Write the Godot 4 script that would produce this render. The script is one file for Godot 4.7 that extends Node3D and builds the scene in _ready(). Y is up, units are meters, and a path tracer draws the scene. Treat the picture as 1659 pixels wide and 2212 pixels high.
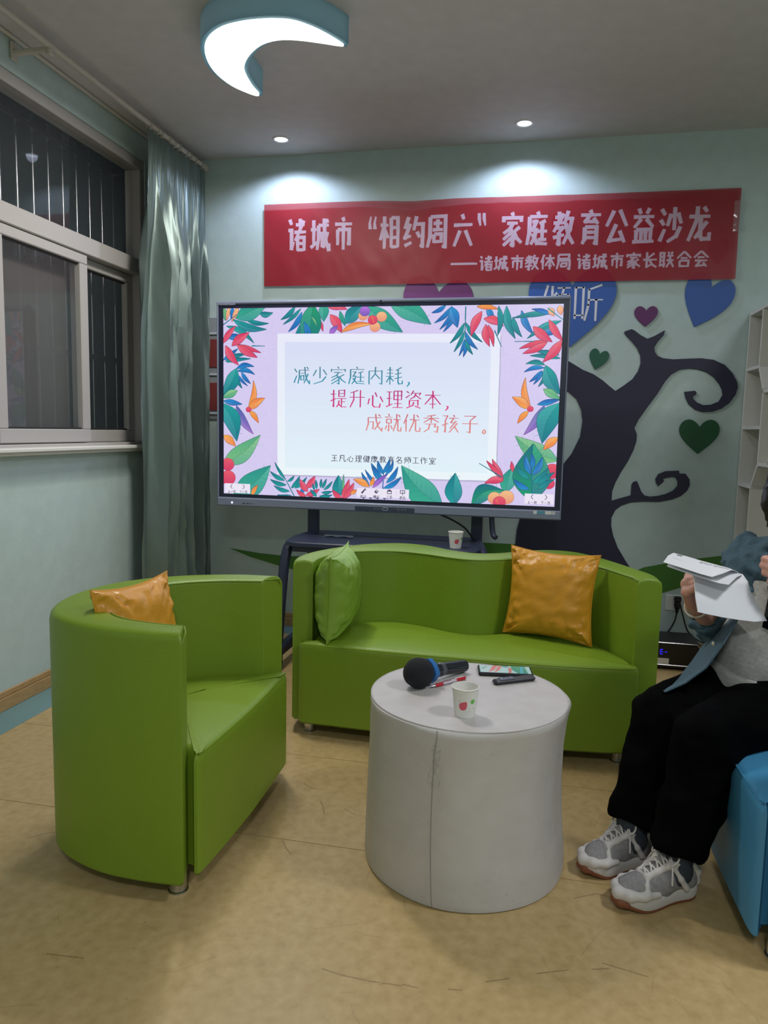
extends Node3D

const ROOM_LEFT := -2.156
const ROOM_RIGHT := 2.45
const ROOM_BACK := -4.2
const ROOM_FRONT := 1.5
const CEILING := 2.74

var taken := {}
var mats := {}


func _ready() -> void:
	set_camera_and_light()
	build_room()
	build_window()
	build_curtain()
	build_ceiling_lamps()
	build_wall_art()
	build_banner()
	build_bookcase()
	build_display()
	build_cart()
	build_sofa()
	build_armchairs()
	build_table()
	build_table_things()
	build_amplifier()
	build_person()


func set_camera_and_light() -> void:
	var cam := Camera3D.new()
	cam.name = "camera"
	cam.position = Vector3(0, 1.2, 0)
	cam.rotation_order = EULER_ORDER_YXZ
	cam.rotation_degrees = Vector3(-6.35, 11.9, 1.21)
	cam.fov = rad_to_deg(2.0 * atan(1106.0 / 1600.0))
	cam.keep_aspect = Camera3D.KEEP_HEIGHT
	cam.near = 0.05
	cam.far = 60.0
	cam.current = true
	add_child(cam)
	var env := Environment.new()
	env.background_mode = Environment.BG_COLOR
	env.background_color = Color(0.012, 0.016, 0.026)
	env.background_energy_multiplier = 1.0
	env.ambient_light_source = Environment.AMBIENT_SOURCE_DISABLED
	env.tonemap_mode = Environment.TONE_MAPPER_LINEAR
	env.tonemap_exposure = 1.0
	env.sdfgi_enabled = true
	env.ssao_enabled = true
	env.ssil_enabled = true
	var we := WorldEnvironment.new()
	we.name = "environment"
	we.environment = env
	add_child(we)


# ------------------------------------------------------------------ nodes

func numbered(called: String) -> String:
	if taken.has(called):
		taken[called] += 1
		return "%s_%03d" % [called, taken[called]]
	taken[called] = 0
	return called


func tag(o: Node, label: String, category: String, group := "") -> void:
	o.set_meta("label", label)
	o.set_meta("category", category)
	if group:
		o.set_meta("group", group)


func thing(called: String, label: String, category: String, at := Vector3.ZERO, turn := 0.0, group := "") -> Node3D:
	var o := Node3D.new()
	o.name = numbered(called)
	add_child(o)
	o.position = at
	o.rotation.y = turn
	tag(o, label, category, group)
	return o


func solo(called: String, mesh: Mesh, m: Material, label: String, category: String, at := Vector3.ZERO, group := "") -> MeshInstance3D:
	var o := MeshInstance3D.new()
	o.name = numbered(called)
	o.mesh = mesh
	o.material_override = m
	add_child(o)
	o.position = at
	tag(o, label, category, group)
	return o


func part(parent: Node3D, called: String, mesh: Mesh, m: Material, at := Vector3.ZERO, turn := Vector3.ZERO) -> MeshInstance3D:
	var o := MeshInstance3D.new()
	o.name = called
	o.mesh = mesh
	o.material_override = m
	parent.add_child(o, true)
	o.position = at
	o.rotation = turn
	return o


func struct(called: String, mesh: Mesh, m: Material, at := Vector3.ZERO) -> MeshInstance3D:
	var o := MeshInstance3D.new()
	o.name = called
	o.mesh = mesh
	o.material_override = m
	add_child(o)
	o.position = at
	o.set_meta("kind", "structure")
	return o


# -------------------------------------------------------------- materials

func rgb(r: float, g: float, b: float) -> Color:
	return Color(r / 255.0, g / 255.0, b / 255.0)


func paint(c: Color, rough := 0.6, metal := 0.0, spec := 0.5) -> StandardMaterial3D:
	var key := "%s %.3f %.3f %.3f" % [c.to_html(), rough, metal, spec]
	if mats.has(key):
		return mats[key]
	var m := StandardMaterial3D.new()
	m.albedo_color = c
	m.roughness = rough
	m.metallic = metal
	m.metallic_specular = spec
	mats[key] = m
	return m


func noise_tex(freq: float, octaves: int, sd: int, ramp: Gradient = null, size := 512, kind := FastNoiseLite.TYPE_SIMPLEX_SMOOTH) -> NoiseTexture2D:
	var n := FastNoiseLite.new()
	n.noise_type = kind
	n.seed = sd
	n.frequency = freq
	n.fractal_type = FastNoiseLite.FRACTAL_FBM
	n.fractal_octaves = octaves
	var t := NoiseTexture2D.new()
	t.width = size
	t.height = size
	t.seamless = true
	t.noise = n
	if ramp:
		t.color_ramp = ramp
	return t


func ramp_of(colors: Array) -> Gradient:
	var g := Gradient.new()
	var offs := PackedFloat32Array()
	var cols := PackedColorArray()
	for i in colors.size():
		offs.append(float(i) / (colors.size() - 1))
		cols.append(colors[i])
	g.offsets = offs
	g.colors = cols
	return g


func leather(c: Color, rough := 0.42) -> StandardMaterial3D:
	var key := "leather" + c.to_html()
	if mats.has(key):
		return mats[key]
	var m := StandardMaterial3D.new()
	m.albedo_color = c
	m.roughness = rough
	m.metallic_specular = 0.5
	m.heightmap_enabled = true
	if not mats.has("grain"):
		mats["grain"] = noise_tex(0.05, 3, 5)
	m.heightmap_texture = mats["grain"]
	m.heightmap_scale = 0.05
	m.uv1_triplanar = true
	m.uv1_scale = Vector3(6, 6, 6)
	mats[key] = m
	return m


# ----------------------------------------------------------------- shapes

func fin(v: PackedVector3Array, idx: PackedInt32Array, crease := 38.0, uv := PackedVector2Array(), closed := true) -> ArrayMesh:
	# indexed triangles to a mesh whose normals are smooth except across edges sharper than the crease
	var nf := idx.size() / 3
	var fn := PackedVector3Array()
	fn.resize(nf)
	var vol := 0.0
	for f in nf:
		var a := v[idx[f * 3]]
		var n := (v[idx[f * 3 + 2]] - a).cross(v[idx[f * 3 + 1]] - a)
		fn[f] = n
		vol += a.dot(n)
	if closed and vol < 0.0:
		for f in nf:
			var t := idx[f * 3 + 1]
			idx[f * 3 + 1] = idx[f * 3 + 2]
			idx[f * 3 + 2] = t
			fn[f] = -fn[f]
	var same := {}
	var weld := PackedInt32Array()
	weld.resize(v.size())
	for i in v.size():
		var key := Vector3i((v[i] * 50000.0).round())
		if not same.has(key):
			same[key] = same.size()
		weld[i] = same[key]
	var around := []
	around.resize(same.size())
	for i in same.size():
		around[i] = PackedInt32Array()
	for f in nf:
		for k in 3:
			around[weld[idx[f * 3 + k]]].append(f)
	var cosc := cos(deg_to_rad(crease))
	var ov := PackedVector3Array()
	var on := PackedVector3Array()
	var ou := PackedVector2Array()
	ov.resize(nf * 3)
	on.resize(nf * 3)
	var has_uv := uv.size() == v.size()
	if has_uv:
		ou.resize(nf * 3)
	for f in nf:
		var me := fn[f].normalized()
		for k in 3:
			var i := idx[f * 3 + k]
			var s := Vector3.ZERO
			for g in around[weld[i]]:
				if fn[g].normalized().dot(me) >= cosc:
					s += fn[g]
			ov[f * 3 + k] = v[i]
			on[f * 3 + k] = s.normalized() if s.length_squared() > 1e-20 else me
			if has_uv:
				ou[f * 3 + k] = uv[i]
	var arr := []
	arr.resize(Mesh.ARRAY_MAX)
	arr[Mesh.ARRAY_VERTEX] = ov
	arr[Mesh.ARRAY_NORMAL] = on
	if has_uv:
		arr[Mesh.ARRAY_TEX_UV] = ou
		arr[Mesh.ARRAY_TEX_UV2] = ou
	var mesh := ArrayMesh.new()
	mesh.add_surface_from_arrays(Mesh.PRIMITIVE_TRIANGLES, arr)
	return mesh


func joined(meshes: Array, places := []) -> ArrayMesh:
	var st := SurfaceTool.new()
	for i in meshes.size():
		var t: Transform3D = places[i] if i < places.size() else Transform3D()
		st.append_from(meshes[i], 0, t)
	return st.commit()


func moved(p: Vector3, turn := Vector3.ZERO) -> Transform3D:
	return Transform3D(Basis.from_euler(turn), p)


func box(size: Vector3, bevel := 0.003) -> ArrayMesh:
	var key := "box%s%.4f" % [size, bevel]
	if mats.has(key):
		return mats[key]
	var h := size * 0.5
	var b := minf(bevel, minf(h.x, minf(h.y, h.z)) * 0.9)
	var v := PackedVector3Array()
	for c in 8:
		var s := Vector3(1 if c & 1 else -1, 1 if c & 2 else -1, 1 if c & 4 else -1)
		for k in 3:
			var q := h - Vector3(b, b, b)
			q[k] = h[k]
			v.append(q * s)
	var quads := []
	for k in 3:
		var i := (k + 1) % 3
		var j := (k + 2) % 3
		for s in 2:
			var c := []
			for e in [[0, 0], [1, 0], [1, 1], [0, 1]]:
				c.append(((s << k) | (e[0] << i) | (e[1] << j)) * 3 + k)
			quads.append(c)
		for e in [[0, 0], [1, 0], [1, 1], [0, 1]]:
			var c0: int = (e[0] << i) | (e[1] << j)
			var c1 := c0 | (1 << k)
			quads.append([c0 * 3 + i, c1 * 3 + i, c1 * 3 + j, c0 * 3 + j])
	for c in 8:
		quads.append([c * 3, c * 3 + 1, c * 3 + 2])
	var idx := PackedInt32Array()
	for q in quads:
		var n := (v[q[2]] - v[q[0]]).cross(v[q[1]] - v[q[0]])
		var mid := v[q[0]] + v[q[1]] + v[q[2]]
		var w: Array = q if n.dot(mid) > 0 else [q[0], q[2], q[1]] if q.size() == 3 else [q[3], q[2], q[1], q[0]]
		idx.append_array(PackedInt32Array([w[0], w[1], w[2]]))
		if w.size() == 4:
			idx.append_array(PackedInt32Array([w[0], w[2], w[3]]))
	var m := fin(v, idx, 30.0)
	mats[key] = m
	return m


func loft(rings: Array, ring_closed := true, cap_start := true, cap_end := true, crease := 38.0, path_closed := false) -> ArrayMesh:
	var v := PackedVector3Array()
	var uv := PackedVector2Array()
	var idx := PackedInt32Array()
	var n: int = rings[0].size()
	for r in rings.size():
		for k in n:
			v.append(rings[r][k])
			uv.append(Vector2(float(k) / (n if ring_closed else n - 1), float(r) / maxf(1, rings.size() - 1)))
	var last := rings.size() if path_closed else rings.size() - 1
	for r in last:
		var r2 := (r + 1) % rings.size()
		for k in (n if ring_closed else n - 1):
			var k2 := (k + 1) % n
			idx.append_array(PackedInt32Array([r * n + k, r * n + k2, r2 * n + k2, r * n + k, r2 * n + k2, r2 * n + k]))
	for e in [0, 1]:
		if (e == 0 and cap_start) or (e == 1 and cap_end):
			var base: int = 0 if e == 0 else (rings.size() - 1) * n
			var mid := Vector3.ZERO
			for k in n:
				mid += v[base + k]
			var c := v.size()
			v.append(mid / n)
			uv.append(Vector2(0.5, e))
			for k in n:
				var k2 := (k + 1) % n
				if e == 0:
					idx.append_array(PackedInt32Array([c, base + k2, base + k]))
				else:
					idx.append_array(PackedInt32Array([c, base + k, base + k2]))
	return fin(v, idx, crease, uv, ring_closed)


func lathe(profile: Array, n := 32, crease := 38.0) -> ArrayMesh:
	# profile of Vector2(radius, y) from the bottom to the top
	var v := PackedVector3Array()
	var uv := PackedVector2Array()
	var idx := PackedInt32Array()
	var rows := profile.size()
	for r in rows:
		for k in n + 1:
			var a := TAU * k / n
			v.append(Vector3(profile[r].x * sin(a), profile[r].y, profile[r].x * cos(a)))
			uv.append(Vector2(float(k) / n, 1.0 - float(r) / (rows - 1)))
	for r in rows - 1:
		for k in n:
			var a := r * (n + 1) + k
			var b := a + n + 1
			if profile[r].x > 1e-6:
				idx.append_array(PackedInt32Array([a, a + 1, b + 1]))
			if profile[r + 1].x > 1e-6:
				idx.append_array(PackedInt32Array([a, b + 1, b]))
	return fin(v, idx, crease, uv)


func tube(path: Array, radius, n := 8, ring_closed := false, squash := 1.0) -> ArrayMesh:
	var rings := []
	var count := path.size()
	var up := Vector3.UP
	var t0: Vector3 = (path[1] - path[0]).normalized()
	if absf(t0.dot(up)) > 0.95:
		up = Vector3.RIGHT
	var side := t0.cross(up).normalized()
	for i in count:
		var t: Vector3
		if ring_closed:
			t = path[(i + 1) % count] - path[(i + count - 1) % count]
		else:
			t = path[mini(i + 1, count - 1)] - path[maxi(i - 1, 0)]
		t = t.normalized()
		side = (side - t * side.dot(t)).normalized()
		var nor := side.cross(t)
		var r: float = radius[i] if radius is Array else radius
		var ring := PackedVector3Array()
		for k in n:
			var a := TAU * k / n
			ring.append(path[i] + side * cos(a) * r + nor * sin(a) * r * squash)
		rings.append(ring)
	return loft(rings, true, not ring_closed, not ring_closed, 50.0, ring_closed)


func smooth_path(pts: Array, steps := 6, closed := false) -> Array:
	# Catmull-Rom through the points, for Vector2 or Vector3
	var out := []
	var n := pts.size()
	for i in (n if closed else n - 1):
		var p0 = pts[(i - 1 + n) % n] if closed or i > 0 else pts[0]
		var p1 = pts[i]
		var p2 = pts[(i + 1) % n]
		var p3 = pts[(i + 2) % n] if closed or i < n - 2 else pts[n - 1]
		for s in steps:
			out.append(p1.cubic_interpolate(p2, p0, p3, float(s) / steps))
	if not closed:
		out.append(pts[n - 1])
	return out


func prism(poly: Array, depth: float, bevel := 0.0, crease := 30.0) -> ArrayMesh:
	# a flat outline in x and y given thickness along z, from 0 to depth; an optional small bevel on the front
	var p := PackedVector2Array(poly)
	if Geometry2D.is_polygon_clockwise(p):
		p.reverse()
	var n := p.size()
	var inner := PackedVector2Array()
	for i in n:
		var a := (p[i] - p[(i + n - 1) % n]).normalized()
		var b := (p[(i + 1) % n] - p[i]).normalized()
		var d := (Vector2(-a.y, a.x) + Vector2(-b.y, b.x)).normalized()
		inner.append(p[i] + d * bevel)
	var tri := Geometry2D.triangulate_polygon(p)
	var v := PackedVector3Array()
	var uv := PackedVector2Array()
	var rows := [[p, 0.0], [p, depth - bevel], [inner, depth]]
	if bevel == 0.0:
		rows = [[p, 0.0], [p, depth]]
	for r in rows:
		for q in r[0]:
			v.append(Vector3(q.x, q.y, r[1]))
			uv.append(q)
	var idx := PackedInt32Array()
	for r in rows.size() - 1:
		for k in n:
			var k2 := (k + 1) % n
			idx.append_array(PackedInt32Array([r * n + k, (r + 1) * n + k2, r * n + k2, r * n + k, (r + 1) * n + k, (r + 1) * n + k2]))
	var top := (rows.size() - 1) * n
	for t in tri.size() / 3:
		var a := tri[t * 3]
		var b := tri[t * 3 + 1]
		var c := tri[t * 3 + 2]
		if (p[b] - p[a]).cross(p[c] - p[a]) < 0:
			var s := b
			b = c
			c = s
		idx.append_array(PackedInt32Array([top + a, top + c, top + b, a, b, c]))
	return fin(v, idx, crease, uv)


func sheet(points: Array, cols: int, thick := 0.0, both := false) -> ArrayMesh:
	# a grid of points, row by row; with a thickness it becomes a closed skin
	var rows := points.size() / cols
	var v := PackedVector3Array(points)
	var uv := PackedVector2Array()
	for i in points.size():
		uv.append(Vector2(float(i % cols) / (cols - 1), float(i / cols) / (rows - 1)))
	var idx := PackedInt32Array()
	for r in rows - 1:
		for c in cols - 1:
			var a := r * cols + c
			idx.append_array(PackedInt32Array([a, a + 1, a + cols + 1, a, a + cols + 1, a + cols]))
	if thick == 0.0:
		return fin(v, idx, 80.0, uv, false)
	var nv := v.size()
	var nor := PackedVector3Array()
	nor.resize(nv)
	for f in idx.size() / 3:
		var a := v[idx[f * 3]]
		var n := (v[idx[f * 3 + 2]] - a).cross(v[idx[f * 3 + 1]] - a)
		for k in 3:
			nor[idx[f * 3 + k]] += n
	var count := idx.size()
	for i in nv:
		v.append(v[i] - nor[i].normalized() * thick)
		uv.append(uv[i])
	for f in count / 3:
		idx.append_array(PackedInt32Array([idx[f * 3] + nv, idx[f * 3 + 2] + nv, idx[f * 3 + 1] + nv]))
	var rim := []
	for c in cols:
		rim.append(c)
	for r in range(1, rows):
		rim.append(r * cols + cols - 1)
	for c in range(cols - 2, -1, -1):
		rim.append((rows - 1) * cols + c)
	for r in range(rows - 2, 0, -1):
		rim.append(r * cols)
	for k in rim.size():
		var a: int = rim[k]
		var b: int = rim[(k + 1) % rim.size()]
		idx.append_array(PackedInt32Array([a, b + nv, b, a, a + nv, b + nv]))
	return fin(v, idx, 60.0, uv)


# ---------------------------------------------------------------- drawing

func fill_poly(img: Image, pts: Array, c1: Color, c2 = null) -> void:
	# scan lines; the colour may run from c1 at the top to c2 at the bottom
	var lo := INF
	var hi := -INF
	for p in pts:
		lo = minf(lo, p.y)
		hi = maxf(hi, p.y)
	var n := pts.size()
	var y0 := maxi(0, floori(lo))
	var y1 := mini(img.get_height() - 1, ceili(hi))
	for y in range(y0, y1 + 1):
		var yc := y + 0.5
		var xs := []
		for i in n:
			var a: Vector2 = pts[i]
			var b: Vector2 = pts[(i + 1) % n]
			if (a.y <= yc) != (b.y <= yc):
				xs.append(a.x + (yc - a.y) / (b.y - a.y) * (b.x - a.x))
		xs.sort()
		var col: Color = c1 if c2 == null else c1.lerp(c2, clampf((yc - lo) / maxf(1.0, hi - lo), 0, 1))
		for k in xs.size() / 2:
			var x0 := maxi(0, roundi(xs[k * 2]))
			var x1 := mini(img.get_width(), roundi(xs[k * 2 + 1]))
			if x1 > x0:
				img.fill_rect(Rect2i(x0, y, x1 - x0, 1), col)


func stroke(img: Image, a: Vector2, b: Vector2, wa: float, wb: float, c: Color) -> void:
	var d := (b - a).normalized()
	var n := Vector2(-d.y, d.x)
	fill_poly(img, [a + n * wa * 0.5, b + n * wb * 0.5, b - n * wb * 0.5, a - n * wa * 0.5], c)


func blob(img: Image, c: Vector2, rx: float, ry: float, c1: Color, c2 = null) -> void:
	var pts := []
	for k in 28:
		pts.append(c + Vector2(cos(TAU * k / 28) * rx, sin(TAU * k / 28) * ry))
	fill_poly(img, pts, c1, c2)


func texture_of(img: Image) -> ImageTexture:
	return ImageTexture.create_from_image(img)


# ---------------------------------------------------------------- writing

# strokes of each part of a character in a box of 100 by 100, y downwards; strokes are parted by semicolons
var strokes := {
	"讠": "30 4 62 20;5 36 62 36 62 90 95 70",
	"者": "15 20 85 20;50 2 50 42;3 42 97 42;80 8 10 68;30 58 30 98;30 58 82 58 82 98;30 76 82 76;30 95 82 95",
	"土": "5 36 95 36;50 8 50 84;0 90 100 74",
	"成": "12 24 95 24;14 24 14 60 2 97;14 48 44 48 44 84 32 84;58 4 62 40 74 74 96 96 98 78;86 44 52 92;74 6 88 17",
	"市": "45 2 53 14;5 22 95 22;20 38 20 84;20 38 80 38 80 80 68 80;50 22 50 98",
	"木": "5 28 95 28;50 2 50 98;48 30 4 72;54 42 92 66",
	"目": "10 6 10 94;10 6 90 6 90 94;10 35 90 35;10 64 90 64;10 92 90 92",
	"纟": "55 4 15 34 60 36;74 24 10 66 80 60;5 90 90 80",
	"勺": "30 2 4 44;20 26 90 26 86 92 62 88;34 48 60 66",
	"周": "14 6 14 66 2 97;14 6 90 6 90 96 74 94;30 26 74 26;52 14 52 44;26 45 78 45;34 58 34 84;34 58 70 58 70 84;34 80 70 80",
	"六": "44 3 54 18;4 34 96 34;36 50 8 96;62 50 94 95",
	"家": "46 2 54 12;8 30 8 18 92 18 92 30;24 33 76 33;54 33 38 50 8 62;40 46 54 66 54 96 40 92;48 58 8 80;54 72 8 97;86 44 58 58;56 54 70 74 96 90",
	"庭": "48 2 56 12;12 16 96 16;12 16 12 60 2 97;24 30 44 30 28 54 44 54 36 78 20 96;26 64 50 92 98 95;88 28 58 36;50 58 96 58;73 33 73 82;54 82 94 82",
	"教": "8 20 48 20;28 4 28 36;2 36 54 36;50 10 4 62;14 50 46 50 30 64;30 62 30 96 18 92;2 78 54 70;70 2 54 40;64 24 98 24;88 24 80 56 50 97;60 38 74 72 98 97",
	"育": "46 2 54 12;4 16 96 16;44 18 26 34 76 36;62 24 84 42;24 50 24 84 14 98;24 50 78 50 78 96 64 94;24 65 78 65;24 80 78 80",
	"公": "36 6 4 50;62 4 96 50;48 44 18 90 80 86;64 62 88 96",
	"益": "26 2 36 18;74 2 62 18;4 26 96 26;38 32 8 56;60 32 92 56;18 62 18 94;18 62 82 62 82 94;40 62 40 94;60 62 60 94;2 95 98 95",
	"氵": "20 6 80 24;8 36 68 52;6 96 80 62",
	"少": "50 2 50 66;28 20 8 54;70 18 92 48;88 56 64 82 10 98",
	"龙": "4 30 96 30;40 2 38 40 4 97;56 32 56 84 64 92 94 92 96 74;66 4 82 18;84 44 32 90",
	"亻": "72 2 6 54;46 32 46 98",
	"本": "4 26 96 26;50 2 50 98;48 28 4 76;52 28 96 76;30 74 70 74",
	"局": "12 6 86 6 86 30 12 30;12 6 12 60 2 97;12 44 92 44 90 96 74 92;32 60 32 86;32 60 70 60 70 82;32 80 70 80",
	"长": "30 2 30 92 56 80;78 8 34 40;4 48 96 48;46 50 66 78 96 96",
	"耳": "2 8 96 8;20 8 20 84;72 8 72 98;20 32 72 32;20 56 72 56;0 88 98 76",
	"关": "24 2 36 18;76 2 62 18;12 26 88 26;4 54 96 54;50 26 48 60 6 98;52 58 94 97",
	"合": "50 2 4 44;50 2 96 44;28 42 72 42;22 58 22 98;22 58 78 58 78 98;22 92 78 92",
	"会": "50 2 4 42;50 2 96 42;26 40 74 40;10 60 90 60;48 60 22 92 82 88;64 72 88 97",
	"冫": "20 14 80 34;6 92 76 52",
	"咸": "12 22 95 22;14 22 14 60 2 97;26 38 52 38;26 52 26 78;26 52 50 52 50 78;26 76 50 76;58 4 62 40 76 76 97 96 98 78;86 42 52 94;74 4 88 15",
	"内": "12 24 12 98;12 24 88 24 88 95 72 92;50 2 48 40 22 70;50 42 78 68",
	"耒": "14 18 86 18;10 36 90 36;2 54 98 54;50 2 50 98;48 56 4 86;54 58 94 80",
	"毛": "84 4 16 22;8 42 86 34;2 66 92 56;44 16 44 84 54 94 94 92 96 76",
	"，": "18 84 26 88 24 96 12 108",
	"。": "10 86 18 80 26 86 26 94 18 100 10 94 10 86",
	"扌": "4 26 96 26;54 2 54 94 34 88;0 64 98 50",
	"是": "24 4 24 40;24 4 78 4 78 40;24 22 78 22;24 38 78 38;4 50 96 50;50 50 50 90;50 68 84 68;26 60 22 82 2 98;20 78 50 96 98 96",
	"升": "56 4 10 18;4 42 96 42;30 14 30 56 8 98;70 2 70 98",
	"心": "12 48 4 80;32 30 32 84 42 94 74 94 78 74;46 14 58 38;76 36 94 66",
	"玉": "6 10 94 10;10 46 90 46;50 10 50 84;0 92 100 76",
	"里": "14 6 14 54;14 6 86 6 86 54;14 30 86 30;14 52 86 52;50 6 50 94;14 74 86 74;2 95 98 95",
	"资": "8 6 24 16;4 42 28 26;50 2 34 26;44 16 90 16 82 28;64 18 54 36 28 50;62 28 94 48;26 56 26 86;26 56 76 56 76 86;52 64 46 82 8 98;58 86 92 98",
	"京": "46 2 56 14;4 20 96 20;22 32 22 54;22 32 78 32 78 54;22 52 78 52;50 54 50 95 34 90;26 66 8 88;74 66 94 86",
	"尤": "4 32 96 32;44 2 42 44 4 98;58 34 58 88 66 95 94 94 98 74;66 6 84 20",
	"秀": "76 4 24 12;4 22 96 22;50 8 50 48;46 24 6 46;54 24 94 44;16 54 76 54 70 68 90 68 86 97 66 94;42 54 36 80 8 98",
	"孑": "10 8 84 8 52 34;52 32 52 95 32 90;2 60 98 48",
	"亥": "46 2 56 14;4 20 96 20;48 22 22 44 66 44;72 34 14 76;84 46 8 98;58 66 94 97",
	"子": "16 8 80 8 50 32;50 32 50 96 30 92;4 48 96 48",
	"王": "10 10 90 10;14 48 86 48;50 10 50 92;4 92 96 92",
	"凡": "20 8 20 56 4 97;20 8 74 8 74 82 82 94 96 92 98 74;36 34 56 54",
	"建": "8 10 32 10 14 40 32 40 24 66 2 96;8 54 36 88 98 96;44 14 88 14 88 44 44 44;38 29 98 29;44 58 90 58;38 74 96 74;66 2 66 88",
	"康": "48 2 56 12;10 14 96 14;10 14 10 60 2 97;28 26 82 26 82 48 28 48;20 37 96 37;54 18 54 96 42 92;26 58 38 68;24 88 46 74;82 56 64 68;58 66 94 94",
	"名": "40 2 8 40;32 16 78 16 60 46 6 76;34 32 52 44;34 60 34 98;34 60 86 60 86 98;34 94 86 94",
	"师": "10 14 10 60;28 4 28 60 6 97;42 10 98 10;70 10 70 98;48 30 48 76;48 30 94 30 94 74 84 72",
	"工": "12 12 88 12;50 12 50 88;4 88 96 88",
	"乍": "32 2 4 44;20 24 98 24;44 24 44 98;44 48 92 48;44 72 92 72",
	"室": "46 2 54 12;8 30 8 18 92 18 92 30;22 36 78 36;46 36 24 54 80 54;64 44 80 60;50 58 50 94;20 74 80 74;4 95 96 95",
	"匕": "92 22 40 34;38 4 38 82 54 84 94 70",
	"页": "4 8 96 8;50 8 38 24;18 26 18 74;18 26 84 26 84 74;50 40 46 70 6 98;58 76 94 97",
	"口": "8 8 8 92;8 8 92 8 92 92;8 84 92 84",
	"斤": "88 2 20 14;20 14 20 56 2 97;20 42 96 42;62 42 62 98",
	"上": "48 4 48 92;48 42 88 42;4 92 96 92",
	"一": "4 50 96 50",
	"下": "4 10 96 10;48 10 48 97;56 36 82 56",
	"比": "10 6 10 92 44 76;10 40 42 40;60 4 60 86 70 94 96 90;92 30 62 46",
	"主": "44 2 58 14;10 24 90 24;14 56 86 56;50 24 50 94;2 94 98 94",
	"象": "40 2 10 24;34 10 70 10 58 22;16 24 84 24 84 42 16 42;16 24 16 42;50 24 46 42 6 62;48 48 58 70 54 96 40 92;52 62 8 80;54 74 10 96;88 46 58 64;60 62 96 92",
	"皮": "14 20 90 20 84 36;14 20 14 60 2 97;50 2 50 46;20 46 78 46 60 74 20 97;34 56 62 84 96 97",
	"具": "24 4 24 66;24 4 76 4 76 66;24 24 76 24;24 44 76 44;4 68 96 68;34 74 8 96;64 74 92 96",
	"出": "50 2 50 94;18 12 18 44 82 44;82 12 82 44;8 56 8 94 92 94;92 56 92 94",
	"退": "6 8 18 20;2 38 20 38 20 72;2 96 20 74 50 94 98 94;40 6 84 6 84 40 40 40;40 6 40 82 60 72;40 23 84 23;54 42 90 78;86 48 66 60",
	"鸟": "50 2 36 14;22 14 22 62;22 14 76 14 74 42 56 40;22 62 92 62 86 97 64 92;38 28 50 36;4 78 76 78",
}
# characters put together from parts: each part with the left and right of its box
var composed := {
	"诸": [["讠", 0, 32], ["者", 32, 100]], "城": [["土", 0, 34], ["成", 34, 100]], "相": [["木", 0, 46], ["目", 54, 96]],
	"约": [["纟", 0, 42], ["勺", 46, 100]], "沙": [["氵", 0, 28], ["少", 28, 100]], "体": [["亻", 0, 34], ["本", 30, 100]],
	"联": [["耳", 0, 44], ["关", 46, 100]], "减": [["冫", 0, 24], ["咸", 24, 100]], "耗": [["耒", 0, 48], ["毛", 50, 100]],
	"提": [["扌", 0, 36], ["是", 36, 100]], "理": [["玉", 0, 38], ["里", 38, 100]], "就": [["京", 0, 50], ["尤", 50, 100]],
	"优": [["亻", 0, 34], ["尤", 32, 100]], "孩": [["孑", 0, 38], ["亥", 38, 100]], "健": [["亻", 0, 32], ["建", 28, 100]],
	"作": [["亻", 0, 34], ["乍", 32, 100]], "倾": [["亻", 0, 28], ["匕", 26, 54], ["页", 54, 100]], "听": [["口", 2, 34], ["斤", 38, 100]],
	"批": [["扌", 0, 38], ["比", 38, 100]], "注": [["氵", 0, 30], ["主", 32, 100]], "橡": [["木", 0, 38], ["象", 36, 100]],
	"鸿": [["氵", 0, 26], ["工", 26, 52], ["鸟", 52, 100]],
}


func glyph(img: Image, ch: String, at: Vector2, size: Vector2, across: float, down: float, c1: Color, c2 = null) -> void:
	# across is the thickness of level strokes, down that of upright ones
	var pieces: Array = composed[ch] if composed.has(ch) else [[ch, 0, 100]]
	for pc in pieces:
		if not strokes.has(pc[0]):
			continue
		for line in strokes[pc[0]].split(";"):
			var nums: PackedFloat64Array = line.split_floats(" ", false)
			var pts := []
			for i in nums.size() / 2:
				var x: float = pc[1] + nums[i * 2] * (pc[2] - pc[1]) / 100.0
				pts.append(at + Vector2(x * size.x, nums[i * 2 + 1] * size.y) / 100.0)
			for i in pts.size() - 1:
				var a: Vector2 = pts[i]
				var b: Vector2 = pts[i + 1]
				var d := (b - a)
				var up := absf(d.y) / maxf(0.001, d.length())
				var w := lerpf(across, down, up)
				var col: Color = c1 if c2 == null else c1.lerp(c2, clampf(((a.y + b.y) * 0.5 - at.y) / size.y, 0, 1))
				var e := d.normalized() * w * 0.45
				stroke(img, a - (e if i > 0 else Vector2.ZERO), b + (e if i < pts.size() - 2 else Vector2.ZERO), w, w if i < pts.size() - 2 or across == down else w * 0.8, col)


func write_line(img: Image, text: String, at: Vector2, size: Vector2, pitch: float, across: float, down: float, c1: Color, c2 = null) -> void:
	for i in text.length():
		glyph(img, text[i], at + Vector2(pitch * i, 0), size, across, down, c1, c2)


func letters(text: String, height: float, depth := 0.0008) -> TextMesh:
	var f := SystemFont.new()
	f.font_names = PackedStringArray(["Droid Sans"])
	var t := TextMesh.new()
	t.text = text
	t.font = f
	t.font_size = 32
	t.pixel_size = height / 32.0
	t.depth = depth
	t.curve_step = 2.0
	return t


# ------------------------------------------------------------------- room

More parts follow.
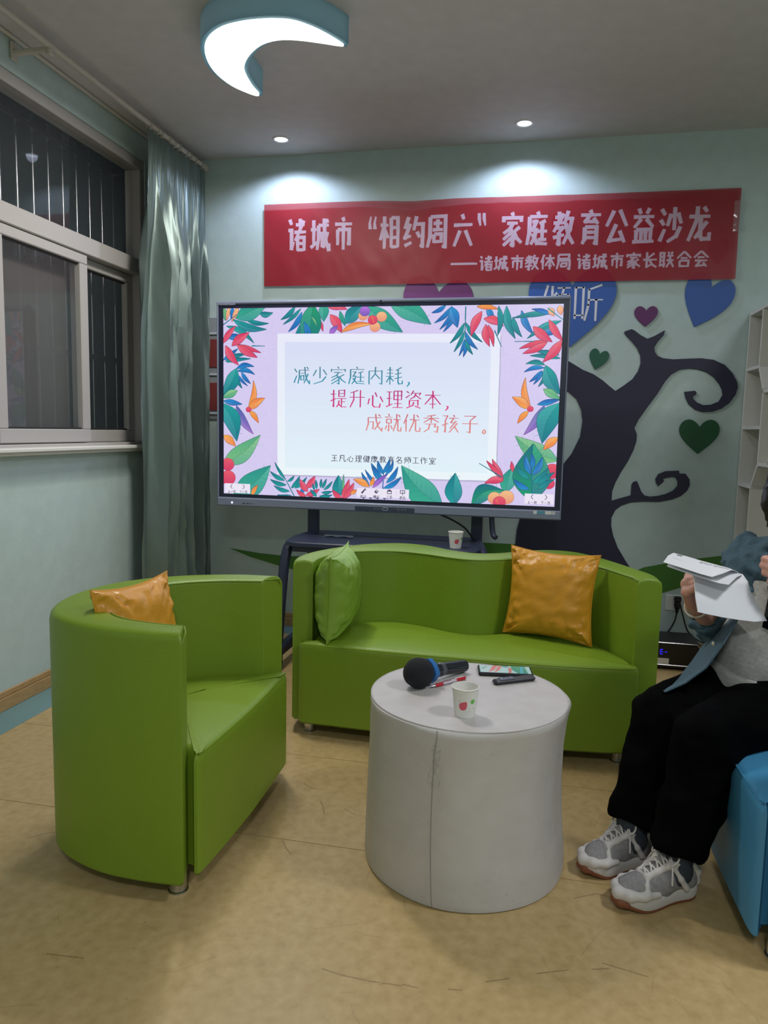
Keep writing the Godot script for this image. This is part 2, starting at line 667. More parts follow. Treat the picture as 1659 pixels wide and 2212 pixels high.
func slab(x0: float, x1: float, z0: float, z1: float, top: float, thick: float) -> ArrayMesh:
	var v := PackedVector3Array()
	var uv := PackedVector2Array()
	for y in [top, top - thick]:
		for e in [[x0, z0], [x1, z0], [x1, z1], [x0, z1]]:
			v.append(Vector3(e[0], y, e[1]))
			uv.append(Vector2(e[0] / 2.5, e[1] / 2.0))
	var idx := PackedInt32Array([0, 1, 2, 0, 2, 3, 4, 6, 5, 4, 7, 6])
	for k in 4:
		var k2 := (k + 1) % 4
		idx.append_array(PackedInt32Array([k, k2 + 4, k2, k, k + 4, k2 + 4]))
	return fin(v, idx, 20.0, uv)


func plaster(c: Color, sd: int) -> StandardMaterial3D:
	var m := StandardMaterial3D.new()
	m.albedo_color = c
	m.roughness = 0.62
	m.albedo_texture = noise_tex(0.012, 4, sd, ramp_of([Color(0.965, 0.965, 0.965), Color(1, 1, 1)]))
	m.heightmap_enabled = true
	m.heightmap_texture = noise_tex(0.08, 2, sd + 1)
	m.heightmap_scale = 0.03
	m.uv1_triplanar = true
	m.uv1_world_triplanar = true
	m.uv1_scale = Vector3(1.4, 1.4, 1.4)
	return m


func floor_marks() -> ImageTexture:
	# worn scratches and scuffs of the vinyl, where the photograph shows them; one repeat is 2.5 by 2 metres
	var img := Image.create(2048, 1640, false, Image.FORMAT_RGBA8)
	img.fill(Color(0.45, 0.33, 0.18, 0))
	var at := func(x: float, z: float) -> Vector2:
		return Vector2(fposmod(x / 2.5, 1.0) * 2048.0, fposmod(z / 2.0, 1.0) * 1640.0)
	var dark := Color(0.38, 0.27, 0.14, 0.5)
	var faint := Color(0.45, 0.34, 0.19, 0.22)
	var rng := RandomNumberGenerator.new()
	rng.seed = 41
	var lines := [[Vector2(-0.4311, -1.475), Vector2(-0.3803, -1.466), Vector2(-0.3166, -1.463), Vector2(-0.2471, -1.466)], [Vector2(-0.2481, -1.471), Vector2(-0.2097, -1.468)], [Vector2(-0.1478, -1.48), Vector2(-0.1183, -1.484)], [Vector2(-0.0713, -1.52), Vector2(-0.02, -1.543), Vector2(0.0399, -1.573), Vector2(0.1092, -1.601)], [Vector2(0.1604, -1.615), Vector2(0.2016, -1.628)], [Vector2(-0.693, -1.946), Vector2(-0.6688, -1.909), Vector2(-0.6439, -1.882)], [Vector2(-0.6506, -2.192), Vector2(-0.6276, -2.146), Vector2(-0.6172, -2.116)], [Vector2(-0.5652, -2.168), Vector2(-0.5422, -2.15), Vector2(-0.5211, -2.138)], [Vector2(-0.7451, -2.298), Vector2(-0.7163, -2.275), Vector2(-0.6875, -2.265)], [Vector2(0.1321, -1.871), Vector2(0.1925, -1.906), Vector2(0.2493, -1.891)], [Vector2(-1.411, -1.778), Vector2(-1.376, -1.812), Vector2(-1.332, -1.837)], [Vector2(0.1845, -1.642), Vector2(0.2824, -1.621)], [Vector2(-1.052, -1.373), Vector2(-0.9624, -1.38)]]
	for l in lines:
		for i in l.size() - 1:
			var a: Vector2 = at.call(l[i].x, l[i].y)
			var b: Vector2 = at.call(l[i + 1].x, l[i + 1].y)
			if a.distance_to(b) < 400:
				stroke(img, a, b, 3.4, 2.6, dark)
	for k in 150:
		var p := Vector2(rng.randf() * 1980 + 20, rng.randf() * 1580 + 20)
		var a := rng.randf() * TAU
		var l := rng.randf_range(4, 46) if k % 3 else rng.randf_range(30, 130)
		var q := p + Vector2(cos(a), sin(a)) * l
		var r := q + Vector2(cos(a + 0.4), sin(a + 0.4)) * l * 0.5
		stroke(img, p, q, rng.randf_range(1.5, 3.5), 1.6, faint)
		stroke(img, q, r, 1.8, 1.2, faint)
	for k in 90:
		var p := Vector2(rng.randf() * 2000 + 20, rng.randf() * 1600 + 20)
		blob(img, p, rng.randf_range(1.5, 5), rng.randf_range(1.5, 4), faint)
	return texture_of(img)


func build_room() -> void:
	var vinyl := StandardMaterial3D.new()
	vinyl.albedo_color = Color(1, 1, 1)
	vinyl.albedo_texture = noise_tex(0.02, 5, 11, ramp_of([rgb(172, 145, 97), rgb(182, 155, 106), rgb(188, 161, 113), rgb(196, 169, 122)]), 1024)
	vinyl.roughness = 0.48
	vinyl.uv1_triplanar = true
	vinyl.uv1_world_triplanar = true
	vinyl.uv1_scale = Vector3(1.1, 1.1, 1.1)
	vinyl.detail_enabled = true
	vinyl.detail_albedo = floor_marks()
	vinyl.detail_uv_layer = BaseMaterial3D.DETAIL_UV_2
	vinyl.detail_blend_mode = BaseMaterial3D.BLEND_MODE_MIX
	var border := paint(rgb(112, 146, 148), 0.5)
	var under := paint(rgb(88, 68, 40), 0.8)
	var fl := struct("floor", slab(ROOM_LEFT - 0.2, ROOM_RIGHT + 0.2, ROOM_BACK - 0.2, ROOM_FRONT + 0.2, -0.003, 0.2), under)
	var cuts := [-4.035, -2.5, -1.9515, -0.4, ROOM_FRONT]
	for i in cuts.size() - 1:
		part(fl, "vinyl_sheet", slab(-1.99, ROOM_RIGHT, cuts[i] + 0.0012, cuts[i + 1] - 0.0012, 0.0, 0.003), vinyl)
	part(fl, "border_strip", slab(ROOM_LEFT, -1.9912, ROOM_BACK, ROOM_FRONT, 0.0, 0.003), border)
	part(fl, "border_strip", slab(-1.9888, ROOM_RIGHT, ROOM_BACK, -4.0362, 0.0, 0.003), border)
	var white := plaster(rgb(210, 206, 203), 21)
	struct("ceiling", box(Vector3(ROOM_RIGHT - ROOM_LEFT + 0.4, 0.2, ROOM_FRONT - ROOM_BACK + 0.4), 0.0), white, Vector3((ROOM_RIGHT + ROOM_LEFT) / 2, CEILING + 0.1, (ROOM_FRONT + ROOM_BACK) / 2))
	var mint := plaster(rgb(193, 212, 210), 31)
	var w := ROOM_RIGHT - ROOM_LEFT
	var l := ROOM_FRONT - ROOM_BACK
	struct("wall_back", box(Vector3(w + 0.48, CEILING + 0.2, 0.24), 0.0), mint, Vector3((ROOM_RIGHT + ROOM_LEFT) / 2, CEILING / 2, ROOM_BACK - 0.12))
	struct("wall_front", box(Vector3(w + 0.48, CEILING + 0.2, 0.24), 0.0), mint, Vector3((ROOM_RIGHT + ROOM_LEFT) / 2, CEILING / 2, ROOM_FRONT + 0.12))
	struct("wall_right", box(Vector3(0.24, CEILING + 0.2, l), 0.0), mint, Vector3(ROOM_RIGHT + 0.12, CEILING / 2, (ROOM_FRONT + ROOM_BACK) / 2))
	# the wall with the window opening: z from -3.80 to -1.45, y from 1.06 to 2.60
	var x := ROOM_LEFT - 0.05
	struct("wall_left", joined([box(Vector3(0.10, 1.16, l), 0.0), box(Vector3(0.10, 0.24, l), 0.0), box(Vector3(0.10, 1.54, 0.4), 0.0), box(Vector3(0.10, 1.54, 2.95), 0.0)],
		[moved(Vector3(x, 0.48, (ROOM_FRONT + ROOM_BACK) / 2)), moved(Vector3(x, 2.72, (ROOM_FRONT + ROOM_BACK) / 2)), moved(Vector3(x, 1.83, -4.0)), moved(Vector3(x, 1.83, 0.025))]), mint)
	var wood := StandardMaterial3D.new()
	wood.albedo_color = Color(1, 1, 1)
	wood.albedo_texture = noise_tex(0.03, 4, 61, ramp_of([rgb(158, 122, 78), rgb(186, 150, 102), rgb(196, 160, 112)]))
	wood.uv1_triplanar = true
	wood.uv1_world_triplanar = true
	wood.uv1_scale = Vector3(6, 12, 0.8)
	wood.roughness = 0.45
	var bl := struct("baseboard_left", box(Vector3(0.012, 0.055, l), 0.002), wood, Vector3(ROOM_LEFT + 0.006, 0.0275, (ROOM_FRONT + ROOM_BACK) / 2))
	part(bl, "upper_moulding", box(Vector3(0.009, 0.026, l), 0.003), wood, Vector3(-0.0015, 0.0415, 0))
	var woodb: StandardMaterial3D = wood.duplicate()
	woodb.uv1_scale = Vector3(0.8, 12, 6)
	var bb := struct("baseboard_back", box(Vector3(w - 0.012, 0.055, 0.012), 0.002), woodb, Vector3((ROOM_RIGHT + ROOM_LEFT) / 2 + 0.006, 0.0275, ROOM_BACK + 0.006))
	part(bb, "upper_moulding", box(Vector3(w - 0.012, 0.026, 0.009), 0.003), woodb, Vector3(0, 0.0415, -0.0015))
	# a small knob-like peg low on the wall beside the armchair
	var peg := thing("wall_peg", "tiny grey peg low on the left wall behind the green armchair", "peg", Vector3(ROOM_LEFT, 0.162, -2.93), 0.0)
	part(peg, "stem", tube([Vector3(0, 0, 0), Vector3(0.022, 0, 0)], 0.006, 10), paint(rgb(170, 178, 170), 0.5))
	part(peg, "tip", lathe([Vector2(0, -0.009), Vector2(0.008, -0.007), Vector2(0.011, 0), Vector2(0.008, 0.007), Vector2(0, 0.009)], 14), paint(rgb(170, 178, 170), 0.5), Vector3(0.026, 0, 0))


func pane_mesh(high: float, wide: float) -> ArrayMesh:
	var p := []
	for r in 2:
		for c in 2:
			p.append(Vector3(0, high * (0.5 - r), wide * (c - 0.5)))
	return sheet(p, 2)


func build_window() -> void:
	var alu := paint(rgb(176, 172, 170), 0.45)
	var rubber := paint(rgb(40, 40, 42), 0.7)
	var glass := StandardMaterial3D.new()
	glass.albedo_color = Color(0.75, 0.82, 0.85, 0.06)
	glass.transparency = BaseMaterial3D.TRANSPARENCY_ALPHA
	glass.roughness = 0.02
	glass.metallic_specular = 0.36
	var win := Node3D.new()
	win.name = "window_1"
	win.set_meta("kind", "structure")
	add_child(win)
	var bar := func(called: String, y0: float, y1: float, z0: float, z1: float, x: float, d: float, parent: Node3D) -> MeshInstance3D:
		return part(parent, called, box(Vector3(d, y1 - y0, absf(z1 - z0)), 0.004), alu, Vector3(x, (y0 + y1) / 2, (z0 + z1) / 2))
	var x := -2.205
	bar.call("frame_bar", 2.55, 2.60, -3.80, -1.45, x, 0.09, win)
	bar.call("frame_bar", 1.06, 1.105, -3.80, -1.45, x, 0.09, win)
	bar.call("frame_bar", 1.105, 2.55, -3.80, -3.752, x, 0.09, win)
	bar.call("frame_bar", 1.105, 2.55, -1.498, -1.45, x, 0.09, win)
	bar.call("transom_bar", 2.0, 2.083, -3.752, -1.498, x, 0.09, win)
	bar.call("frame_bar", 2.083, 2.55, -2.66, -2.60, x, 0.08, win)
	part(win, "pane", pane_mesh(0.467, 1.092), glass, Vector3(x, 2.3165, -3.206))
	part(win, "pane", pane_mesh(0.467, 1.102), glass, Vector3(x, 2.3165, -2.049))
	# sliding sashes: rails, stiles and pane each
	for s in [[-3.282, -2.65, -2.187, 1.109], [-3.752, -3.245, -2.228, 1.106], [-2.70, -1.498, -2.228, 1.106]]:
		var sash := Node3D.new()
		sash.name = "sash"
		win.add_child(sash, true)
		var z0: float = s[0]
		var z1: float = s[1]
		var sx: float = s[2]
		bar.call("rail", s[3], s[3] + 0.062, z0, z1, sx, 0.034, sash)
		bar.call("rail", 1.952, 1.999, z0, z1, sx, 0.034, sash)
		bar.call("stile", s[3] + 0.062, 1.952, z0, z0 + 0.06, sx, 0.034, sash)
		bar.call("stile", s[3] + 0.062, 1.952, z1 - 0.056, z1, sx, 0.034, sash)
		part(sash, "gasket", joined([box(Vector3(0.01, 0.008, z1 - z0 - 0.116), 0.001), box(Vector3(0.01, 0.008, z1 - z0 - 0.116), 0.001)], [moved(Vector3(sx, s[3] + 0.066, (z0 + z1) / 2 + 0.002)), moved(Vector3(sx, 1.948, (z0 + z1) / 2 + 0.002))]), rubber)
		part(sash, "pane", pane_mesh(1.952 - s[3] - 0.062, z1 - z0 - 0.116), glass, Vector3(sx, (1.952 + s[3] + 0.062) / 2, (z0 + z1) / 2 + 0.002))
	var net := StandardMaterial3D.new()
	net.albedo_color = Color(0.37, 0.35, 0.34, 0.5)
	net.transparency = BaseMaterial3D.TRANSPARENCY_ALPHA
	net.roughness = 0.9
	part(win, "insect_screen", box(Vector3(0.002, 0.88, 0.62), 0.0), net, Vector3(-2.262, 1.55, -2.966))
	struct("trim_1", joined([box(Vector3(0.16, 0.018, 2.46), 0.004), box(Vector3(0.13, 0.016, 2.46), 0.004)], [moved(Vector3(-2.16, 1.083, -2.625)), moved(Vector3(-2.165, 1.068, -2.625))]), paint(rgb(222, 220, 214), 0.4))
	# thin pipe where wall and ceiling meet
	struct("trim_2", tube([Vector3(-2.147, 2.731, ROOM_BACK), Vector3(-2.147, 2.731, -1.4), Vector3(-2.147, 2.731, ROOM_FRONT)], 0.009, 8), paint(rgb(206, 202, 190), 0.5))
	# steel burglar bars outside the glass
	var steel := paint(rgb(160, 160, 165), 0.25, 1.0)
	var g := thing("window_grille", "steel burglar bars outside the sliding window", "grille", Vector3(-2.46, 1.0, -2.6))
	for k in 24:
		part(g, "bar", tube([Vector3(0, 0.02, -1.38 + k * 0.115), Vector3(0, 1.66, -1.38 + k * 0.115)], 0.0095, 8), steel)
	for y in [0.06, 0.565, 1.1, 1.6]:
		part(g, "rail", box(Vector3(0.02, 0.028, 2.75), 0.003), steel, Vector3(0.018, y, -0.06))
	for z in [-1.36, 1.24]:
		for y in [0.06, 1.6]:
			part(g, "anchor", tube([Vector3(0.02, y, z), Vector3(0.07, y, z)], 0.01, 8), steel)
	# pale branch shapes added for the streaks across the upper pane
	var bark := paint(rgb(190, 192, 200), 0.8)
	var tree := thing("added_branches", "pale branch shapes added outside the upper window pane", "tree", Vector3(-3.1, 0.0, -3.4))
	var trunk := part(tree, "trunk", tube([Vector3(-0.1, -0.2, 0.1), Vector3(-0.08, 1.0, 0.05), Vector3(-0.05, 2.0, 0.02), Vector3(0, 2.5, 0.0), Vector3(0.05, 3.0, -0.05)], [0.05, 0.045, 0.035, 0.026, 0.016], 8), bark)
	for b in [[Vector3(-0.05, 2.05, 0.02), Vector3(0.05, 2.35, 0.25), Vector3(0.1, 2.75, 0.4)], [Vector3(0, 2.5, 0), Vector3(0.02, 2.7, -0.2), Vector3(0.1, 3.0, -0.3)], [Vector3(-0.05, 2.2, 0.02), Vector3(0, 2.42, -0.22), Vector3(0.0, 2.5, -0.45)], [Vector3(-0.08, 1.7, 0.04), Vector3(0.05, 2.1, 0.35), Vector3(0.05, 2.3, 0.62)], [Vector3(0.05, 2.35, 0.25), Vector3(0.1, 2.4, 0.45), Vector3(0.12, 2.55, 0.6)]]:
		part(tree, "branch", tube(smooth_path(b, 4), [0.018, 0.017, 0.016, 0.015, 0.014, 0.012, 0.01, 0.008, 0.006], 6), bark)


func build_curtain() -> void:
	var satin := StandardMaterial3D.new()
	satin.albedo_color = rgb(112, 129, 126)
	satin.roughness = 0.36
	satin.metallic = 0.5
	satin.metallic_specular = 0.75
	satin.rim_enabled = true
	satin.rim = 0.1
	satin.rim_tint = 0.5
	var cols := 150
	var rows := 44
	var pts := []
	var n := FastNoiseLite.new()
	n.seed = 77
	n.frequency = 1.0
	for r in rows:
		var f := float(r) / (rows - 1)
		var y := 2.665 - f * 2.635
		for c in cols:
			var s := float(c) / (cols - 1)
			var drift := 0.035 * n.get_noise_2d(s * 4.0, f * 1.1) + 0.010 * sin(s * 9.0 + f * 2.0)
			var ph := (s + drift) * TAU
			var k := smoothstep(0.03, 0.25, f)
			# wide folds with narrow ridges, gathered tight under the rings
			var ridge := 1.0 - 2.0 * pow(absf(sin(ph * 3.0 + 0.5)), 0.7)
			var fine := sin(ph * 13.0 + 2.0 + f * 3.0 + 2.0 * n.get_noise_2d(s * 6.0, f * 2.0))
			var big := ridge * 0.85 + fine * 0.26
			var tight := sin(ph * 14.0) * 0.7 + 0.3 * ridge
			var fold := lerpf(tight * 0.5, big, k)
			var amp := lerpf(0.020, 0.062, k) * (1.0 - 0.6 * smoothstep(0.85, 1.0, s))
			var x := -1.985 + fold * amp + 0.010 * n.get_noise_2d(s * 9.0 + 20.0, f * 4.0) * f
			var spread := lerpf(1.0, 1.03, f)
			var z := -3.86 + (-(s - 0.5)) * 0.655 * spread + 0.018 * sin(ph * 5.0 + 1.2) * k + 0.012 * f
			pts.append(Vector3(x, y, maxf(z, -4.17)))
	solo("curtain", sheet(pts, cols, 0.0012), satin, "grey-green satin curtain hanging in pleats at the window", "curtain")
	var rodmat := paint(rgb(196, 190, 178), 0.45)
	var rod := thing("curtain_rod", "cream curtain rod running along the top of the window wall", "curtain rod", Vector3(-1.985, 2.69, -2.6))
	part(rod, "pole", tube([Vector3(0, 0, 1.8), Vector3(0, 0, 0), Vector3(0, 0, -1.585)], 0.0135, 12), rodmat)
	var knob := [Vector2(0, -0.02), Vector2(0.018, -0.018), Vector2(0.02, -0.006), Vector2(0.014, 0.0), Vector2(0.02, 0.006), Vector2(0.015, 0.016), Vector2(0, 0.02)]
	part(rod, "finial", lathe(knob, 16), rodmat, Vector3(0, 0, -1.575), Vector3(PI / 2, 0, 0))
	for z in [-0.18, 1.3]:
		part(rod, "bracket", joined([box(Vector3(0.17, 0.02, 0.022), 0.004), box(Vector3(0.012, 0.07, 0.035), 0.003), box(Vector3(0.02, 0.045, 0.03), 0.004)], [moved(Vector3(-0.085, -0.016, 0)), moved(Vector3(-0.163, -0.01, 0)), moved(Vector3(0, -0.016, 0))]), rodmat, Vector3(0, 0, z))
	for k in 10:
		var ring := []
		for j in 16:
			ring.append(Vector3(cos(TAU * j / 16) * 0.0185, sin(TAU * j / 16) * 0.0185 - 0.004, 0))
		part(rod, "ring", tube(ring, 0.0032, 6, true), rodmat, Vector3(0, 0, -0.95 - k * 0.062 - 0.012 * sin(k * 2.3)))


func build_ceiling_lamps() -> void:
	var glow := StandardMaterial3D.new()
	glow.albedo_color = Color(0.95, 0.95, 0.92)
	glow.emission_enabled = true
	glow.emission = Color(1.0, 0.99, 0.94)
	glow.emission_energy_multiplier = 1.6
	var blue := StandardMaterial3D.new()
	blue.albedo_color = rgb(98, 156, 182)
	blue.roughness = 0.5
	blue.backlight_enabled = true
	blue.backlight = Color(0.26, 0.28, 0.29)
	# crescent lamp
	var c := Vector2(-1.075, -2.955)
	var face := [Vector2(-1.331, -2.801), Vector2(-1.276, -2.725), Vector2(-1.201, -2.673), Vector2(-1.121, -2.653), Vector2(-1.049, -2.65), Vector2(-0.9828, -2.658), Vector2(-0.9226, -2.683), Vector2(-0.8582, -2.754), Vector2(-0.8023, -2.856), Vector2(-0.8102, -2.871), Vector2(-0.883, -2.835), Vector2(-0.9627, -2.801), Vector2(-1.031, -2.79), Vector2(-1.104, -2.812), Vector2(-1.176, -2.874), Vector2(-1.229, -2.947), Vector2(-1.256, -3.021), Vector2(-1.27, -3.131), Vector2(-1.269, -3.206), Vector2(-1.288, -3.217), Vector2(-1.32, -3.176), Vector2(-1.355, -3.108), Vector2(-1.373, -3.009), Vector2(-1.365, -2.905)]
	for i in face.size():
		face[i] = Vector2(face[i].x - c.x, face[i].y - c.y)
	face = smooth_path(face, 3, true)
	var moon := thing("moon_ceiling_lamp", "lit crescent-moon ceiling lamp with a blue rim", "ceiling lamp", Vector3(c.x, CEILING, c.y))
	var p := PackedVector2Array(face)
	if Geometry2D.is_polygon_clockwise(p):
		p.reverse()
	var rim := Geometry2D.offset_polygon(p, 0.016, Geometry2D.JOIN_MITER)[0]
	var down := Vector3(PI / 2, 0, 0)
	part(moon, "rim", prism(Array(rim), 0.098), blue, Vector3.ZERO, down)
	part(moon, "light_diffuser", prism(Array(p), 0.105), glow, Vector3.ZERO, down)
	var k := 0
	for q in [[-1.325, -3.07, 0.075, 0.22], [-1.27, -2.90, 0.12, 0.16], [-1.175, -2.765, 0.17, 0.12], [-1.0, -2.745, 0.19, 0.10]]:
		var l := AreaLight3D.new()
		l.name = "moon_lamp_light_%d" % k
		l.light_color = Color(1.0, 0.985, 0.95)
		l.light_energy = 0.58
		l.area_size = Vector2(q[2], q[3])
		l.area_range = 12.0
		l.area_attenuation = 2.0
		l.shadow_enabled = true
		l.position = Vector3(q[0], 2.631, q[1])
		l.rotation_degrees = Vector3(-90, 0, 0)
		add_child(l)
		k += 1
	# recessed spots by the far wall
	var cool := StandardMaterial3D.new()
	cool.albedo_color = Color(0.9, 0.92, 0.95)
	cool.emission_enabled = true
	cool.emission = Color(0.88, 0.93, 1.0)
	cool.emission_energy_multiplier = 4.0
	var names := ["small round recessed spotlight in the ceiling nearer the curtain", "small round recessed spotlight in the ceiling above the banner text"]
	var at := [Vector2(-1.444, -3.965), Vector2(-0.157, -3.955)]
	for i in 2:
		var d := thing("recessed_spotlight", names[i], "ceiling light", Vector3(at[i].x, CEILING, at[i].y), 0.0, "recessed spots along the far wall")
		part(d, "trim_ring", lathe([Vector2(0.034, 0.0), Vector2(0.036, -0.004), Vector2(0.044, -0.005), Vector2(0.048, 0.0)], 28), paint(rgb(235, 235, 232), 0.4))
		part(d, "light_lens", lathe([Vector2(0, -0.0035), Vector2(0.03, -0.003), Vector2(0.036, -0.0005), Vector2(0.036, 0.0)], 28), cool)
		var s := SpotLight3D.new()
		s.name = "recessed_spot_light_%d" % i
		s.light_color = Color(0.84, 0.88, 1.0)
		s.light_energy = 0.55
		s.light_size = 0.03
		s.spot_angle = 74.0
		s.spot_angle_attenuation = 0.45
		s.spot_range = 8.0
		s.spot_attenuation = 2.0
		s.shadow_enabled = true
		s.position = Vector3(at[i].x, CEILING - 0.012, at[i].y)
		s.rotation_degrees = Vector3(-90, 0, 0)
		add_child(s)
	# the room's other ceiling lamps, outside the picture: one throws the bookcase's shadow on the far wall, one lights what faces the camera
	var spots := [[1.47, -1.5, 2.65, "round white ceiling lamp beyond the right edge of the picture"], [0.1, 0.75, 2.55, "round white ceiling lamp behind the photographer"]]
	for q in spots:
		var r := thing("round_ceiling_lamp", q[3], "ceiling lamp", Vector3(q[0], CEILING, q[1]), 0.0, "round ceiling lamps")
		part(r, "rim", lathe([Vector2(0.0, 0.0), Vector2(0.25, 0.0), Vector2(0.25, -0.08), Vector2(0.24, -0.085), Vector2(0.0, -0.085)], 40), blue)
		part(r, "light_diffuser", lathe([Vector2(0.235, -0.084), Vector2(0.22, -0.095), Vector2(0.0, -0.1)], 40), glow)
		var o := AreaLight3D.new()
		o.name = "round_lamp_light_%d" % k
		k += 1
		o.light_color = Color(0.97, 0.985, 1.0)
		o.light_energy = q[2]
		o.area_size = Vector2(0.34, 0.34)
		o.area_range = 12.0
		o.area_attenuation = 2.0
		o.shadow_enabled = true
		o.position = Vector3(q[0], 2.632, q[1])
		o.rotation_degrees = Vector3(-90, 0, 0)
		add_child(o)


# --------------------------------------------------------------- far wall

func heart(width: float, height: float, turn: float) -> Array:
	# centred on its box, tip downwards before it is turned
	var left := [Vector2(0, 0.27), Vector2(-0.06, 0.37), Vector2(-0.16, 0.455), Vector2(-0.28, 0.49), Vector2(-0.40, 0.44), Vector2(-0.475, 0.33), Vector2(-0.5, 0.19), Vector2(-0.47, 0.05), Vector2(-0.40, -0.08), Vector2(-0.28, -0.23), Vector2(-0.14, -0.37), Vector2(0, -0.5)]
	var half := smooth_path(left, 3)
	var out := []
	for p in half:
		out.append((p * Vector2(width, height)).rotated(turn))
	for i in range(half.size() - 2, 0, -1):
		out.append((half[i] * Vector2(-width, height)).rotated(turn))
	return out


func build_wall_art() -> void:
	var z := ROOM_BACK
	var trunk := [Vector2(0.0521, 1.619), Vector2(0.1236, 1.587), Vector2(0.1952, 1.544), Vector2(0.2534, 1.52), Vector2(0.3037, 1.487), Vector2(0.3375, 1.458), Vector2(0.3711, 1.432), Vector2(0.4097, 1.459), Vector2(0.4556, 1.496), Vector2(0.4811, 1.537), Vector2(0.4922, 1.578), Vector2(0.4883, 1.619), Vector2(0.4705, 1.656), Vector2(0.4407, 1.692), Vector2(0.4114, 1.721), Vector2(0.4003, 1.735), Vector2(0.4021, 1.745), Vector2(0.4356, 1.756), Vector2(0.4493, 1.751), Vector2(0.4823, 1.726), Vector2(0.5188, 1.706), Vector2(0.5532, 1.72), Vector2(0.6045, 1.75), Vector2(0.5998, 1.724), Vector2(0.5708, 1.688), Vector2(0.5568, 1.66), Vector2(0.5595, 1.639), Vector2(0.5749, 1.617), Vector2(0.603, 1.605), Vector2(0.654, 1.599), Vector2(0.7311, 1.603), Vector2(0.7924, 1.605), Vector2(0.8539, 1.597), Vector2(0.9087, 1.571), Vector2(0.9495, 1.528), Vector2(0.9751, 1.484), Vector2(0.9808, 1.456), Vector2(0.9719, 1.419), Vector2(0.9447, 1.375), Vector2(0.9086, 1.346), Vector2(0.8638, 1.329), Vector2(0.8179, 1.327), Vector2(0.7786, 1.338), Vector2(0.746, 1.364), Vector2(0.7267, 1.401), Vector2(0.7201, 1.431), Vector2(0.7724, 1.437), Vector2(0.7807, 1.427), Vector2(0.779, 1.417), Vector2(0.7649, 1.409), Vector2(0.7674, 1.393), Vector2(0.7839, 1.377), Vector2(0.8156, 1.363), Vector2(0.8539, 1.365), Vector2(0.8909, 1.382), Vector2(0.9078, 1.415), Vector2(0.9037, 1.443), Vector2(0.8889, 1.471), Vector2(0.8598, 1.507), Vector2(0.8198, 1.535), Vector2(0.7807, 1.548), Vector2(0.7342, 1.553), Vector2(0.6883, 1.545), Vector2(0.6509, 1.522), Vector2(0.6218, 1.485), Vector2(0.5865, 1.419), Vector2(0.5358, 1.341), Vector2(0.4994, 1.282), Vector2(0.4796, 1.236), Vector2(0.4942, 1.203), Vector2(0.494, 1.166), Vector2(0.4807, 1.115), Vector2(0.4559, 1.056), Vector2(0.4228, 0.9955), Vector2(0.3973, 0.9395), Vector2(0.3835, 0.8922), Vector2(0.383, 0.8409), Vector2(0.482, 0.8747), Vector2(0.4827, 0.934), Vector2(0.4901, 0.947), Vector2(0.5083, 0.9527), Vector2(0.5191, 0.9311), Vector2(0.5331, 0.8978), Vector2(0.5503, 0.8773), Vector2(0.5788, 0.8708), Vector2(0.6184, 0.8758), Vector2(0.6575, 0.8874), Vector2(0.6959, 0.9082), Vector2(0.7164, 0.9341), Vector2(0.7167, 0.955), Vector2(0.706, 0.9755), Vector2(0.6914, 0.9817), Vector2(0.6602, 0.9756), Vector2(0.6407, 0.9691), Vector2(0.647, 0.9567), Vector2(0.6193, 0.928), Vector2(0.6063, 0.9469), Vector2(0.6027, 0.9678), Vector2(0.6155, 0.9934), Vector2(0.6502, 1.01), Vector2(0.7193, 1.015), Vector2(0.7218, 1), Vector2(0.7532, 0.9996), Vector2(0.7746, 0.9695), Vector2(0.778, 0.9405), Vector2(0.7666, 0.9108), Vector2(0.737, 0.8804), Vector2(0.6909, 0.8593), Vector2(0.6282, 0.8449), Vector2(0.5482, 0.8434), Vector2(0.4841, 0.8365), Vector2(0.4364, 0.8175), Vector2(0.4053, 0.7905), Vector2(0.3871, 0.7468), Vector2(0.3878, 0.7038), Vector2(0.4003, 0.6527), Vector2(0.4285, 0.5851), Vector2(0.4796, 0.5048), Vector2(0.5748, 0.3771), Vector2(-0.1833, 0.3277), Vector2(-0.1359, 0.4565), Vector2(-0.1216, 0.5777), Vector2(-0.1177, 0.6533), Vector2(-0.1031, 0.7202), Vector2(-0.0311, 0.8416), Vector2(0.1166, 1.03), Vector2(0.1596, 1.089), Vector2(0.2006, 1.184), Vector2(0.2088, 1.269), Vector2(0.1993, 1.327), Vector2(0.1702, 1.386), Vector2(0.1186, 1.431), Vector2(0.0596, 1.456), Vector2(0.0006, 1.472), Vector2(-0.0432, 1.518), Vector2(-0.0044, 1.585)]
	var bark := paint(rgb(40, 38, 64), 0.55)
	solo("tree_cutout", prism(trunk, 0.009, 0.001), bark, "dark purple tree board with curling branches on the far wall", "wall decoration", Vector3(0, 0, z + 0.003))
	var hill := paint(rgb(70, 124, 44), 0.6)
	var hills := [[Vector2(-1.849, 0.4579), Vector2(-1.654, 0.4372), Vector2(-1.491, 0.4292), Vector2(-1.244, 0.4348), Vector2(-0.9606, 0.4619), Vector2(-0.5515, 0.5389), Vector2(-0.327, 0.5722), Vector2(-0.1579, 0.5732), Vector2(-0.0039, 0.5682), Vector2(0.1735, 0.5465), Vector2(0.325, 0.4953), Vector2(0.3529, 0.4321), Vector2(0.333, 0.3396), Vector2(0.1113, 0.2587), Vector2(-0.4078, 0.2225), Vector2(-0.9569, 0.2736), Vector2(-1.49, 0.3584), Vector2(-1.713, 0.411)], [Vector2(0.3853, 0.3769), Vector2(0.5694, 0.4814), Vector2(0.7804, 0.5345), Vector2(1.055, 0.5852), Vector2(1.063, 0.4758), Vector2(0.8124, 0.3994), Vector2(0.6616, 0.3408), Vector2(0.4729, 0.2526)]]
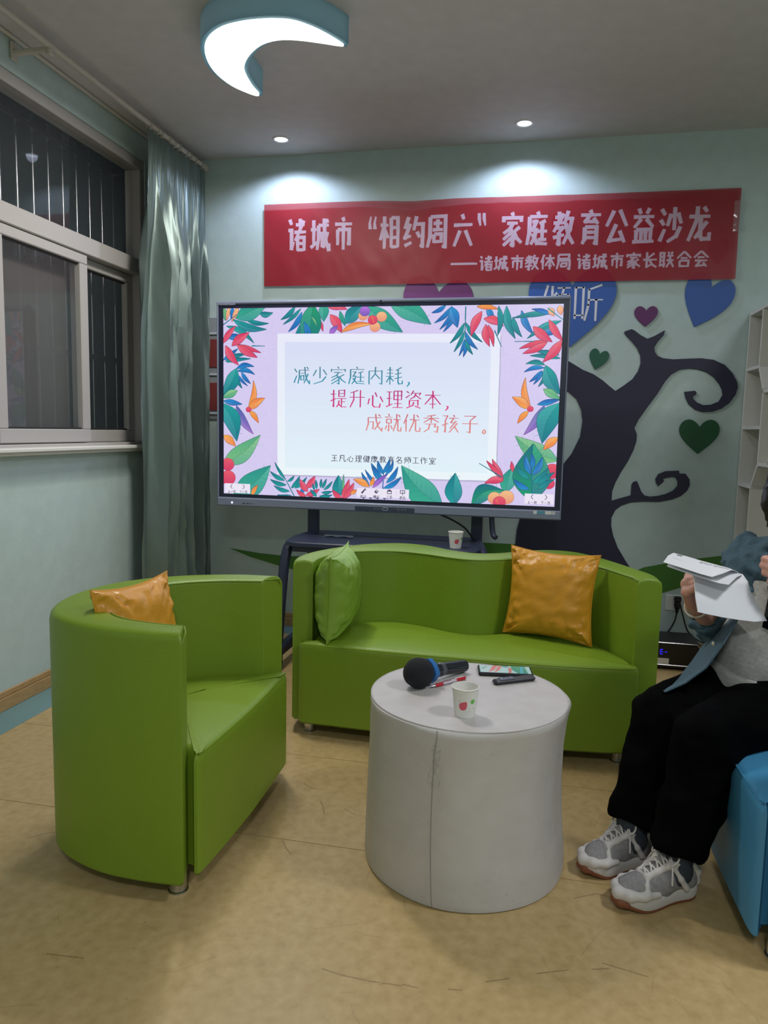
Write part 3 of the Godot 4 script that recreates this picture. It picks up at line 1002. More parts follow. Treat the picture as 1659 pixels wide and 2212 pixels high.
	var hl := ["long green hill strip low on the far wall, pointed at the curtain end", "green hill strip rising toward the bookcase behind the papers"]
	for i in 2:
		solo("hill_cutout", prism(smooth_path(hills[i], 1, true), 0.002), hill, hl[i], "wall decoration", Vector3(0, 0, z + 0.0005), "green hill strips")
	var hearts := [[0.1211, 1.8720, 0.4582, 0.4173, 0.0000, rgb(56, 98, 178), "large blue heart with white lettering above the display's corner", 0.0030, "倾听"],
		[0.7955, 1.8944, 0.2443, 0.2748, -0.3491, rgb(48, 92, 170), "tilted blue heart at the banner's lower right end", 0.0030, ""],
		[0.5046, 1.8218, 0.1183, 0.1071, 0.0000, rgb(98, 36, 98), "small purple heart above the tree's forked branch", 0.0030, ""],
		[0.2733, 1.5974, 0.1022, 0.1089, -0.2443, rgb(30, 94, 72), "small dark green heart between the tree's left boughs", 0.0030, ""],
		[0.8069, 1.1978, 0.2000, 0.1823, 0.0000, rgb(24, 84, 48), "green heart below the tree's curled branch", 0.0030, ""],
		[-0.6130, 1.8652, 0.3919, 0.3638, -0.1396, rgb(120, 48, 124), "purple heart peeping out between banner and display", 0.0030, ""],
		[0.0532, 2.2872, 0.1054, 0.1542, 0.0000, rgb(96, 40, 90), "small heart showing faintly through the middle of the banner", 0.0030, ""],
		[0.5101, 2.1952, 0.1576, 0.1882, -0.1047, rgb(60, 70, 120), "medium heart showing faintly through the right part of the banner", 0.0030, ""],
		[0.8391, 2.1423, 0.1016, 0.1285, 0.0000, rgb(90, 36, 84), "small heart showing faintly near the banner's right end", 0.0030, ""]]
	for h in hearts:
		var o := solo("heart_cutout", prism(heart(h[2], h[3], h[4]), 0.008, 0.001), paint(h[5], 0.5), h[6], "heart decoration", Vector3(h[0], h[1], z + h[7]), "heart cutouts on the far wall")
		if h[8]:
			var wm := paint(rgb(226, 226, 236), 0.5)
			var k := 0
			for ch in h[8]:
				var pieces: Array = composed[ch]
				var bits := []
				for pc in pieces:
					for line in strokes[pc[0]].split(";"):
						var nums: PackedFloat64Array = line.split_floats(" ", false)
						for i in nums.size() / 2 - 1:
							var a := Vector2(pc[1] + nums[i * 2] * (pc[2] - pc[1]) / 100.0, -nums[i * 2 + 1]) / 100.0
							var b := Vector2(pc[1] + nums[i * 2 + 2] * (pc[2] - pc[1]) / 100.0, -nums[i * 2 + 3]) / 100.0
							var d := (b - a).normalized()
							var n := Vector2(-d.y, d.x) * lerpf(0.022, 0.045, absf(d.y))
							a -= d * 0.02
							b += d * 0.02
							var q := []
							for e in [a + n, b + n * 0.8, b - n * 0.8, a - n]:
								q.append(e * Vector2(0.15, 0.19))
							bits.append(prism(q, 0.0012))
				part(o, "lettering", joined(bits), wm, Vector3(-0.158 + k * 0.17, 0.118, 0.0078))
				k += 1
	# a notice board with red panels between curtain and display
	var board := thing("notice_board", "grey notice board with red panels between curtain and display", "notice board", Vector3(-1.83, 1.27, z))
	part(board, "backing", box(Vector3(0.46, 0.60, 0.012), 0.002), paint(rgb(150, 156, 164), 0.5), Vector3(0, 0.27, 0.0062))
	for y in [0.105, 0.36]:
		part(board, "red_panel", box(Vector3(0.46, 0.165, 0.008), 0.002), paint(rgb(128, 54, 54), 0.5), Vector3(0, y, 0.016))
	for y in [0.005, 0.235, 0.475]:
		part(board, "strip", box(Vector3(0.46, 0.012, 0.012), 0.002), paint(rgb(196, 204, 210), 0.4), Vector3(0, y, 0.018))


func build_banner() -> void:
	var w := 2048
	var h := 364
	var img := Image.create(w, h, false, Image.FORMAT_RGBA8)
	img.fill(rgb(158, 14, 34))
	var ink := rgb(208, 178, 196)
	# places of the characters across the banner, as shares of its width
	var big := [["诸", 0.0569], ["城", 0.1102], ["市", 0.1643], ["相", 0.2690], ["约", 0.3231], ["周", 0.3737], ["六", 0.4287], ["家", 0.5329], ["庭", 0.5851], ["教", 0.6384], ["育", 0.6927], ["公", 0.7445], ["益", 0.7973], ["沙", 0.8503], ["龙", 0.9039]]
	for e in big:
		glyph(img, e[0], Vector2(e[1] * w, 0.1756 * h), Vector2(0.0435 * w, 0.4043 * h), 16.0, 17.5, ink)
	var marks := [[0.2460, 1], [0.2570, 1], [0.4849, -1], [0.4953, -1]]
	for e in marks:
		var p := Vector2(e[0] * w, 0.1756 * h + 2)
		var s: float = e[1]
		fill_poly(img, [p + Vector2(-5, 0) * s, p + Vector2(8, 0) * s, p + Vector2(8, 0) * s + Vector2(0, 26), p + Vector2(-2, 56) * Vector2(s, 1) , p + Vector2(-9, 52) * Vector2(s, 1)] if s < 0 else [p + Vector2(2, 0), p + Vector2(9, 4), p + Vector2(5, 28), p + Vector2(10, 56), p + Vector2(-7, 56), p + Vector2(-7, 30)], ink)
	var small := [["诸", 0.4879], ["城", 0.5189], ["市", 0.5533], ["教", 0.5836], ["体", 0.6165], ["局", 0.6491], ["诸", 0.6899], ["城", 0.7219], ["市", 0.7559], ["家", 0.7883], ["长", 0.8205], ["联", 0.8530], ["合", 0.8865], ["会", 0.9185]]
	for e in small:
		glyph(img, e[0], Vector2(e[1] * w, 0.6786 * h), Vector2(0.0292 * w, 0.181 * h), 9.0, 10.0, ink)
	fill_poly(img, [Vector2(872.8, 275.7), Vector2(989.7, 276.6), Vector2(990.1, 286.4), Vector2(873.1, 285.6)], ink)
	var m := StandardMaterial3D.new()
	m.albedo_texture = texture_of(img)
	m.albedo_color = Color(1, 1, 1, 0.84)
	m.transparency = BaseMaterial3D.TRANSPARENCY_ALPHA
	m.roughness = 0.42
	m.metallic_specular = 0.4
	m.texture_repeat = false
	var pts := []
	var cols := 120
	var rows := 14
	var n := FastNoiseLite.new()
	n.seed = 9
	n.frequency = 1.0
	for r in rows:
		var v := float(r) / (rows - 1)
		for c in cols:
			var u := float(c) / (cols - 1)
			var edge := (1.0 - v) * (1.0 - v)
			var low := v * v
			var bulge := 0.004 * n.get_noise_2d(u * 7.0, v * 1.6) + 0.003 * n.get_noise_2d(u * 18.0 + 5.0, v * 3.0 + 8.0)
			bulge += 0.012 * edge * exp(-pow((u - 0.33) / 0.09, 2.0)) + 0.007 * low * exp(-pow((u - 0.42) / 0.1, 2.0))
			var dy := -0.012 * edge * exp(-pow((u - 0.34) / 0.07, 2.0)) + 0.004 * sin(u * 5.0 + 1.0) * edge
			pts.append(Vector3(-1.622 + 2.549 * u, 2.4655 - 0.0145 * u - v * (0.4525 - 0.003 * u) + dy, ROOM_BACK + 0.022 + bulge))
	var b := thing("banner", "long red paper banner with pale lettering high on the far wall", "banner")
	var sheet_part := part(b, "paper", sheet(pts, cols), m)
	sheet_part.set_meta("label", "red paper with two lines of pale characters")
	var tape := StandardMaterial3D.new()
	tape.albedo_color = Color(0.9, 0.92, 0.95, 0.12)
	tape.transparency = BaseMaterial3D.TRANSPARENCY_ALPHA
	tape.roughness = 0.12
	var tp := []
	for r in 12:
		for c in 5:
			var u := float(c) / 4
			var v := float(r) / 11
			tp.append(Vector3(0.898 + 0.062 * u + 0.006 * sin(v * 7.0) * u, 2.385 - 0.15 * v + 0.01 * u, ROOM_BACK + 0.027 + 0.004 * n.get_noise_2d(u * 9.0, v * 14.0) - 0.022 * smoothstep(0.45, 0.8, u)))
	part(b, "adhesive_tape", sheet(tp, 5), tape)


func build_bookcase() -> void:
	var white := paint(rgb(214, 213, 206), 0.45)
	var x0 := 1.012
	var deep := 0.28
	var bc := thing("bookcase", "white open bookcase with slanted dividers at the right edge", "bookcase", Vector3(x0, 0, -4.19))
	var t := 0.016
	# boards given by two ends in (y, z from the far end), seen from the front
	var slats := [
		["side_board", 0.06, 0.008, 1.832, 0.008], ["side_board", 0.06, 1.27, 1.832, 1.27], ["top_board", 1.824, 0.016, 1.824, 1.262],
		["divider", 1.815, 0.24, 1.551, 0.24], ["shelf", 1.543, 0.016, 1.543, 0.248], ["divider", 1.535, 0.245, 1.425, 0.338], ["shelf", 1.418, 0.345, 1.418, 0.80],
		["divider", 1.41, 0.34, 1.08, 0.34], ["shelf", 1.247, 0.016, 1.247, 0.331], ["shelf", 1.072, 0.335, 1.072, 0.80], ["divider", 1.064, 0.332, 0.966, 0.252],
		["shelf", 0.955, 0.016, 0.955, 0.25], ["divider", 0.946, 0.246, 0.668, 0.246], ["cabinet_top", 0.658, 0.016, 0.658, 1.262],
		["divider", 1.815, 0.80, 0.668, 0.80], ["shelf", 1.50, 0.81, 1.50, 1.262], ["shelf", 1.20, 0.81, 1.20, 1.262], ["shelf", 0.92, 0.81, 0.92, 1.262]]
	for s in slats:
		var a := Vector2(s[2], s[1])
		var b := Vector2(s[4], s[3])
		var d := (b - a).normalized()
		var n := Vector2(-d.y, d.x) * t * 0.5
		var q := [a + n, b + n, b - n, a - n]
		# outline in (z, y), thickness along x
		var m := prism(q, deep, 0.0008)
		part(bc, s[0], m, white, Vector3(deep, 0, 0), Vector3(0, -PI / 2, 0))
	part(bc, "back_panel", box(Vector3(0.006, 1.77, 1.25), 0.0), white, Vector3(deep - 0.004, 0.945, 0.639))
	part(bc, "plinth", box(Vector3(deep - 0.03, 0.06, 1.25), 0.002), white, Vector3(deep / 2 + 0.01, 0.031, 0.639))
	for k in 3:
		var d := part(bc, "cabinet_door", box(Vector3(0.016, 0.57, 0.412), 0.003), white, Vector3(0.003, 0.358, 0.225 + k * 0.415))
		part(d, "knob", lathe([Vector2(0.006, 0), Vector2(0.006, 0.012), Vector2(0.012, 0.018), Vector2(0.01, 0.024), Vector2(0, 0.025)], 14), paint(rgb(190, 190, 190), 0.3, 1.0), Vector3(-0.008, 0.18, 0.15), Vector3(0, 0, PI / 2))


# ---------------------------------------------------------------- display

func leafy(img: Image, a: Vector2, b: Vector2, w: float, c1: Color, c2: Color, bend := 0.0, rib := true, outline := true) -> void:
	var d := b - a
	var n := Vector2(-d.y, d.x).normalized()
	var prof := [0.0, 0.42, 0.75, 0.95, 1.0, 0.92, 0.76, 0.54, 0.28, 0.0]
	for pass_ in ([0, 1] if outline else [1]):
		var l := []
		var r := []
		var grow := 1.6 if pass_ == 0 else 0.0
		for i in prof.size():
			var t := float(i) / (prof.size() - 1)
			var mid := a + d * t + n * bend * sin(PI * t)
			l.append(mid + n * (prof[i] * w + grow))
			r.append(mid - n * (prof[i] * w + grow))
		r.reverse()
		var dark := c2.lerp(Color(0.16, 0.2, 0.3), 0.55)
		if pass_ == 0:
			fill_poly(img, smooth_path(l, 3) + smooth_path(r, 3), dark)
		elif a.y < b.y:
			fill_poly(img, smooth_path(l, 3) + smooth_path(r, 3), c1, c2)
		else:
			fill_poly(img, smooth_path(l, 3) + smooth_path(r, 3), c2, c1)
		if pass_ == 1 and w > 12:
			# the nearer half a little paler, as drawn
			var half := []
			for i in prof.size():
				var t := float(i) / (prof.size() - 1)
				half.append(a + d * t + n * bend * sin(PI * t))
			half.reverse()
			fill_poly(img, smooth_path(l, 3) + smooth_path(half, 3), c1.lerp(Color.WHITE, 0.13), c2.lerp(Color.WHITE, 0.10))
	if rib and w > 9:
		var last := a
		for i in range(1, 9):
			var t := float(i) / 8
			var p := a + d * t + n * bend * sin(PI * t)
			stroke(img, last, p, 2.0, 1.6, c1.lerp(Color(0.1, 0.25, 0.3), 0.35))
			last = p
		if w > 34:
			for i in range(1, 7):
				var t := 0.12 + 0.11 * i
				var p := a + d * t + n * bend * sin(PI * t)
				for s in [-1, 1]:
					stroke(img, p, p + d.normalized() * w * 0.55 + n * s * w * 0.62, 1.5, 1.0, c1.lerp(Color(0.1, 0.3, 0.35), 0.28))


func screen_picture() -> ImageTexture:
	var img := Image.create(1600, 900, false, Image.FORMAT_RGBA8)
	img.fill(rgb(216, 206, 244))
	# woven ground of the slide
	var rng := RandomNumberGenerator.new()
	rng.seed = 3
	for k in 2600:
		var x := rng.randi_range(0, 1595)
		var y := rng.randi_range(0, 895)
		var c := rgb(204, 192, 236) if k % 2 else rgb(226, 216, 250)
		if k % 3:
			img.fill_rect(Rect2i(x, y, 1, rng.randi_range(6, 40)), c)
		else:
			img.fill_rect(Rect2i(x, y, rng.randi_range(6, 40), 1), c)
	var green := [rgb(62, 176, 146), rgb(40, 148, 140)]
	var teal := [rgb(34, 164, 160), rgb(24, 118, 138)]
	var blue := [rgb(40, 150, 214), rgb(36, 96, 178)]
	var red := [rgb(232, 92, 110), rgb(214, 60, 104)]
	var orange := [rgb(246, 170, 82), rgb(238, 128, 72)]
	var lime := [rgb(128, 196, 132), rgb(84, 170, 132)]
	var peach := [rgb(246, 196, 140), rgb(236, 150, 124)]
	var purple := [rgb(190, 116, 222), rgb(120, 92, 188)]
	var deep := [rgb(30, 160, 110), rgb(24, 112, 130)]
	var violet := [rgb(72, 102, 172), rgb(160, 110, 200)]
	var pal := {"g": green, "t": teal, "b": blue, "r": red, "o": orange, "l": lime, "k": peach, "p": purple, "d": deep, "v": violet}
	var before := [["t", 364, -4, 293, 56, 11, -8],
		["t", 392, 6, 305, 78, 8, -5],
		["b", 398, 22, 331, 113, 12, -9],
		["t", 401, 67, 359, 140, 10, -6],
		["g", 504, -18, 505, 67, 24, 0],
		["r", 491, 65, 502, 112, 6, 0],
		["d", 451, -19, 404, 201, 51, -11],
		["b", 409, 65, 419, 154, 7, -5],
		["b", 420, 75, 439, 149, 6, -6],
		["l", 446, 44, 472, 88, 5, -3],
		["g", 583, 19, 611, 88, 10, 3],
		["t", 608, 77, 698, -10, 31, -5],
		["r", 527, 3, 618, 12, 16, -10],
		["r", 536, 34, 595, 120, 21, -4],
		["p", 534, 124, 573, 85, 12, 0],
		["o", 590, 116, 743, 81, 14, -14],
		["g", 708, 0, 884, 118, 40, 5],
		["g", 822, -8, 1015, 84, 43, -14],
		["k", 695, 42, 22],
		["k", 783, 47, 24],
		["k", 753, 93, 24],
		["r", 741, 61, 22],
		["p", 703, 21, 24],
		["o", 736, 45, 749, 77, 1, 0]]
	var after := [["l", 5, -3, 10, 58, 12, 0],
		["k", 31, -8, 16, 58, 9, 0],
		["b", 49, -8, 40, 51, 8, 0],
		["k", 78, -8, 43, 64, 11, 0],
		["t", 0, 77, 70, 29, 2, 0],
		["t", 183, 25, 253, 23, 13, 8],
		["t", 116, 54, 232, 73, 10, 8],
		["t", 49, 53, 221, 101, 18, 16],
		["g", 64, 48, 227, -22, 40, 0],
		["t", 16, 84, 157, 165, 13, -16],
		["b", 19, 137, 99, 132, 14, 0],
		["b", -1, 247, 75, 192, 10, 0],
		["r", -1, 165, 64, 83, 14, -5],
		["t", 10, 254, 117, 217, 11, -8],
		["t", 19, 257, 140, 240, 8, -5],
		["r", 43, 179, 134, 115, 20, -5],
		["r", 72, 173, 193, 211, 11, 0],
		["r", 69, 173, 175, 234, 18, 4],
		["r", 10, 176, 78, 270, 19, 8],
		["t", 146, 178, 213, 180, 1, 0],
		["b", 66, 288, 158, 277, 11, -12],
		["b", 72, 299, 162, 315, 10, -12],
		["b", 93, 305, 140, 359, 9, 4],
		["b", 69, 313, 125, 370, 6, 4],
		["t", 66, 324, 96, 382, 8, 3],
		["t", 69, 285, -8, 419, 33, -11],
		["l", 72, 393, -8, 430, 18, 0],
		["b", -2, 444, 97, 459, 13, 0],
		["o", 128, 484, 155, 344, 14, 16],
		["o", 131, 484, 214, 427, 19, -6],
		["o", 134, 489, 182, 548, 12, -4],
		["v", 66, 465, 155, 603, 20, 11],
		["t", -14, 452, 69, 640, 43, -21],
		["l", -9, 756, 191, 607, 43, 16],
		["o", -2, 612, 63, 664, 18, -3],
		["g", 51, 908, 244, 754, 56, 16],
		["o", 147, 907, 179, 852, 10, -4],
		["r", 21, 755, 33],
		["r", 23, 821, 38],
		["r", 130, 484, 13],
		["b", 1080, 0, 1016, 32, 9, -5],
		["b", 1109, 5, 1030, 78, 10, -8],
		["b", 1120, 20, 1055, 107, 9, -6],
		["b", 1128, 36, 1072, 118, 8, -4],
		["b", 1104, 5, 1136, 99, 23, 0],
		["t", 1170, 6, 1172, 176, 1, 0],
		["t", 1167, 79, 1104, 169, 10, -8],
		["t", 1168, 115, 1123, 208, 8, -5],
		["b", 1170, 151, 1147, 226, 6, -4],
		["b", 1173, 161, 1166, 231, 8, -6],
		["t", 1175, 153, 1209, 220, 8, 5],
		["b", 1173, 120, 1231, 197, 10, 9],
		["t", 1172, 77, 1251, 165, 10, 10],
		["b", 1266, 12, 1299, 73, 13, 0],
		["r", 1244, 27, 1199, 139, 18, 8],
		["o", 1220, 7, 1317, 19, 11, -4],
		["r", 1253, 60, 1342, 94, 18, -9],
		["r", 1263, 85, 1283, 185, 16, 9],
		["r", 1273, 88, 1301, 185, 10, -4],
		["t", 1303, 113, 1336, 185, 2, 0],
		["t", 1317, 5, 1317, 136, 12, -11],
		["t", 1352, 6, 1396, 150, 18, 13],
		["t", 1382, 54, 1425, 143, 12, 9],
		["b", 1418, 26, 1475, 132, 14, 9],
		["t", 1548, 40, 1382, 59, 11, 5],
		["b", 1548, 45, 1463, 21, 9, 4],
		["t", 1593, 73, 1448, 150, 14, 11],
		["b", 1581, 115, 1507, 130, 13, 0],
		["k", 1537, 16, 1561, 53, 13, 0],
		["k", 1581, 6, 1592, 48, 13, 0],
		["g", 1532, 18, 1602, 70, 2, 0],
		["r", 1539, 68, 1605, 162, 15, 5],
		["t", 1596, 237, 1464, 225, 10, 5],
		["t", 1590, 222, 1481, 205, 9, 4],
		["r", 1471, 97, 1558, 165, 20, 4],
		["r", 1538, 162, 1415, 194, 12, 4],
		["r", 1536, 167, 1431, 216, 15, -4],
		["r", 1600, 157, 1520, 254, 20, -6],
		["t", 1479, 162, 1393, 163, 1, 0],
		["t", 1530, 265, 1447, 261, 10, 10],
		["b", 1529, 278, 1441, 297, 9, 9],
		["b", 1519, 290, 1466, 341, 8, -4],
		["b", 1522, 295, 1484, 352, 6, -3],
		["t", 1535, 310, 1506, 362, 6, -3],
		["t", 1533, 267, 1603, 396, 31, 11],
		["l", 1528, 372, 1604, 416, 17, 0],
		["b", 1505, 441, 1602, 418, 12, 0],
		["o", 1476, 461, 1448, 322, 14, -16],
		["o", 1469, 461, 1392, 408, 19, 6],
		["o", 1468, 471, 1421, 527, 12, 4],
		["v", 1536, 445, 1451, 578, 20, -11],
		["t", 1605, 431, 1533, 615, 47, 21],
		["l", 1607, 691, 1413, 585, 43, -16],
		["o", 1602, 586, 1540, 644, 18, 4],
		["r", 1475, 461, 13],
		["r", 1584, 739, 35],
		["r", 1571, 796, 25],
		["g", 1374, 845, 1403, 729, 32, 0],
		["r", 1408, 747, 1401, 700, 8, 0],
		["d", 1499, 883, 1495, 616, 83, -5],
		["r", 1367, 785, 1314, 692, 14, -3],
		["r", 1366, 777, 1288, 700, 11, -2],
		["r", 1369, 788, 1283, 804, 16, 8],
		["t", 1359, 772, 1255, 713, 2, 0],
		["b", 1489, 757, 1462, 670, 13, -5],
		["b", 1493, 736, 1489, 659, 10, 5],
		["b", 1496, 760, 1538, 675, 13, 8],
		["t", 1496, 799, 1566, 724, 12, 8],
		["t", 1485, 778, 1421, 717, 11, -6],
		["b", 1486, 825, 1414, 781, 12, -8],
		["t", 1498, 856, 1492, 716, 1, 0],
		["t", 1521, 803, 1594, 744, 11, -5],
		["t", 1522, 824, 1596, 775, 10, -5],
		["d", 1225, 910, 1374, 835, 38, -32],
		["k", 1331, 871, 30],
		["k", 1385, 865, 33],
		["r", 1353, 889, 28],
		["o", 1339, 876, 1348, 897, 2, 0],
		["g", 1092, 921, 893, 735, 63, -21],
		["t", 1145, 913, 1147, 761, 39, -5],
		["t", 367, 901, 311, 800, 1, 0],
		["t", 322, 820, 266, 738, 6, -4],
		["t", 317, 825, 242, 783, 9, -6],
		["t", 325, 847, 243, 822, 10, -7],
		["t", 343, 877, 261, 852, 9, -7],
		["t", 354, 899, 280, 897, 9, -6],
		["t", 332, 829, 366, 800, 6, 4],
		["t", 351, 861, 393, 801, 10, 7],
		["t", 370, 861, 429, 805, 8, 6],
		["b", 396, 888, 427, 846, 9, 0],
		["r", 435, 876, 395, 816, 15, -4],
		["r", 430, 859, 470, 798, 16, 4],
		["r", 425, 899, 377, 868, 10, -4],
		["r", 425, 894, 494, 861, 13, 5],
		["t", 469, 865, 458, 837, 5, 0],
		["t", 479, 860, 476, 818, 6, 0],
		["t", 500, 854, 502, 811, 6, 0],
		["t", 509, 856, 528, 810, 6, 0],
		["t", 516, 863, 557, 821, 6, 4],
		["t", 505, 877, 558, 869, 7, 4],
		["t", 493, 896, 558, 887, 8, 4],
		["t", 480, 897, 448, 865, 8, 0],
		["t", 586, 900, 588, 790, 27, 0],
		["l", 611, 879, 613, 786, 5, 0],
		["r", 606, 904, 640, 808, 15, 5],
		["r", 616, 904, 665, 824, 14, 4],
		["r", 604, 904, 558, 861, 12, -4],
		["o", 649, 878, 679, 857, 9, 0],
		["b", 805, 852, 809, 759, 1, 0],
		["b", 804, 798, 747, 728, 12, -7],
		["b", 807, 778, 779, 715, 10, -6],
		["b", 740, 835, 701, 773, 7, -3],
		["b", 775, 833, 718, 760, 7, -3],
		["o", 740, 840, 661, 807, 15, 5],
		["o", 745, 837, 758, 792, 9, 4],
		["p", 757, 844, 828, 777, 11, -4],
		["b", 802, 775, 835, 705, 10, 8],
		["b", 817, 780, 853, 713, 8, 8],
		["b", 823, 819, 876, 741, 11, 8],
		["b", 807, 847, 894, 788, 11, 8],
		["b", 783, 804, 754, 743, 10, 0]]
	for e in before:
		art(img, e, pal)
	# the white card
	var card := [Vector2(276, 121), Vector2(1330, 128), Vector2(1333, 792), Vector2(280, 796)]
	var shade := []
	for p in card:
		shade.append(p + Vector2(5, 7))
	fill_poly(img, shade, rgb(188, 182, 214))
	fill_poly(img, card, rgb(236, 238, 254), rgb(240, 250, 255))
	fill_poly(img, [Vector2(314, 160), Vector2(1290, 166), Vector2(1293, 758), Vector2(318, 761)], rgb(220, 226, 250), rgb(230, 246, 254))
	write_line(img, "减少家庭内耗，", Vector2(360, 275), Vector2(79.9, 79.9 * 1.06), 89.90, 3.4, 6.6, rgb(96, 128, 148), rgb(48, 150, 176))
	write_line(img, "提升心理资本，", Vector2(543, 383), Vector2(79.9, 79.9 * 1.06), 89.90, 3.4, 6.6, rgb(176, 62, 128), rgb(226, 50, 122))
	write_line(img, "成就优秀孩子。", Vector2(718, 492), Vector2(79.9, 79.9 * 1.06), 89.90, 3.4, 6.6, rgb(206, 108, 122), rgb(232, 148, 140))
	write_line(img, "王凡心理健康教育名师工作室", Vector2(550, 692), Vector2(33, 33), 39.33, 2.4, 3.2, rgb(62, 62, 84))
	for e in after:
		art(img, e, pal)
	# buttons of the presentation
	var panel := rgb(238, 232, 248)
	var line := rgb(84, 76, 104)
	for r in [Rect2i(6, 849, 133, 47), Rect2i(1466, 844, 129, 46)]:
		img.fill_rect(r, panel)
		for s in 2:
			var c: Vector2 = Vector2(r.position) + Vector2(r.size) * Vector2(0.27 + 0.46 * s, 0.32)
			var q := -6.0 if s == 0 else 6.0
			stroke(img, c + Vector2(-q * 0.5, -11), c + Vector2(q, 0), 2.6, 2.6, line)
			stroke(img, c + Vector2(q, 0), c + Vector2(-q * 0.5, 11), 2.6, 2.6, line)
			write_line(img, "上一页" if s == 0 else "下一页", c + Vector2(-21, 19), Vector2(13, 14), 14.5, 1.5, 1.7, line)
	var bar: Rect2i = Rect2i(679, 847, 253, 43)
	img.fill_rect(bar, panel)
	var words := ["批注", "橡皮", "工具", "退出"]
	for k in 4:
		var c: Vector2 = Vector2(bar.position) + Vector2(bar.size) * Vector2(0.13 + 0.25 * k, 0.34)
		match k:
			0:
				stroke(img, c + Vector2(-9, 11), c + Vector2(3, -3), 9, 7, line)
				stroke(img, c + Vector2(3, -3), c + Vector2(10, -11), 6, 8, line)
			1:
				fill_poly(img, [c + Vector2(-11, 2), c + Vector2(0, -10), c + Vector2(11, -2), c + Vector2(0, 11)], line)
				fill_poly(img, [c + Vector2(-2, -4), c + Vector2(2, -7), c + Vector2(7, -2), c + Vector2(2, 3)], panel)
			2:
				img.fill_rect(Rect2i(int(c.x) - 11, int(c.y) - 7, 22, 17), line)
				img.fill_rect(Rect2i(int(c.x) - 8, int(c.y) - 1, 16, 8), panel)
				img.fill_rect(Rect2i(int(c.x) - 5, int(c.y) - 11, 10, 4), line)
			3:
				img.fill_rect(Rect2i(int(c.x) - 12, int(c.y) - 10, 24, 16), line)
				img.fill_rect(Rect2i(int(c.x) - 9, int(c.y) - 7, 18, 10), panel)
				img.fill_rect(Rect2i(int(c.x) - 1, int(c.y) + 6, 3, 7), line)
				fill_poly(img, [c + Vector2(-2, -6), c + Vector2(4, -2), c + Vector2(-2, 2)], line)
		write_line(img, words[k], c + Vector2(-15, 18), Vector2(14, 15), 15.5, 1.5, 1.7, line)
	img.fill_rect(Rect2i(bar.position.x + int(bar.size.x * 0.76), bar.position.y + 10, 2, bar.size.y - 24), rgb(206, 200, 220))
	for k in 4:
		fill_poly(img, [Vector2(bar.position.x + 24 + k * 34, bar.end.y + 2), Vector2(bar.position.x + 44 + k * 34, bar.end.y + 2), Vector2(bar.position.x + 34 + k * 34, bar.end.y + 9)], rgb(58, 70, 110))
	return texture_of(img)


func art(img: Image, e: Array, pal: Dictionary) -> void:
	# a leaf or petal: [colour, ax, ay, bx, by, half width, bend]; a round petal: [colour, x, y, radius]
	var c: Array = pal[e[0]]
	if e.size() == 4:
		blob(img, Vector2(e[1], e[2]), e[3] + 1.5, e[3] * 0.92 + 1.5, c[1].lerp(Color(0.3, 0.15, 0.25), 0.25))
		blob(img, Vector2(e[1], e[2]), e[3], e[3] * 0.92, c[0], c[1])
	elif e[5] < 3:
		stroke(img, Vector2(e[1], e[2]), Vector2(e[3], e[4]), 5, 3, c[1])
	else:
		leafy(img, Vector2(e[1], e[2]), Vector2(e[3], e[4]), e[5], c[0], c[1], e[6], e[0] in ["g", "t", "d", "l", "b"])


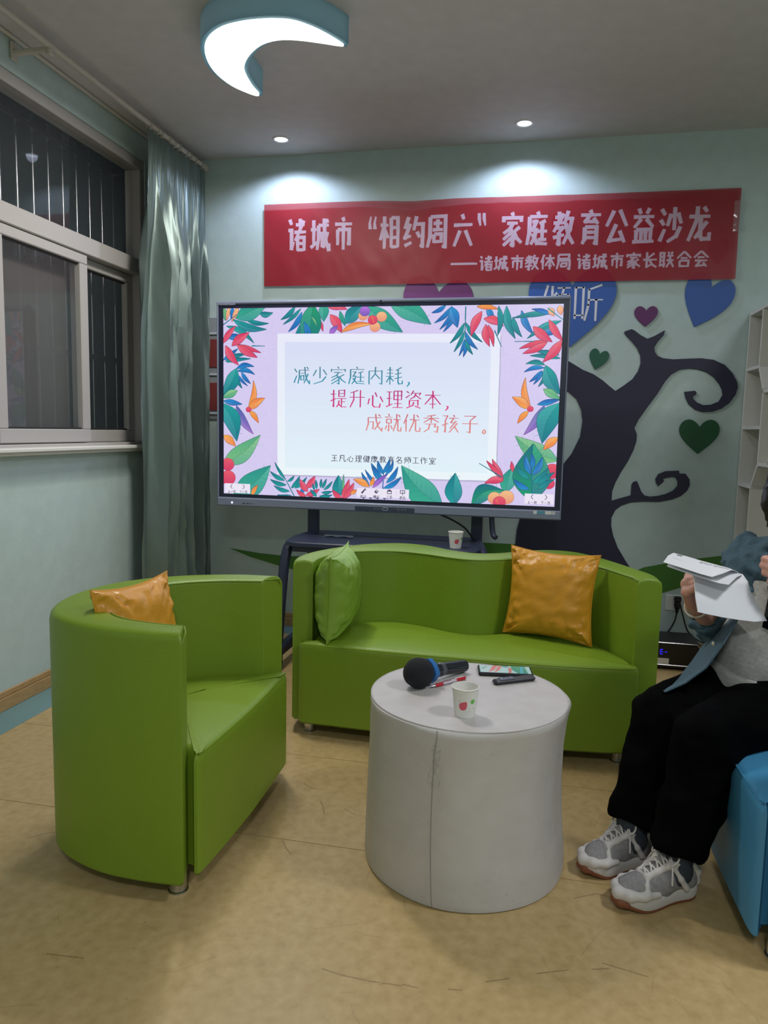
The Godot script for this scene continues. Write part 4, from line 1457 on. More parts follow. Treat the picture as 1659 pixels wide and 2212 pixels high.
func build_display() -> void:
	var grey := paint(rgb(128, 136, 160), 0.4, 0.15)  # frame grey made paler, with the flare round the screen in its colour
	var black := paint(rgb(34, 38, 62), 0.3)
	var cx := (-0.7709)
	var zf := (-3.5800)
	var w := 1.7437
	var y0 := 0.7897
	var y1 := 1.8274
	var d := thing("interactive_display", "large lit display panel showing a slide framed by tropical leaves", "display", Vector3(cx, 0, zf))
	var sx0 := (-0.8373)
	var sx1 := 0.8398
	var sy0 := 0.8532
	var sy1 := 1.7917
	var b := 0.026
	# frame bars round the black glass
	part(d, "housing", box(Vector3(w - 0.02, y1 - y0 - 0.02, 0.06), 0.012), paint(rgb(40, 42, 50), 0.6), Vector3(0, (y0 + y1) / 2, -0.055))
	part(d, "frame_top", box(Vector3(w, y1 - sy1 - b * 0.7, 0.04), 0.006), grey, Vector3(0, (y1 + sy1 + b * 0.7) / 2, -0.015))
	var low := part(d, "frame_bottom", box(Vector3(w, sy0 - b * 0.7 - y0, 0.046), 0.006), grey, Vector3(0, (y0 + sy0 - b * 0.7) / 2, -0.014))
	var fw0 := sx0 - b + w / 2
	var fw1 := w / 2 - (sx1 + b)
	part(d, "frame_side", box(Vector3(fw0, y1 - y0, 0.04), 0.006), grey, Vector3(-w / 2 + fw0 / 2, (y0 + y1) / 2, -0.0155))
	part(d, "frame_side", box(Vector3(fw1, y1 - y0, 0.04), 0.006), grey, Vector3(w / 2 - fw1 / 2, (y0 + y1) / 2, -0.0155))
	part(d, "bezel_glass", box(Vector3(sx1 - sx0 + b * 2 + 0.004, sy1 - sy0 + b * 1.5, 0.02), 0.001), black, Vector3((sx0 + sx1) / 2, (sy0 + sy1) / 2, -0.014))
	var m := StandardMaterial3D.new()
	m.albedo_color = Color(0.02, 0.02, 0.025)
	m.roughness = 0.3
	m.emission_enabled = true
	m.emission = Color(1, 1, 1)
	m.emission_operator = BaseMaterial3D.EMISSION_OP_MULTIPLY
	m.emission_texture = screen_picture()
	m.emission_energy_multiplier = 0.95
	m.texture_repeat = false
	var scr := []
	for r in 2:
		for c in 2:
			scr.append(Vector3(sx0 + (sx1 - sx0) * c, sy1 + (sy0 - sy1) * r, -0.003))
	part(d, "screen", sheet(scr, 2), m).set_meta("label", "lit slide with three lines of coloured characters on a white card")
	var zz := 0.009
	part(low, "speaker_bar", box(Vector3(0.30, 0.022, 0.004), 0.001), paint(rgb(58, 64, 84), 0.4), Vector3(0.02, -0.004, 0.024))
	var key := []
	for p in [Vector2(-0.011, -0.006), Vector2(0.011, -0.006), Vector2(0.014, 0), Vector2(0.011, 0.006), Vector2(-0.011, 0.006), Vector2(-0.014, 0)]:
		key.append(Vector3(p.x, p.y, 0))
	part(low, "home_key", tube(key, 0.0012, 6, true), paint(rgb(190, 196, 214), 0.4), Vector3(0.025, -0.004, 0.0268))
	for x in [-0.055, -0.038, -0.022, 0.066, 0.084, 0.1]:
		part(low, "touch_mark", box(Vector3(0.007, 0.0016, 0.001), 0.0), paint(rgb(180, 188, 206), 0.4), Vector3(0.025 + x, -0.004, 0.0265))
	var led := StandardMaterial3D.new()
	led.albedo_color = Color(0.8, 0.85, 1.0)
	led.emission_enabled = true
	led.emission = Color(0.8, 0.86, 1.0)
	led.emission_energy_multiplier = 1.2
	part(low, "power_light", lathe([Vector2(0, 0.003), Vector2(0.005, 0.0025), Vector2(0.006, 0.0)], 16), led, Vector3(-w / 2 + 0.085, -0.004, 0.0225), Vector3(PI / 2, 0, 0))
	part(low, "port_marks", joined([box(Vector3(0.014, 0.004, 0.001), 0.0), box(Vector3(0.008, 0.005, 0.001), 0.0), box(Vector3(0.012, 0.003, 0.001), 0.0), box(Vector3(0.004, 0.003, 0.001), 0.0)], [moved(Vector3(0, 0, 0)), moved(Vector3(0.018, 0, 0)), moved(Vector3(0.034, 0, 0)), moved(Vector3(0.05, 0, 0))]), paint(rgb(30, 32, 42), 0.5), Vector3(-w / 2 + 0.15, -0.006, 0.0233))
	# stickers at the lower right corner; the printed code on one of them is left blank
	for s in [[-0.11, 0.016, rgb(214, 216, 220)], [-0.083, 0.034, rgb(86, 150, 170)], [-0.05, 0.028, rgb(214, 214, 216)], [-0.026, 0.018, rgb(196, 196, 200)]]:
		part(low, "sticker", box(Vector3(s[1], 0.016, 0.0006), 0.0), paint(s[2], 0.5), Vector3(w / 2 + s[0] - 0.01, 0.012, 0.0234))
	part(d, "camera_eye", lathe([Vector2(0, 0.002), Vector2(0.005, 0.0015), Vector2(0.006, 0.0)], 14), black, Vector3(-0.02, y1 - 0.012, 0.0045), Vector3(PI / 2, 0, 0))
	var brand := letters("HiteVision", 0.016)
	part(d, "maker_name", brand, paint(rgb(170, 178, 200), 0.4), Vector3(-w / 2 + 0.066, y1 - 0.0155, 0.0052))
	var bits := []
	var mark_at := []
	for ch in ["鸿", "合"]:
		var pieces: Array = composed[ch] if composed.has(ch) else [[ch, 0, 100]]
		for pc in pieces:
			for line in strokes[pc[0]].split(";"):
				var nums: PackedFloat64Array = line.split_floats(" ", false)
				for i in nums.size() / 2 - 1:
					var a := Vector2(pc[1] + nums[i * 2] * (pc[2] - pc[1]) / 100.0, -nums[i * 2 + 1]) / 100.0
					var e := Vector2(pc[1] + nums[i * 2 + 2] * (pc[2] - pc[1]) / 100.0, -nums[i * 2 + 3]) / 100.0
					var dd := (e - a).normalized()
					var nn := Vector2(-dd.y, dd.x) * 0.045
					var q := []
					for g in [a + nn, e + nn, e - nn, a - nn]:
						q.append((g + Vector2(0 if ch == "鸿" else 1.15, 0)) * 0.0115)
					bits.append(prism(q, 0.0006))
					mark_at.append(Transform3D())
	part(d, "maker_mark", joined(bits, mark_at), paint(rgb(170, 178, 200), 0.4), Vector3(-w / 2 + 0.006, y1 - 0.0095, 0.005))
	var glow := AreaLight3D.new()
	glow.name = "display_screen_light"
	glow.area_size = Vector2((sx1 - sx0) * 0.98, (sy1 - sy0) * 0.98)
	glow.light_color = Color(0.86, 0.88, 1.0)
	glow.light_energy = 0.14
	glow.shadow_enabled = true
	glow.area_range = 8.0
	glow.position = Vector3(cx + (sx0 + sx1) / 2, (sy0 + sy1) / 2, zf + 0.004)
	glow.rotation_degrees = Vector3(0, 180, 0)
	add_child(glow)


func build_cart() -> void:
	var m := paint(rgb(48, 54, 78), 0.42)  # navy lightened so the glare near the screen sits in the colour
	var zb := (-3.5800) - 0.15
	var c := thing("display_cart", "dark wheeled stand with a shelf carrying the display", "stand", Vector3(-0.735, 0, zb))
	for s in [-1, 1]:
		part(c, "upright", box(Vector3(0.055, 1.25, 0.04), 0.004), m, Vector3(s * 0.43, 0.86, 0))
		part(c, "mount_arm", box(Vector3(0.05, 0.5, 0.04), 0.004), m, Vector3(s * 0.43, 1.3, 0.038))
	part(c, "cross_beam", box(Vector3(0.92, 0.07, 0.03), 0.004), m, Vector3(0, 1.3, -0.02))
	# shelf: rounded front corners
	var pl := []
	for q in [Vector2(-0.40, -0.085), Vector2(-0.45, -0.06), Vector2(-0.475, 0.3), Vector2(-0.46, 0.355), Vector2(-0.40, 0.375), Vector2(0.40, 0.375), Vector2(0.46, 0.355), Vector2(0.475, 0.3), Vector2(0.45, -0.06), Vector2(0.40, -0.085)]:
		pl.append(Vector2(q.x, -q.y))
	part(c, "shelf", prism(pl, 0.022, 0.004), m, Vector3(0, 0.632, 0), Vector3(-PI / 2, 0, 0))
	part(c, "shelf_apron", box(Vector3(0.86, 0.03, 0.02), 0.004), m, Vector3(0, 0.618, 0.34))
	# bent side legs from the shelf to the feet, with castors
	for s in [-1, 1]:
		var path := smooth_path([Vector3(s * 0.43, 0.64, -0.01), Vector3(s * 0.47, 0.635, 0.2), Vector3(s * 0.488, 0.57, 0.27), Vector3(s * 0.502, 0.4, 0.285), Vector3(s * 0.515, 0.18, 0.295), Vector3(s * 0.52, 0.10, 0.30)], 5)
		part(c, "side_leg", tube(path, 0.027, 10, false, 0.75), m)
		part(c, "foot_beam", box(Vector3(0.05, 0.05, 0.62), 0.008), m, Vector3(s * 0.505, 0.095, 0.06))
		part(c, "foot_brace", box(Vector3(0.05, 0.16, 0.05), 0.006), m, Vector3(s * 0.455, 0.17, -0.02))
		for z in [-0.2, 0.33]:
			var w := part(c, "castor", lathe([Vector2(0, -0.014), Vector2(0.03, -0.014), Vector2(0.034, -0.008), Vector2(0.034, 0.008), Vector2(0.03, 0.014), Vector2(0, 0.014)], 20), paint(rgb(24, 24, 26), 0.6), Vector3(s * 0.505, 0.0345, z), Vector3(0, 0, PI / 2))
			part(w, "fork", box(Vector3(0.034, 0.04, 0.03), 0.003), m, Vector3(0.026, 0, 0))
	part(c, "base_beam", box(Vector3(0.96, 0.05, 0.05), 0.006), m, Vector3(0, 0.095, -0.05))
	# hook-shaped pen holder below the display
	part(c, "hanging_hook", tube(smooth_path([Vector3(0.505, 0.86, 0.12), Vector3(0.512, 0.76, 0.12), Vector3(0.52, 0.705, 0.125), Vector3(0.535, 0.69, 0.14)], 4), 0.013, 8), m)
	var cord := smooth_path([Vector3(-0.48, 0.79, (-3.5800) - 0.03), Vector3(-0.42, 0.765, (-3.5800) - 0.04), Vector3(-0.36, 0.725, (-3.5800) - 0.07), Vector3(-0.325, 0.68, (-3.5800) - 0.09), Vector3(-0.31, 0.658, (-3.5800) - 0.10)], 5)
	solo("display_cable", tube(cord, 0.0045, 8), paint(rgb(20, 22, 30), 0.5), "thin black cable hanging from the display to its stand", "cable")
	paper_cup(Vector3(-0.378, 0.6545, -3.44), 2.2, "white paper cup standing on the display stand's shelf")
	var film := StandardMaterial3D.new()
	film.albedo_color = Color(0.5, 0.55, 0.66, 0.45)
	film.transparency = BaseMaterial3D.TRANSPARENCY_ALPHA
	film.roughness = 0.2
	var pts := []
	for r in 6:
		for k in 8:
			var u := float(k) / 7
			var v := float(r) / 5
			pts.append(Vector3(u * 0.15 - 0.075 + 0.02 * v, 0.002 + 0.007 * absf(sin(u * 7.0 + v * 3.0)) * v, v * 0.09 - 0.045))
	solo("plastic_film", sheet(pts, 8, 0.0006), film, "crumpled piece of clear plastic on the stand's dark shelf", "plastic film", Vector3(-1.0, 0.655, -3.6))


# -------------------------------------------------------------- furniture

func even(path: Array, count: int) -> Array:
	# the path walked in equal steps
	var total := 0.0
	for i in path.size() - 1:
		total += path[i].distance_to(path[i + 1])
	var out := [path[0]]
	var gone := 0.0
	var seg := 0
	for k in range(1, count - 1):
		var want := total * k / (count - 1)
		while gone + path[seg].distance_to(path[seg + 1]) < want:
			gone += path[seg].distance_to(path[seg + 1])
			seg += 1
		var d: float = path[seg].distance_to(path[seg + 1])
		out.append(path[seg].lerp(path[seg + 1], (want - gone) / maxf(d, 1e-6)))
	out.append(path[path.size() - 1])
	return out


func shell_mesh(outer: Array, inner: Array, y0: float, y1: float) -> ArrayMesh:
	var n := outer.size()
	var rings := []
	for i in n:
		var o := Vector3(outer[i].x, 0, outer[i].y)
		var q := Vector3(inner[i].x, 0, inner[i].y)
		var d := (o - q).normalized()
		var w := o.distance_to(q)
		var sec := [[0.006, y0 - 0.0], [0.0, y0 + 0.008], [0.0, y0 + 0.25], [0.0, y1 - 0.014], [0.004, y1 - 0.005], [0.014, y1 - 0.0005], [w * 0.45, y1 + 0.004], [w - 0.022, y1 + 0.001], [w - 0.010, y1 - 0.003], [w - 0.003, y1 - 0.010], [w, y1 - 0.024], [w, y0 + 0.25], [w, y0 + 0.012], [w - 0.01, y0]]
		var ring := PackedVector3Array()
		for s in sec:
			ring.append(q + d * s[0] + Vector3.UP * s[1])
		rings.append(ring)
	# rounded ends
	for e in 2:
		var ring: PackedVector3Array = rings[0] if e == 0 else rings[rings.size() - 1]
		var nxt: PackedVector3Array = rings[1] if e == 0 else rings[rings.size() - 2]
		var mid := Vector3.ZERO
		for p in ring:
			mid += p
		mid /= ring.size()
		var fwd := (ring[5] - nxt[5]).normalized() * 0.007
		var cap := PackedVector3Array()
		for p in ring:
			var d := (mid - p)
			cap.append(p + d.normalized() * minf(0.009, d.length() * 0.5) + fwd)
		if e == 0:
			rings.insert(0, cap)
		else:
			rings.append(cap)
	return loft(rings, true, true, true, 42.0)


func seat_mesh(outline: Array, y0: float, y1: float, mid: Vector2) -> ArrayMesh:
	var p := PackedVector2Array(outline)
	if Geometry2D.is_polygon_clockwise(p):
		p.reverse()
	var n := p.size()
	var nor := []
	for i in n:
		var a := (p[i] - p[(i + n - 1) % n]).normalized()
		var b := (p[(i + 1) % n] - p[i]).normalized()
		nor.append((Vector2(-a.y, a.x) + Vector2(-b.y, b.x)).normalized())
	var rings := []
	for row in [[0.012, y0], [0.0, y0 + 0.01], [0.0, y0 + 0.12], [0.0, y0 + 0.24], [0.0, y1 - 0.03], [0.003, y1 - 0.016], [0.010, y1 - 0.006], [0.022, y1 - 0.001]]:
		var ring := PackedVector3Array()
		for i in n:
			var q: Vector2 = p[i] + nor[i] * row[0]
			ring.append(Vector3(q.x, row[1], q.y))
		rings.append(ring)
	for s in [[0.8, 0.004], [0.55, 0.009], [0.25, 0.012]]:
		var ring := PackedVector3Array()
		for i in n:
			var q: Vector2 = mid + (p[i] + nor[i] * 0.022 - mid) * s[0]
			ring.append(Vector3(q.x, y1 + s[1], q.y))
		rings.append(ring)
	return loft(rings, true, true, true, 40.0)


func pillow(size: float, thick: float, sd: int, pinch := 0.10) -> ArrayMesh:
	var n := 41
	var noise := FastNoiseLite.new()
	noise.seed = sd
	noise.frequency = 1.0
	var v := PackedVector3Array()
	var idx := PackedInt32Array()
	for side in [1, -1]:
		var base := v.size()
		for j in n:
			for i in n:
				var a := float(i) / (n - 1) * 2.0 - 1.0
				var b := float(j) / (n - 1) * 2.0 - 1.0
				a = signf(a) * (1.0 - pow(1.0 - absf(a), 1.35))
				b = signf(b) * (1.0 - pow(1.0 - absf(b), 1.35))
				var x := a * size * 0.5 * (1.0 - pinch * (1.0 - b * b) * a * a)
				var y := b * size * 0.5 * (1.0 - pinch * (1.0 - a * a) * b * b)
				var f := pow((1.0 - pow(absf(a), 3.0)) * (1.0 - pow(absf(b), 3.0)), 0.62)
				var corner := pow(absf(a * b), 1.5)
				var edge := maxf(absf(a), absf(b))
				var ang := atan2(b, a)
				var pleat := sin(ang * 14.0 + noise.get_noise_2d(a * 2.0, b * 2.0) * 5.0) * 0.010 * smoothstep(0.4, 0.8, edge) * (1.0 - smoothstep(0.93, 1.0, edge)) * (0.3 + corner)
				var z := thick * 0.5 * f + (0.006 * noise.get_noise_2d(a * 2.2 + side * 9.0, b * 2.2) * f) + pleat
				v.append(Vector3(x, y, z * side))
		for j in n - 1:
			for i in n - 1:
				var k := base + j * n + i
				if side > 0:
					idx.append_array(PackedInt32Array([k, k + n + 1, k + 1, k, k + n, k + n + 1]))
				else:
					idx.append_array(PackedInt32Array([k, k + 1, k + n + 1, k, k + n + 1, k + n]))
	return fin(v, idx, 70.0)


func pillow_seam(size: float, pinch := 0.10) -> ArrayMesh:
	var path := []
	for s in 4:
		for k in 12:
			var t := float(k) / 12 * 2.0 - 1.0
			var c := size * 0.5 * (1.0 - pinch * (1.0 - t * t))
			var l := t * size * 0.5
			path.append([Vector3(l, -c, 0), Vector3(c, l, 0), Vector3(-l, c, 0), Vector3(-c, -l, 0)][s])
	return tube(path, 0.0022, 6, true)


func cushion(label: String, c: Color, size: float, thick: float, sd: int, at: Vector3, turn: Vector3) -> void:
	var o := thing("cushion", label, "cushion", at, 0.0, "square leather cushions")
	o.rotation_order = EULER_ORDER_YXZ
	o.rotation_degrees = turn
	part(o, "cover", pillow(size, thick, sd), leather(c, 0.36))
	part(o, "seam", pillow_seam(size), leather(c, 0.36))


func chrome_leg(parent: Node3D, p: Vector3) -> void:
	part(parent, "leg", lathe([Vector2(0, 0), Vector2(0.026, 0.0), Vector2(0.026, 0.004), Vector2(0.022, 0.006), Vector2(0.022, 0.052), Vector2(0, 0.052)], 20), paint(rgb(200, 200, 200), 0.22, 1.0), p)


func to2(list: Array, c: Vector2) -> Array:
	var out := []
	for p in list:
		out.append(p - c)
	return out


func edge_line(inner: Array, y: float, off: float) -> Array:
	var out := []
	for p in inner:
		out.append(Vector3(p.x, y, p.y))
	return out


func build_sofa() -> void:
	var c := Vector2(-0.25, -2.98)
	var hide := leather(rgb(122, 152, 38))
	var outer := [Vector2(-0.925, -2.70), Vector2(-0.945, -2.78), Vector2(-0.938, -2.90), Vector2(-0.895, -3.02), Vector2(-0.81, -3.165), Vector2(-0.72, -3.25), Vector2(-0.61, -3.30), Vector2(-0.49, -3.275), Vector2(-0.36, -3.175), Vector2(-0.25, -3.135), Vector2(-0.15, -3.175), Vector2(-0.03, -3.285), Vector2(0.07, -3.33), Vector2(0.17, -3.305), Vector2(0.25, -3.21), Vector2(0.32, -3.09), Vector2(0.385, -2.96), Vector2(0.43, -2.86), Vector2(0.441, -2.75)]
	var inner := [Vector2(-0.848, -2.722), Vector2(-0.853, -2.80), Vector2(-0.82, -2.93), Vector2(-0.75, -3.02), Vector2(-0.60, -3.078), Vector2(-0.46, -3.05), Vector2(-0.36, -3.0), Vector2(-0.26, -2.972), Vector2(-0.17, -3.0), Vector2(-0.06, -3.065), Vector2(0.06, -3.09), Vector2(0.17, -3.05), Vector2(0.25, -2.96), Vector2(0.31, -2.85), Vector2(0.345, -2.785), Vector2(0.354, -2.735)]
	var so := even(smooth_path(to2(outer, c), 6), 64)
	var si := even(smooth_path(to2(inner, c), 6), 64)
	var s := thing("loveseat", "lime green leather loveseat with a wavy back", "sofa", Vector3(c.x, 0, c.y))
	part(s, "back_and_arms", shell_mesh(so, si, 0.05, 0.687), hide)
	var seam := []
	for p in si:
		seam.append(Vector3(p.x, 0.682, p.y))
	part(s, "seam", tube(seam, 0.0026, 6), hide)
	# seat block: wider in front of the arms
	var out := []
	for p in si:
		out.append(p)
	var front := to2([Vector2(0.370, -2.724), Vector2(0.376, -2.715), Vector2(0.374, -2.704), Vector2(0.362, -2.694), Vector2(0.26, -2.672), Vector2(0.06, -2.652), Vector2(-0.25, -2.645), Vector2(-0.56, -2.648), Vector2(-0.76, -2.655), Vector2(-0.868, -2.659), Vector2(-0.882, -2.664), Vector2(-0.889, -2.672), Vector2(-0.891, -2.685), Vector2(-0.886, -2.693), Vector2(-0.852, -2.696)], c)
	for p in front:
		out.append(p)
	part(s, "seat", seat_mesh(out, 0.05, 0.379, Vector2(0, 0.14)), hide)
	var fs := []
	for p in front.slice(3, 11):
		fs.append(Vector3(p.x, 0.372, p.y + 0.004))
	part(s, "seat_seam", tube(smooth_path(fs, 4), 0.0024, 6), hide)
	for p in [Vector2(-0.86, -2.73), Vector2(0.32, -2.75), Vector2(-0.7, -3.15), Vector2(0.15, -3.2)]:
		chrome_leg(s, Vector3(p.x - c.x, 0, p.y - c.y))
	cushion("green leather cushion standing against the loveseat's arm", rgb(136, 172, 62), 0.34, 0.17, 3, Vector3(-0.777, 0.553, -2.825), Vector3(2, 93, 2))
	cushion("orange leather cushion leaning on the loveseat's wavy back", rgb(214, 150, 42), 0.355, 0.11, 8, Vector3(0.058, 0.565, -2.952), Vector3(-7, -14, -1.5))


func barrel_chair(label: String, hide: Material, at: Vector3, turn: float) -> void:
	var c := Vector2(-1.08, -1.975)
	var outer := [Vector2(-0.838, -1.602), Vector2(-0.95, -1.597), Vector2(-1.075, -1.607), Vector2(-1.195, -1.65), Vector2(-1.268, -1.709), Vector2(-1.32, -1.804), Vector2(-1.342, -1.921), Vector2(-1.33, -2.05), Vector2(-1.275, -2.16), Vector2(-1.19, -2.245), Vector2(-1.09, -2.305), Vector2(-0.97, -2.345), Vector2(-0.85, -2.352)]
	var inner := [Vector2(-0.866, -1.685), Vector2(-0.95, -1.688), Vector2(-1.06, -1.715), Vector2(-1.145, -1.79), Vector2(-1.195, -1.90), Vector2(-1.205, -2.0), Vector2(-1.172, -2.09), Vector2(-1.10, -2.17), Vector2(-1.0, -2.228), Vector2(-0.884, -2.260)]
	var so := even(smooth_path(to2(outer, c), 6), 52)
	var si := even(smooth_path(to2(inner, c), 6), 52)
	var s := thing("barrel_armchair", label, "armchair", at, turn, "leather barrel armchairs")
	part(s, "back_and_arms", shell_mesh(so, si, 0.045, 0.70), hide)
	var seam := []
	for p in si:
		seam.append(Vector3(p.x, 0.695, p.y))
	part(s, "seam", tube(seam, 0.0026, 6), hide)
	for e in [[so[0], si[0]], [so[so.size() - 1], si[si.size() - 1]]]:
		var a: Vector2 = e[0]
		var b: Vector2 = e[1]
		var x := a.x + 0.004
		var xb := b.x + 0.004
		var inw := signf(b.y - a.y)
		part(s, "arm_seam", tube([Vector3(x, 0.06, a.y + inw * 0.004), Vector3(x, 0.4, a.y + inw * 0.004), Vector3(x, 0.668, a.y + inw * 0.006), Vector3(x, 0.695, a.y + inw * 0.03), Vector3(xb + 0.004, 0.698, b.y - inw * 0.012), Vector3(xb, 0.68, b.y - inw * 0.004), Vector3(xb, 0.4, b.y - inw * 0.003)], 0.0022, 6), hide)
	var out := []
	for p in si:
		out.append(p)
	var front := to2([Vector2(-0.830, -2.27), Vector2(-0.828, -2.309), Vector2(-0.823, -2.315), Vector2(-0.815, -2.314), Vector2(-0.810, -2.305), Vector2(-0.8075, -2.28), Vector2(-0.802, -2.14), Vector2(-0.798, -1.975), Vector2(-0.802, -1.80), Vector2(-0.8075, -1.68), Vector2(-0.810, -1.658), Vector2(-0.815, -1.649), Vector2(-0.823, -1.647), Vector2(-0.828, -1.653), Vector2(-0.830, -1.68)], c)
	for p in front:
		out.append(p)
	part(s, "seat", seat_mesh(out, 0.05, 0.382, Vector2(0.05, 0.0)), hide)
	var fs := []
	for p in front.slice(4, 11):
		fs.append(Vector3(p.x - 0.004, 0.3755, p.y))
	part(s, "seat_seam", tube(smooth_path(fs, 4), 0.0024, 6), hide)
	for p in [Vector2(-0.875, -1.66), Vector2(-0.875, -2.29), Vector2(-1.2, -1.75), Vector2(-1.2, -2.18)]:
		chrome_leg(s, Vector3(p.x - c.x, 0, p.y - c.y))


func build_armchairs() -> void:
	barrel_chair("lime green leather barrel armchair in the left foreground", leather(rgb(122, 152, 38)), Vector3(-1.08, 0, -1.975), 0.0)
	barrel_chair("sky blue leather barrel armchair under the seated person", leather(rgb(70, 142, 184)), Vector3(0.79, 0, -2.075), PI)
	cushion("orange leather cushion tucked into the green armchair", rgb(214, 150, 42), 0.36, 0.11, 14, Vector3(-1.108, 0.578, -1.888), Vector3(-9, 86, -2))


func build_table() -> void:
	var c := Vector3(-0.172, 0, -2.02)
	var t := thing("round_pouf_table", "round white leatherette pouf used as a coffee table", "table", c)
	var img := Image.create(1024, 512, false, Image.FORMAT_RGBA8)
	img.fill(Color(0.42, 0.4, 0.4, 0))
	# smudges and scuffs on the side, placed as in the photograph: u runs round the drum, v down
	var rng := RandomNumberGenerator.new()
	rng.seed = 12
	for k in 60:
		var f := rng.randf()
		var p := Vector2(0.9718 * 1024 + rng.randf_range(-9, 12) * (1.0 - 0.5 * f), 306 + (f - 0.5) * 84)
		stroke(img, p, p + Vector2(rng.randf_range(-3, 4), rng.randf_range(5, 15)), rng.randf_range(1.0, 3.5), 1.0, Color(0.34, 0.32, 0.34, rng.randf_range(0.12, 0.36)))
	for k in 46:
		var p := Vector2(rng.randf() * 1024, rng.randf_range(70, 160) if k % 2 else rng.randf_range(70, 420))
		var q := p + Vector2(rng.randf_range(-14, 14), rng.randf_range(-4, 4))
		stroke(img, p, q, rng.randf_range(0.8, 2.4), 0.8, Color(0.32, 0.31, 0.31, rng.randf_range(0.2, 0.5)))
	for k in 160:
		var p := Vector2(rng.randf() * 1024, rng.randf_range(60, 420))
		var c2 := Color(0.46, 0.44, 0.42, 0.05)
		for j in 5:
			var p2 := p + Vector2(rng.randf_range(-10, 10), rng.randf_range(-8, 8))
			stroke(img, p2, p2 + Vector2(rng.randf_range(-9, 9), rng.randf_range(-9, 9)), rng.randf_range(3, 7), 3, c2)
	var m := StandardMaterial3D.new()
	m.albedo_color = rgb(200, 196, 195)
	m.albedo_texture = noise_tex(0.01, 3, 91, ramp_of([Color(0.955, 0.95, 0.945), Color(1, 1, 1)]))
	m.roughness = 0.5
	m.uv1_triplanar = true
	m.uv1_scale = Vector3(2.2, 2.2, 2.2)
	m.detail_enabled = true
	m.detail_albedo = texture_of(img)
	m.detail_uv_layer = BaseMaterial3D.DETAIL_UV_2
	m.detail_blend_mode = BaseMaterial3D.BLEND_MODE_MIX
	var prof := []
	for p in [Vector2(0.272, 0.0), Vector2(0.282, 0.003), Vector2(0.284, 0.02), Vector2(0.281, 0.08), Vector2(0.277, 0.16), Vector2(0.274, 0.25), Vector2(0.273, 0.34), Vector2(0.276, 0.41), Vector2(0.279, 0.448), Vector2(0.280, 0.458), Vector2(0.277, 0.465), Vector2(0.270, 0.4685)]:
		prof.append(p)
	# the leatherette is slack: the drum is a little uneven round about
	var rings := []
	var nn := 72
	for r in prof.size():
		var ring := PackedVector3Array()
		for k in nn:
			var a := TAU * k / nn
			var f := float(r) / prof.size()
			var wob := 0.004 * sin(a * 3.0 + 1.0 + f * 2.0) * sin(PI * f) + 0.003 * sin(a * 7.0 + 2.0) * sin(PI * f)
			if a > 1.2 and a < 1.7:
				wob -= 0.007 * sin((a - 1.2) / 0.5 * PI) * sin(PI * f)
			var lean := -0.010 * sin(PI * prof[r].y / 0.5) if r < 8 else 0.0
			ring.append(Vector3(sin(a) * (prof[r].x + wob) + lean, prof[r].y, cos(a) * (prof[r].x + wob)))
		rings.append(ring)
	part(t, "side_cover", loft(rings, true, true, false, 40.0), m)
	var top := m.duplicate()
	top.detail_enabled = false
	part(t, "top_cover", lathe([Vector2(0.270, 0.4665), Vector2(0.2705, 0.4695), Vector2(0.262, 0.4706), Vector2(0.15, 0.4710), Vector2(0.0, 0.4712)], 72), top)
	var ring := []
	for k in 72:
		ring.append(Vector3(sin(TAU * k / 72) * 0.2725, 0.4686, cos(TAU * k / 72) * 0.2725))
	part(t, "rim_seam", tube(ring, 0.0022, 6, true), top)
	var a := 0.9718 * TAU
	var sl := []
	for r in range(1, 11):
		var p: Vector2 = prof[r]
		var f := float(r) / prof.size()
		var wob := 0.004 * sin(a * 3.0 + 1.0 + f * 2.0) * sin(PI * f) + 0.003 * sin(a * 7.0 + 2.0) * sin(PI * f)
		var lean := -0.010 * sin(PI * p.y / 0.5) if r < 8 else 0.0
		sl.append(Vector3(sin(a) * (p.x + wob) + lean, p.y, cos(a) * (p.x + wob)))
	part(t, "side_seam", tube(sl, 0.0017, 5), paint(rgb(150, 145, 144), 0.7))


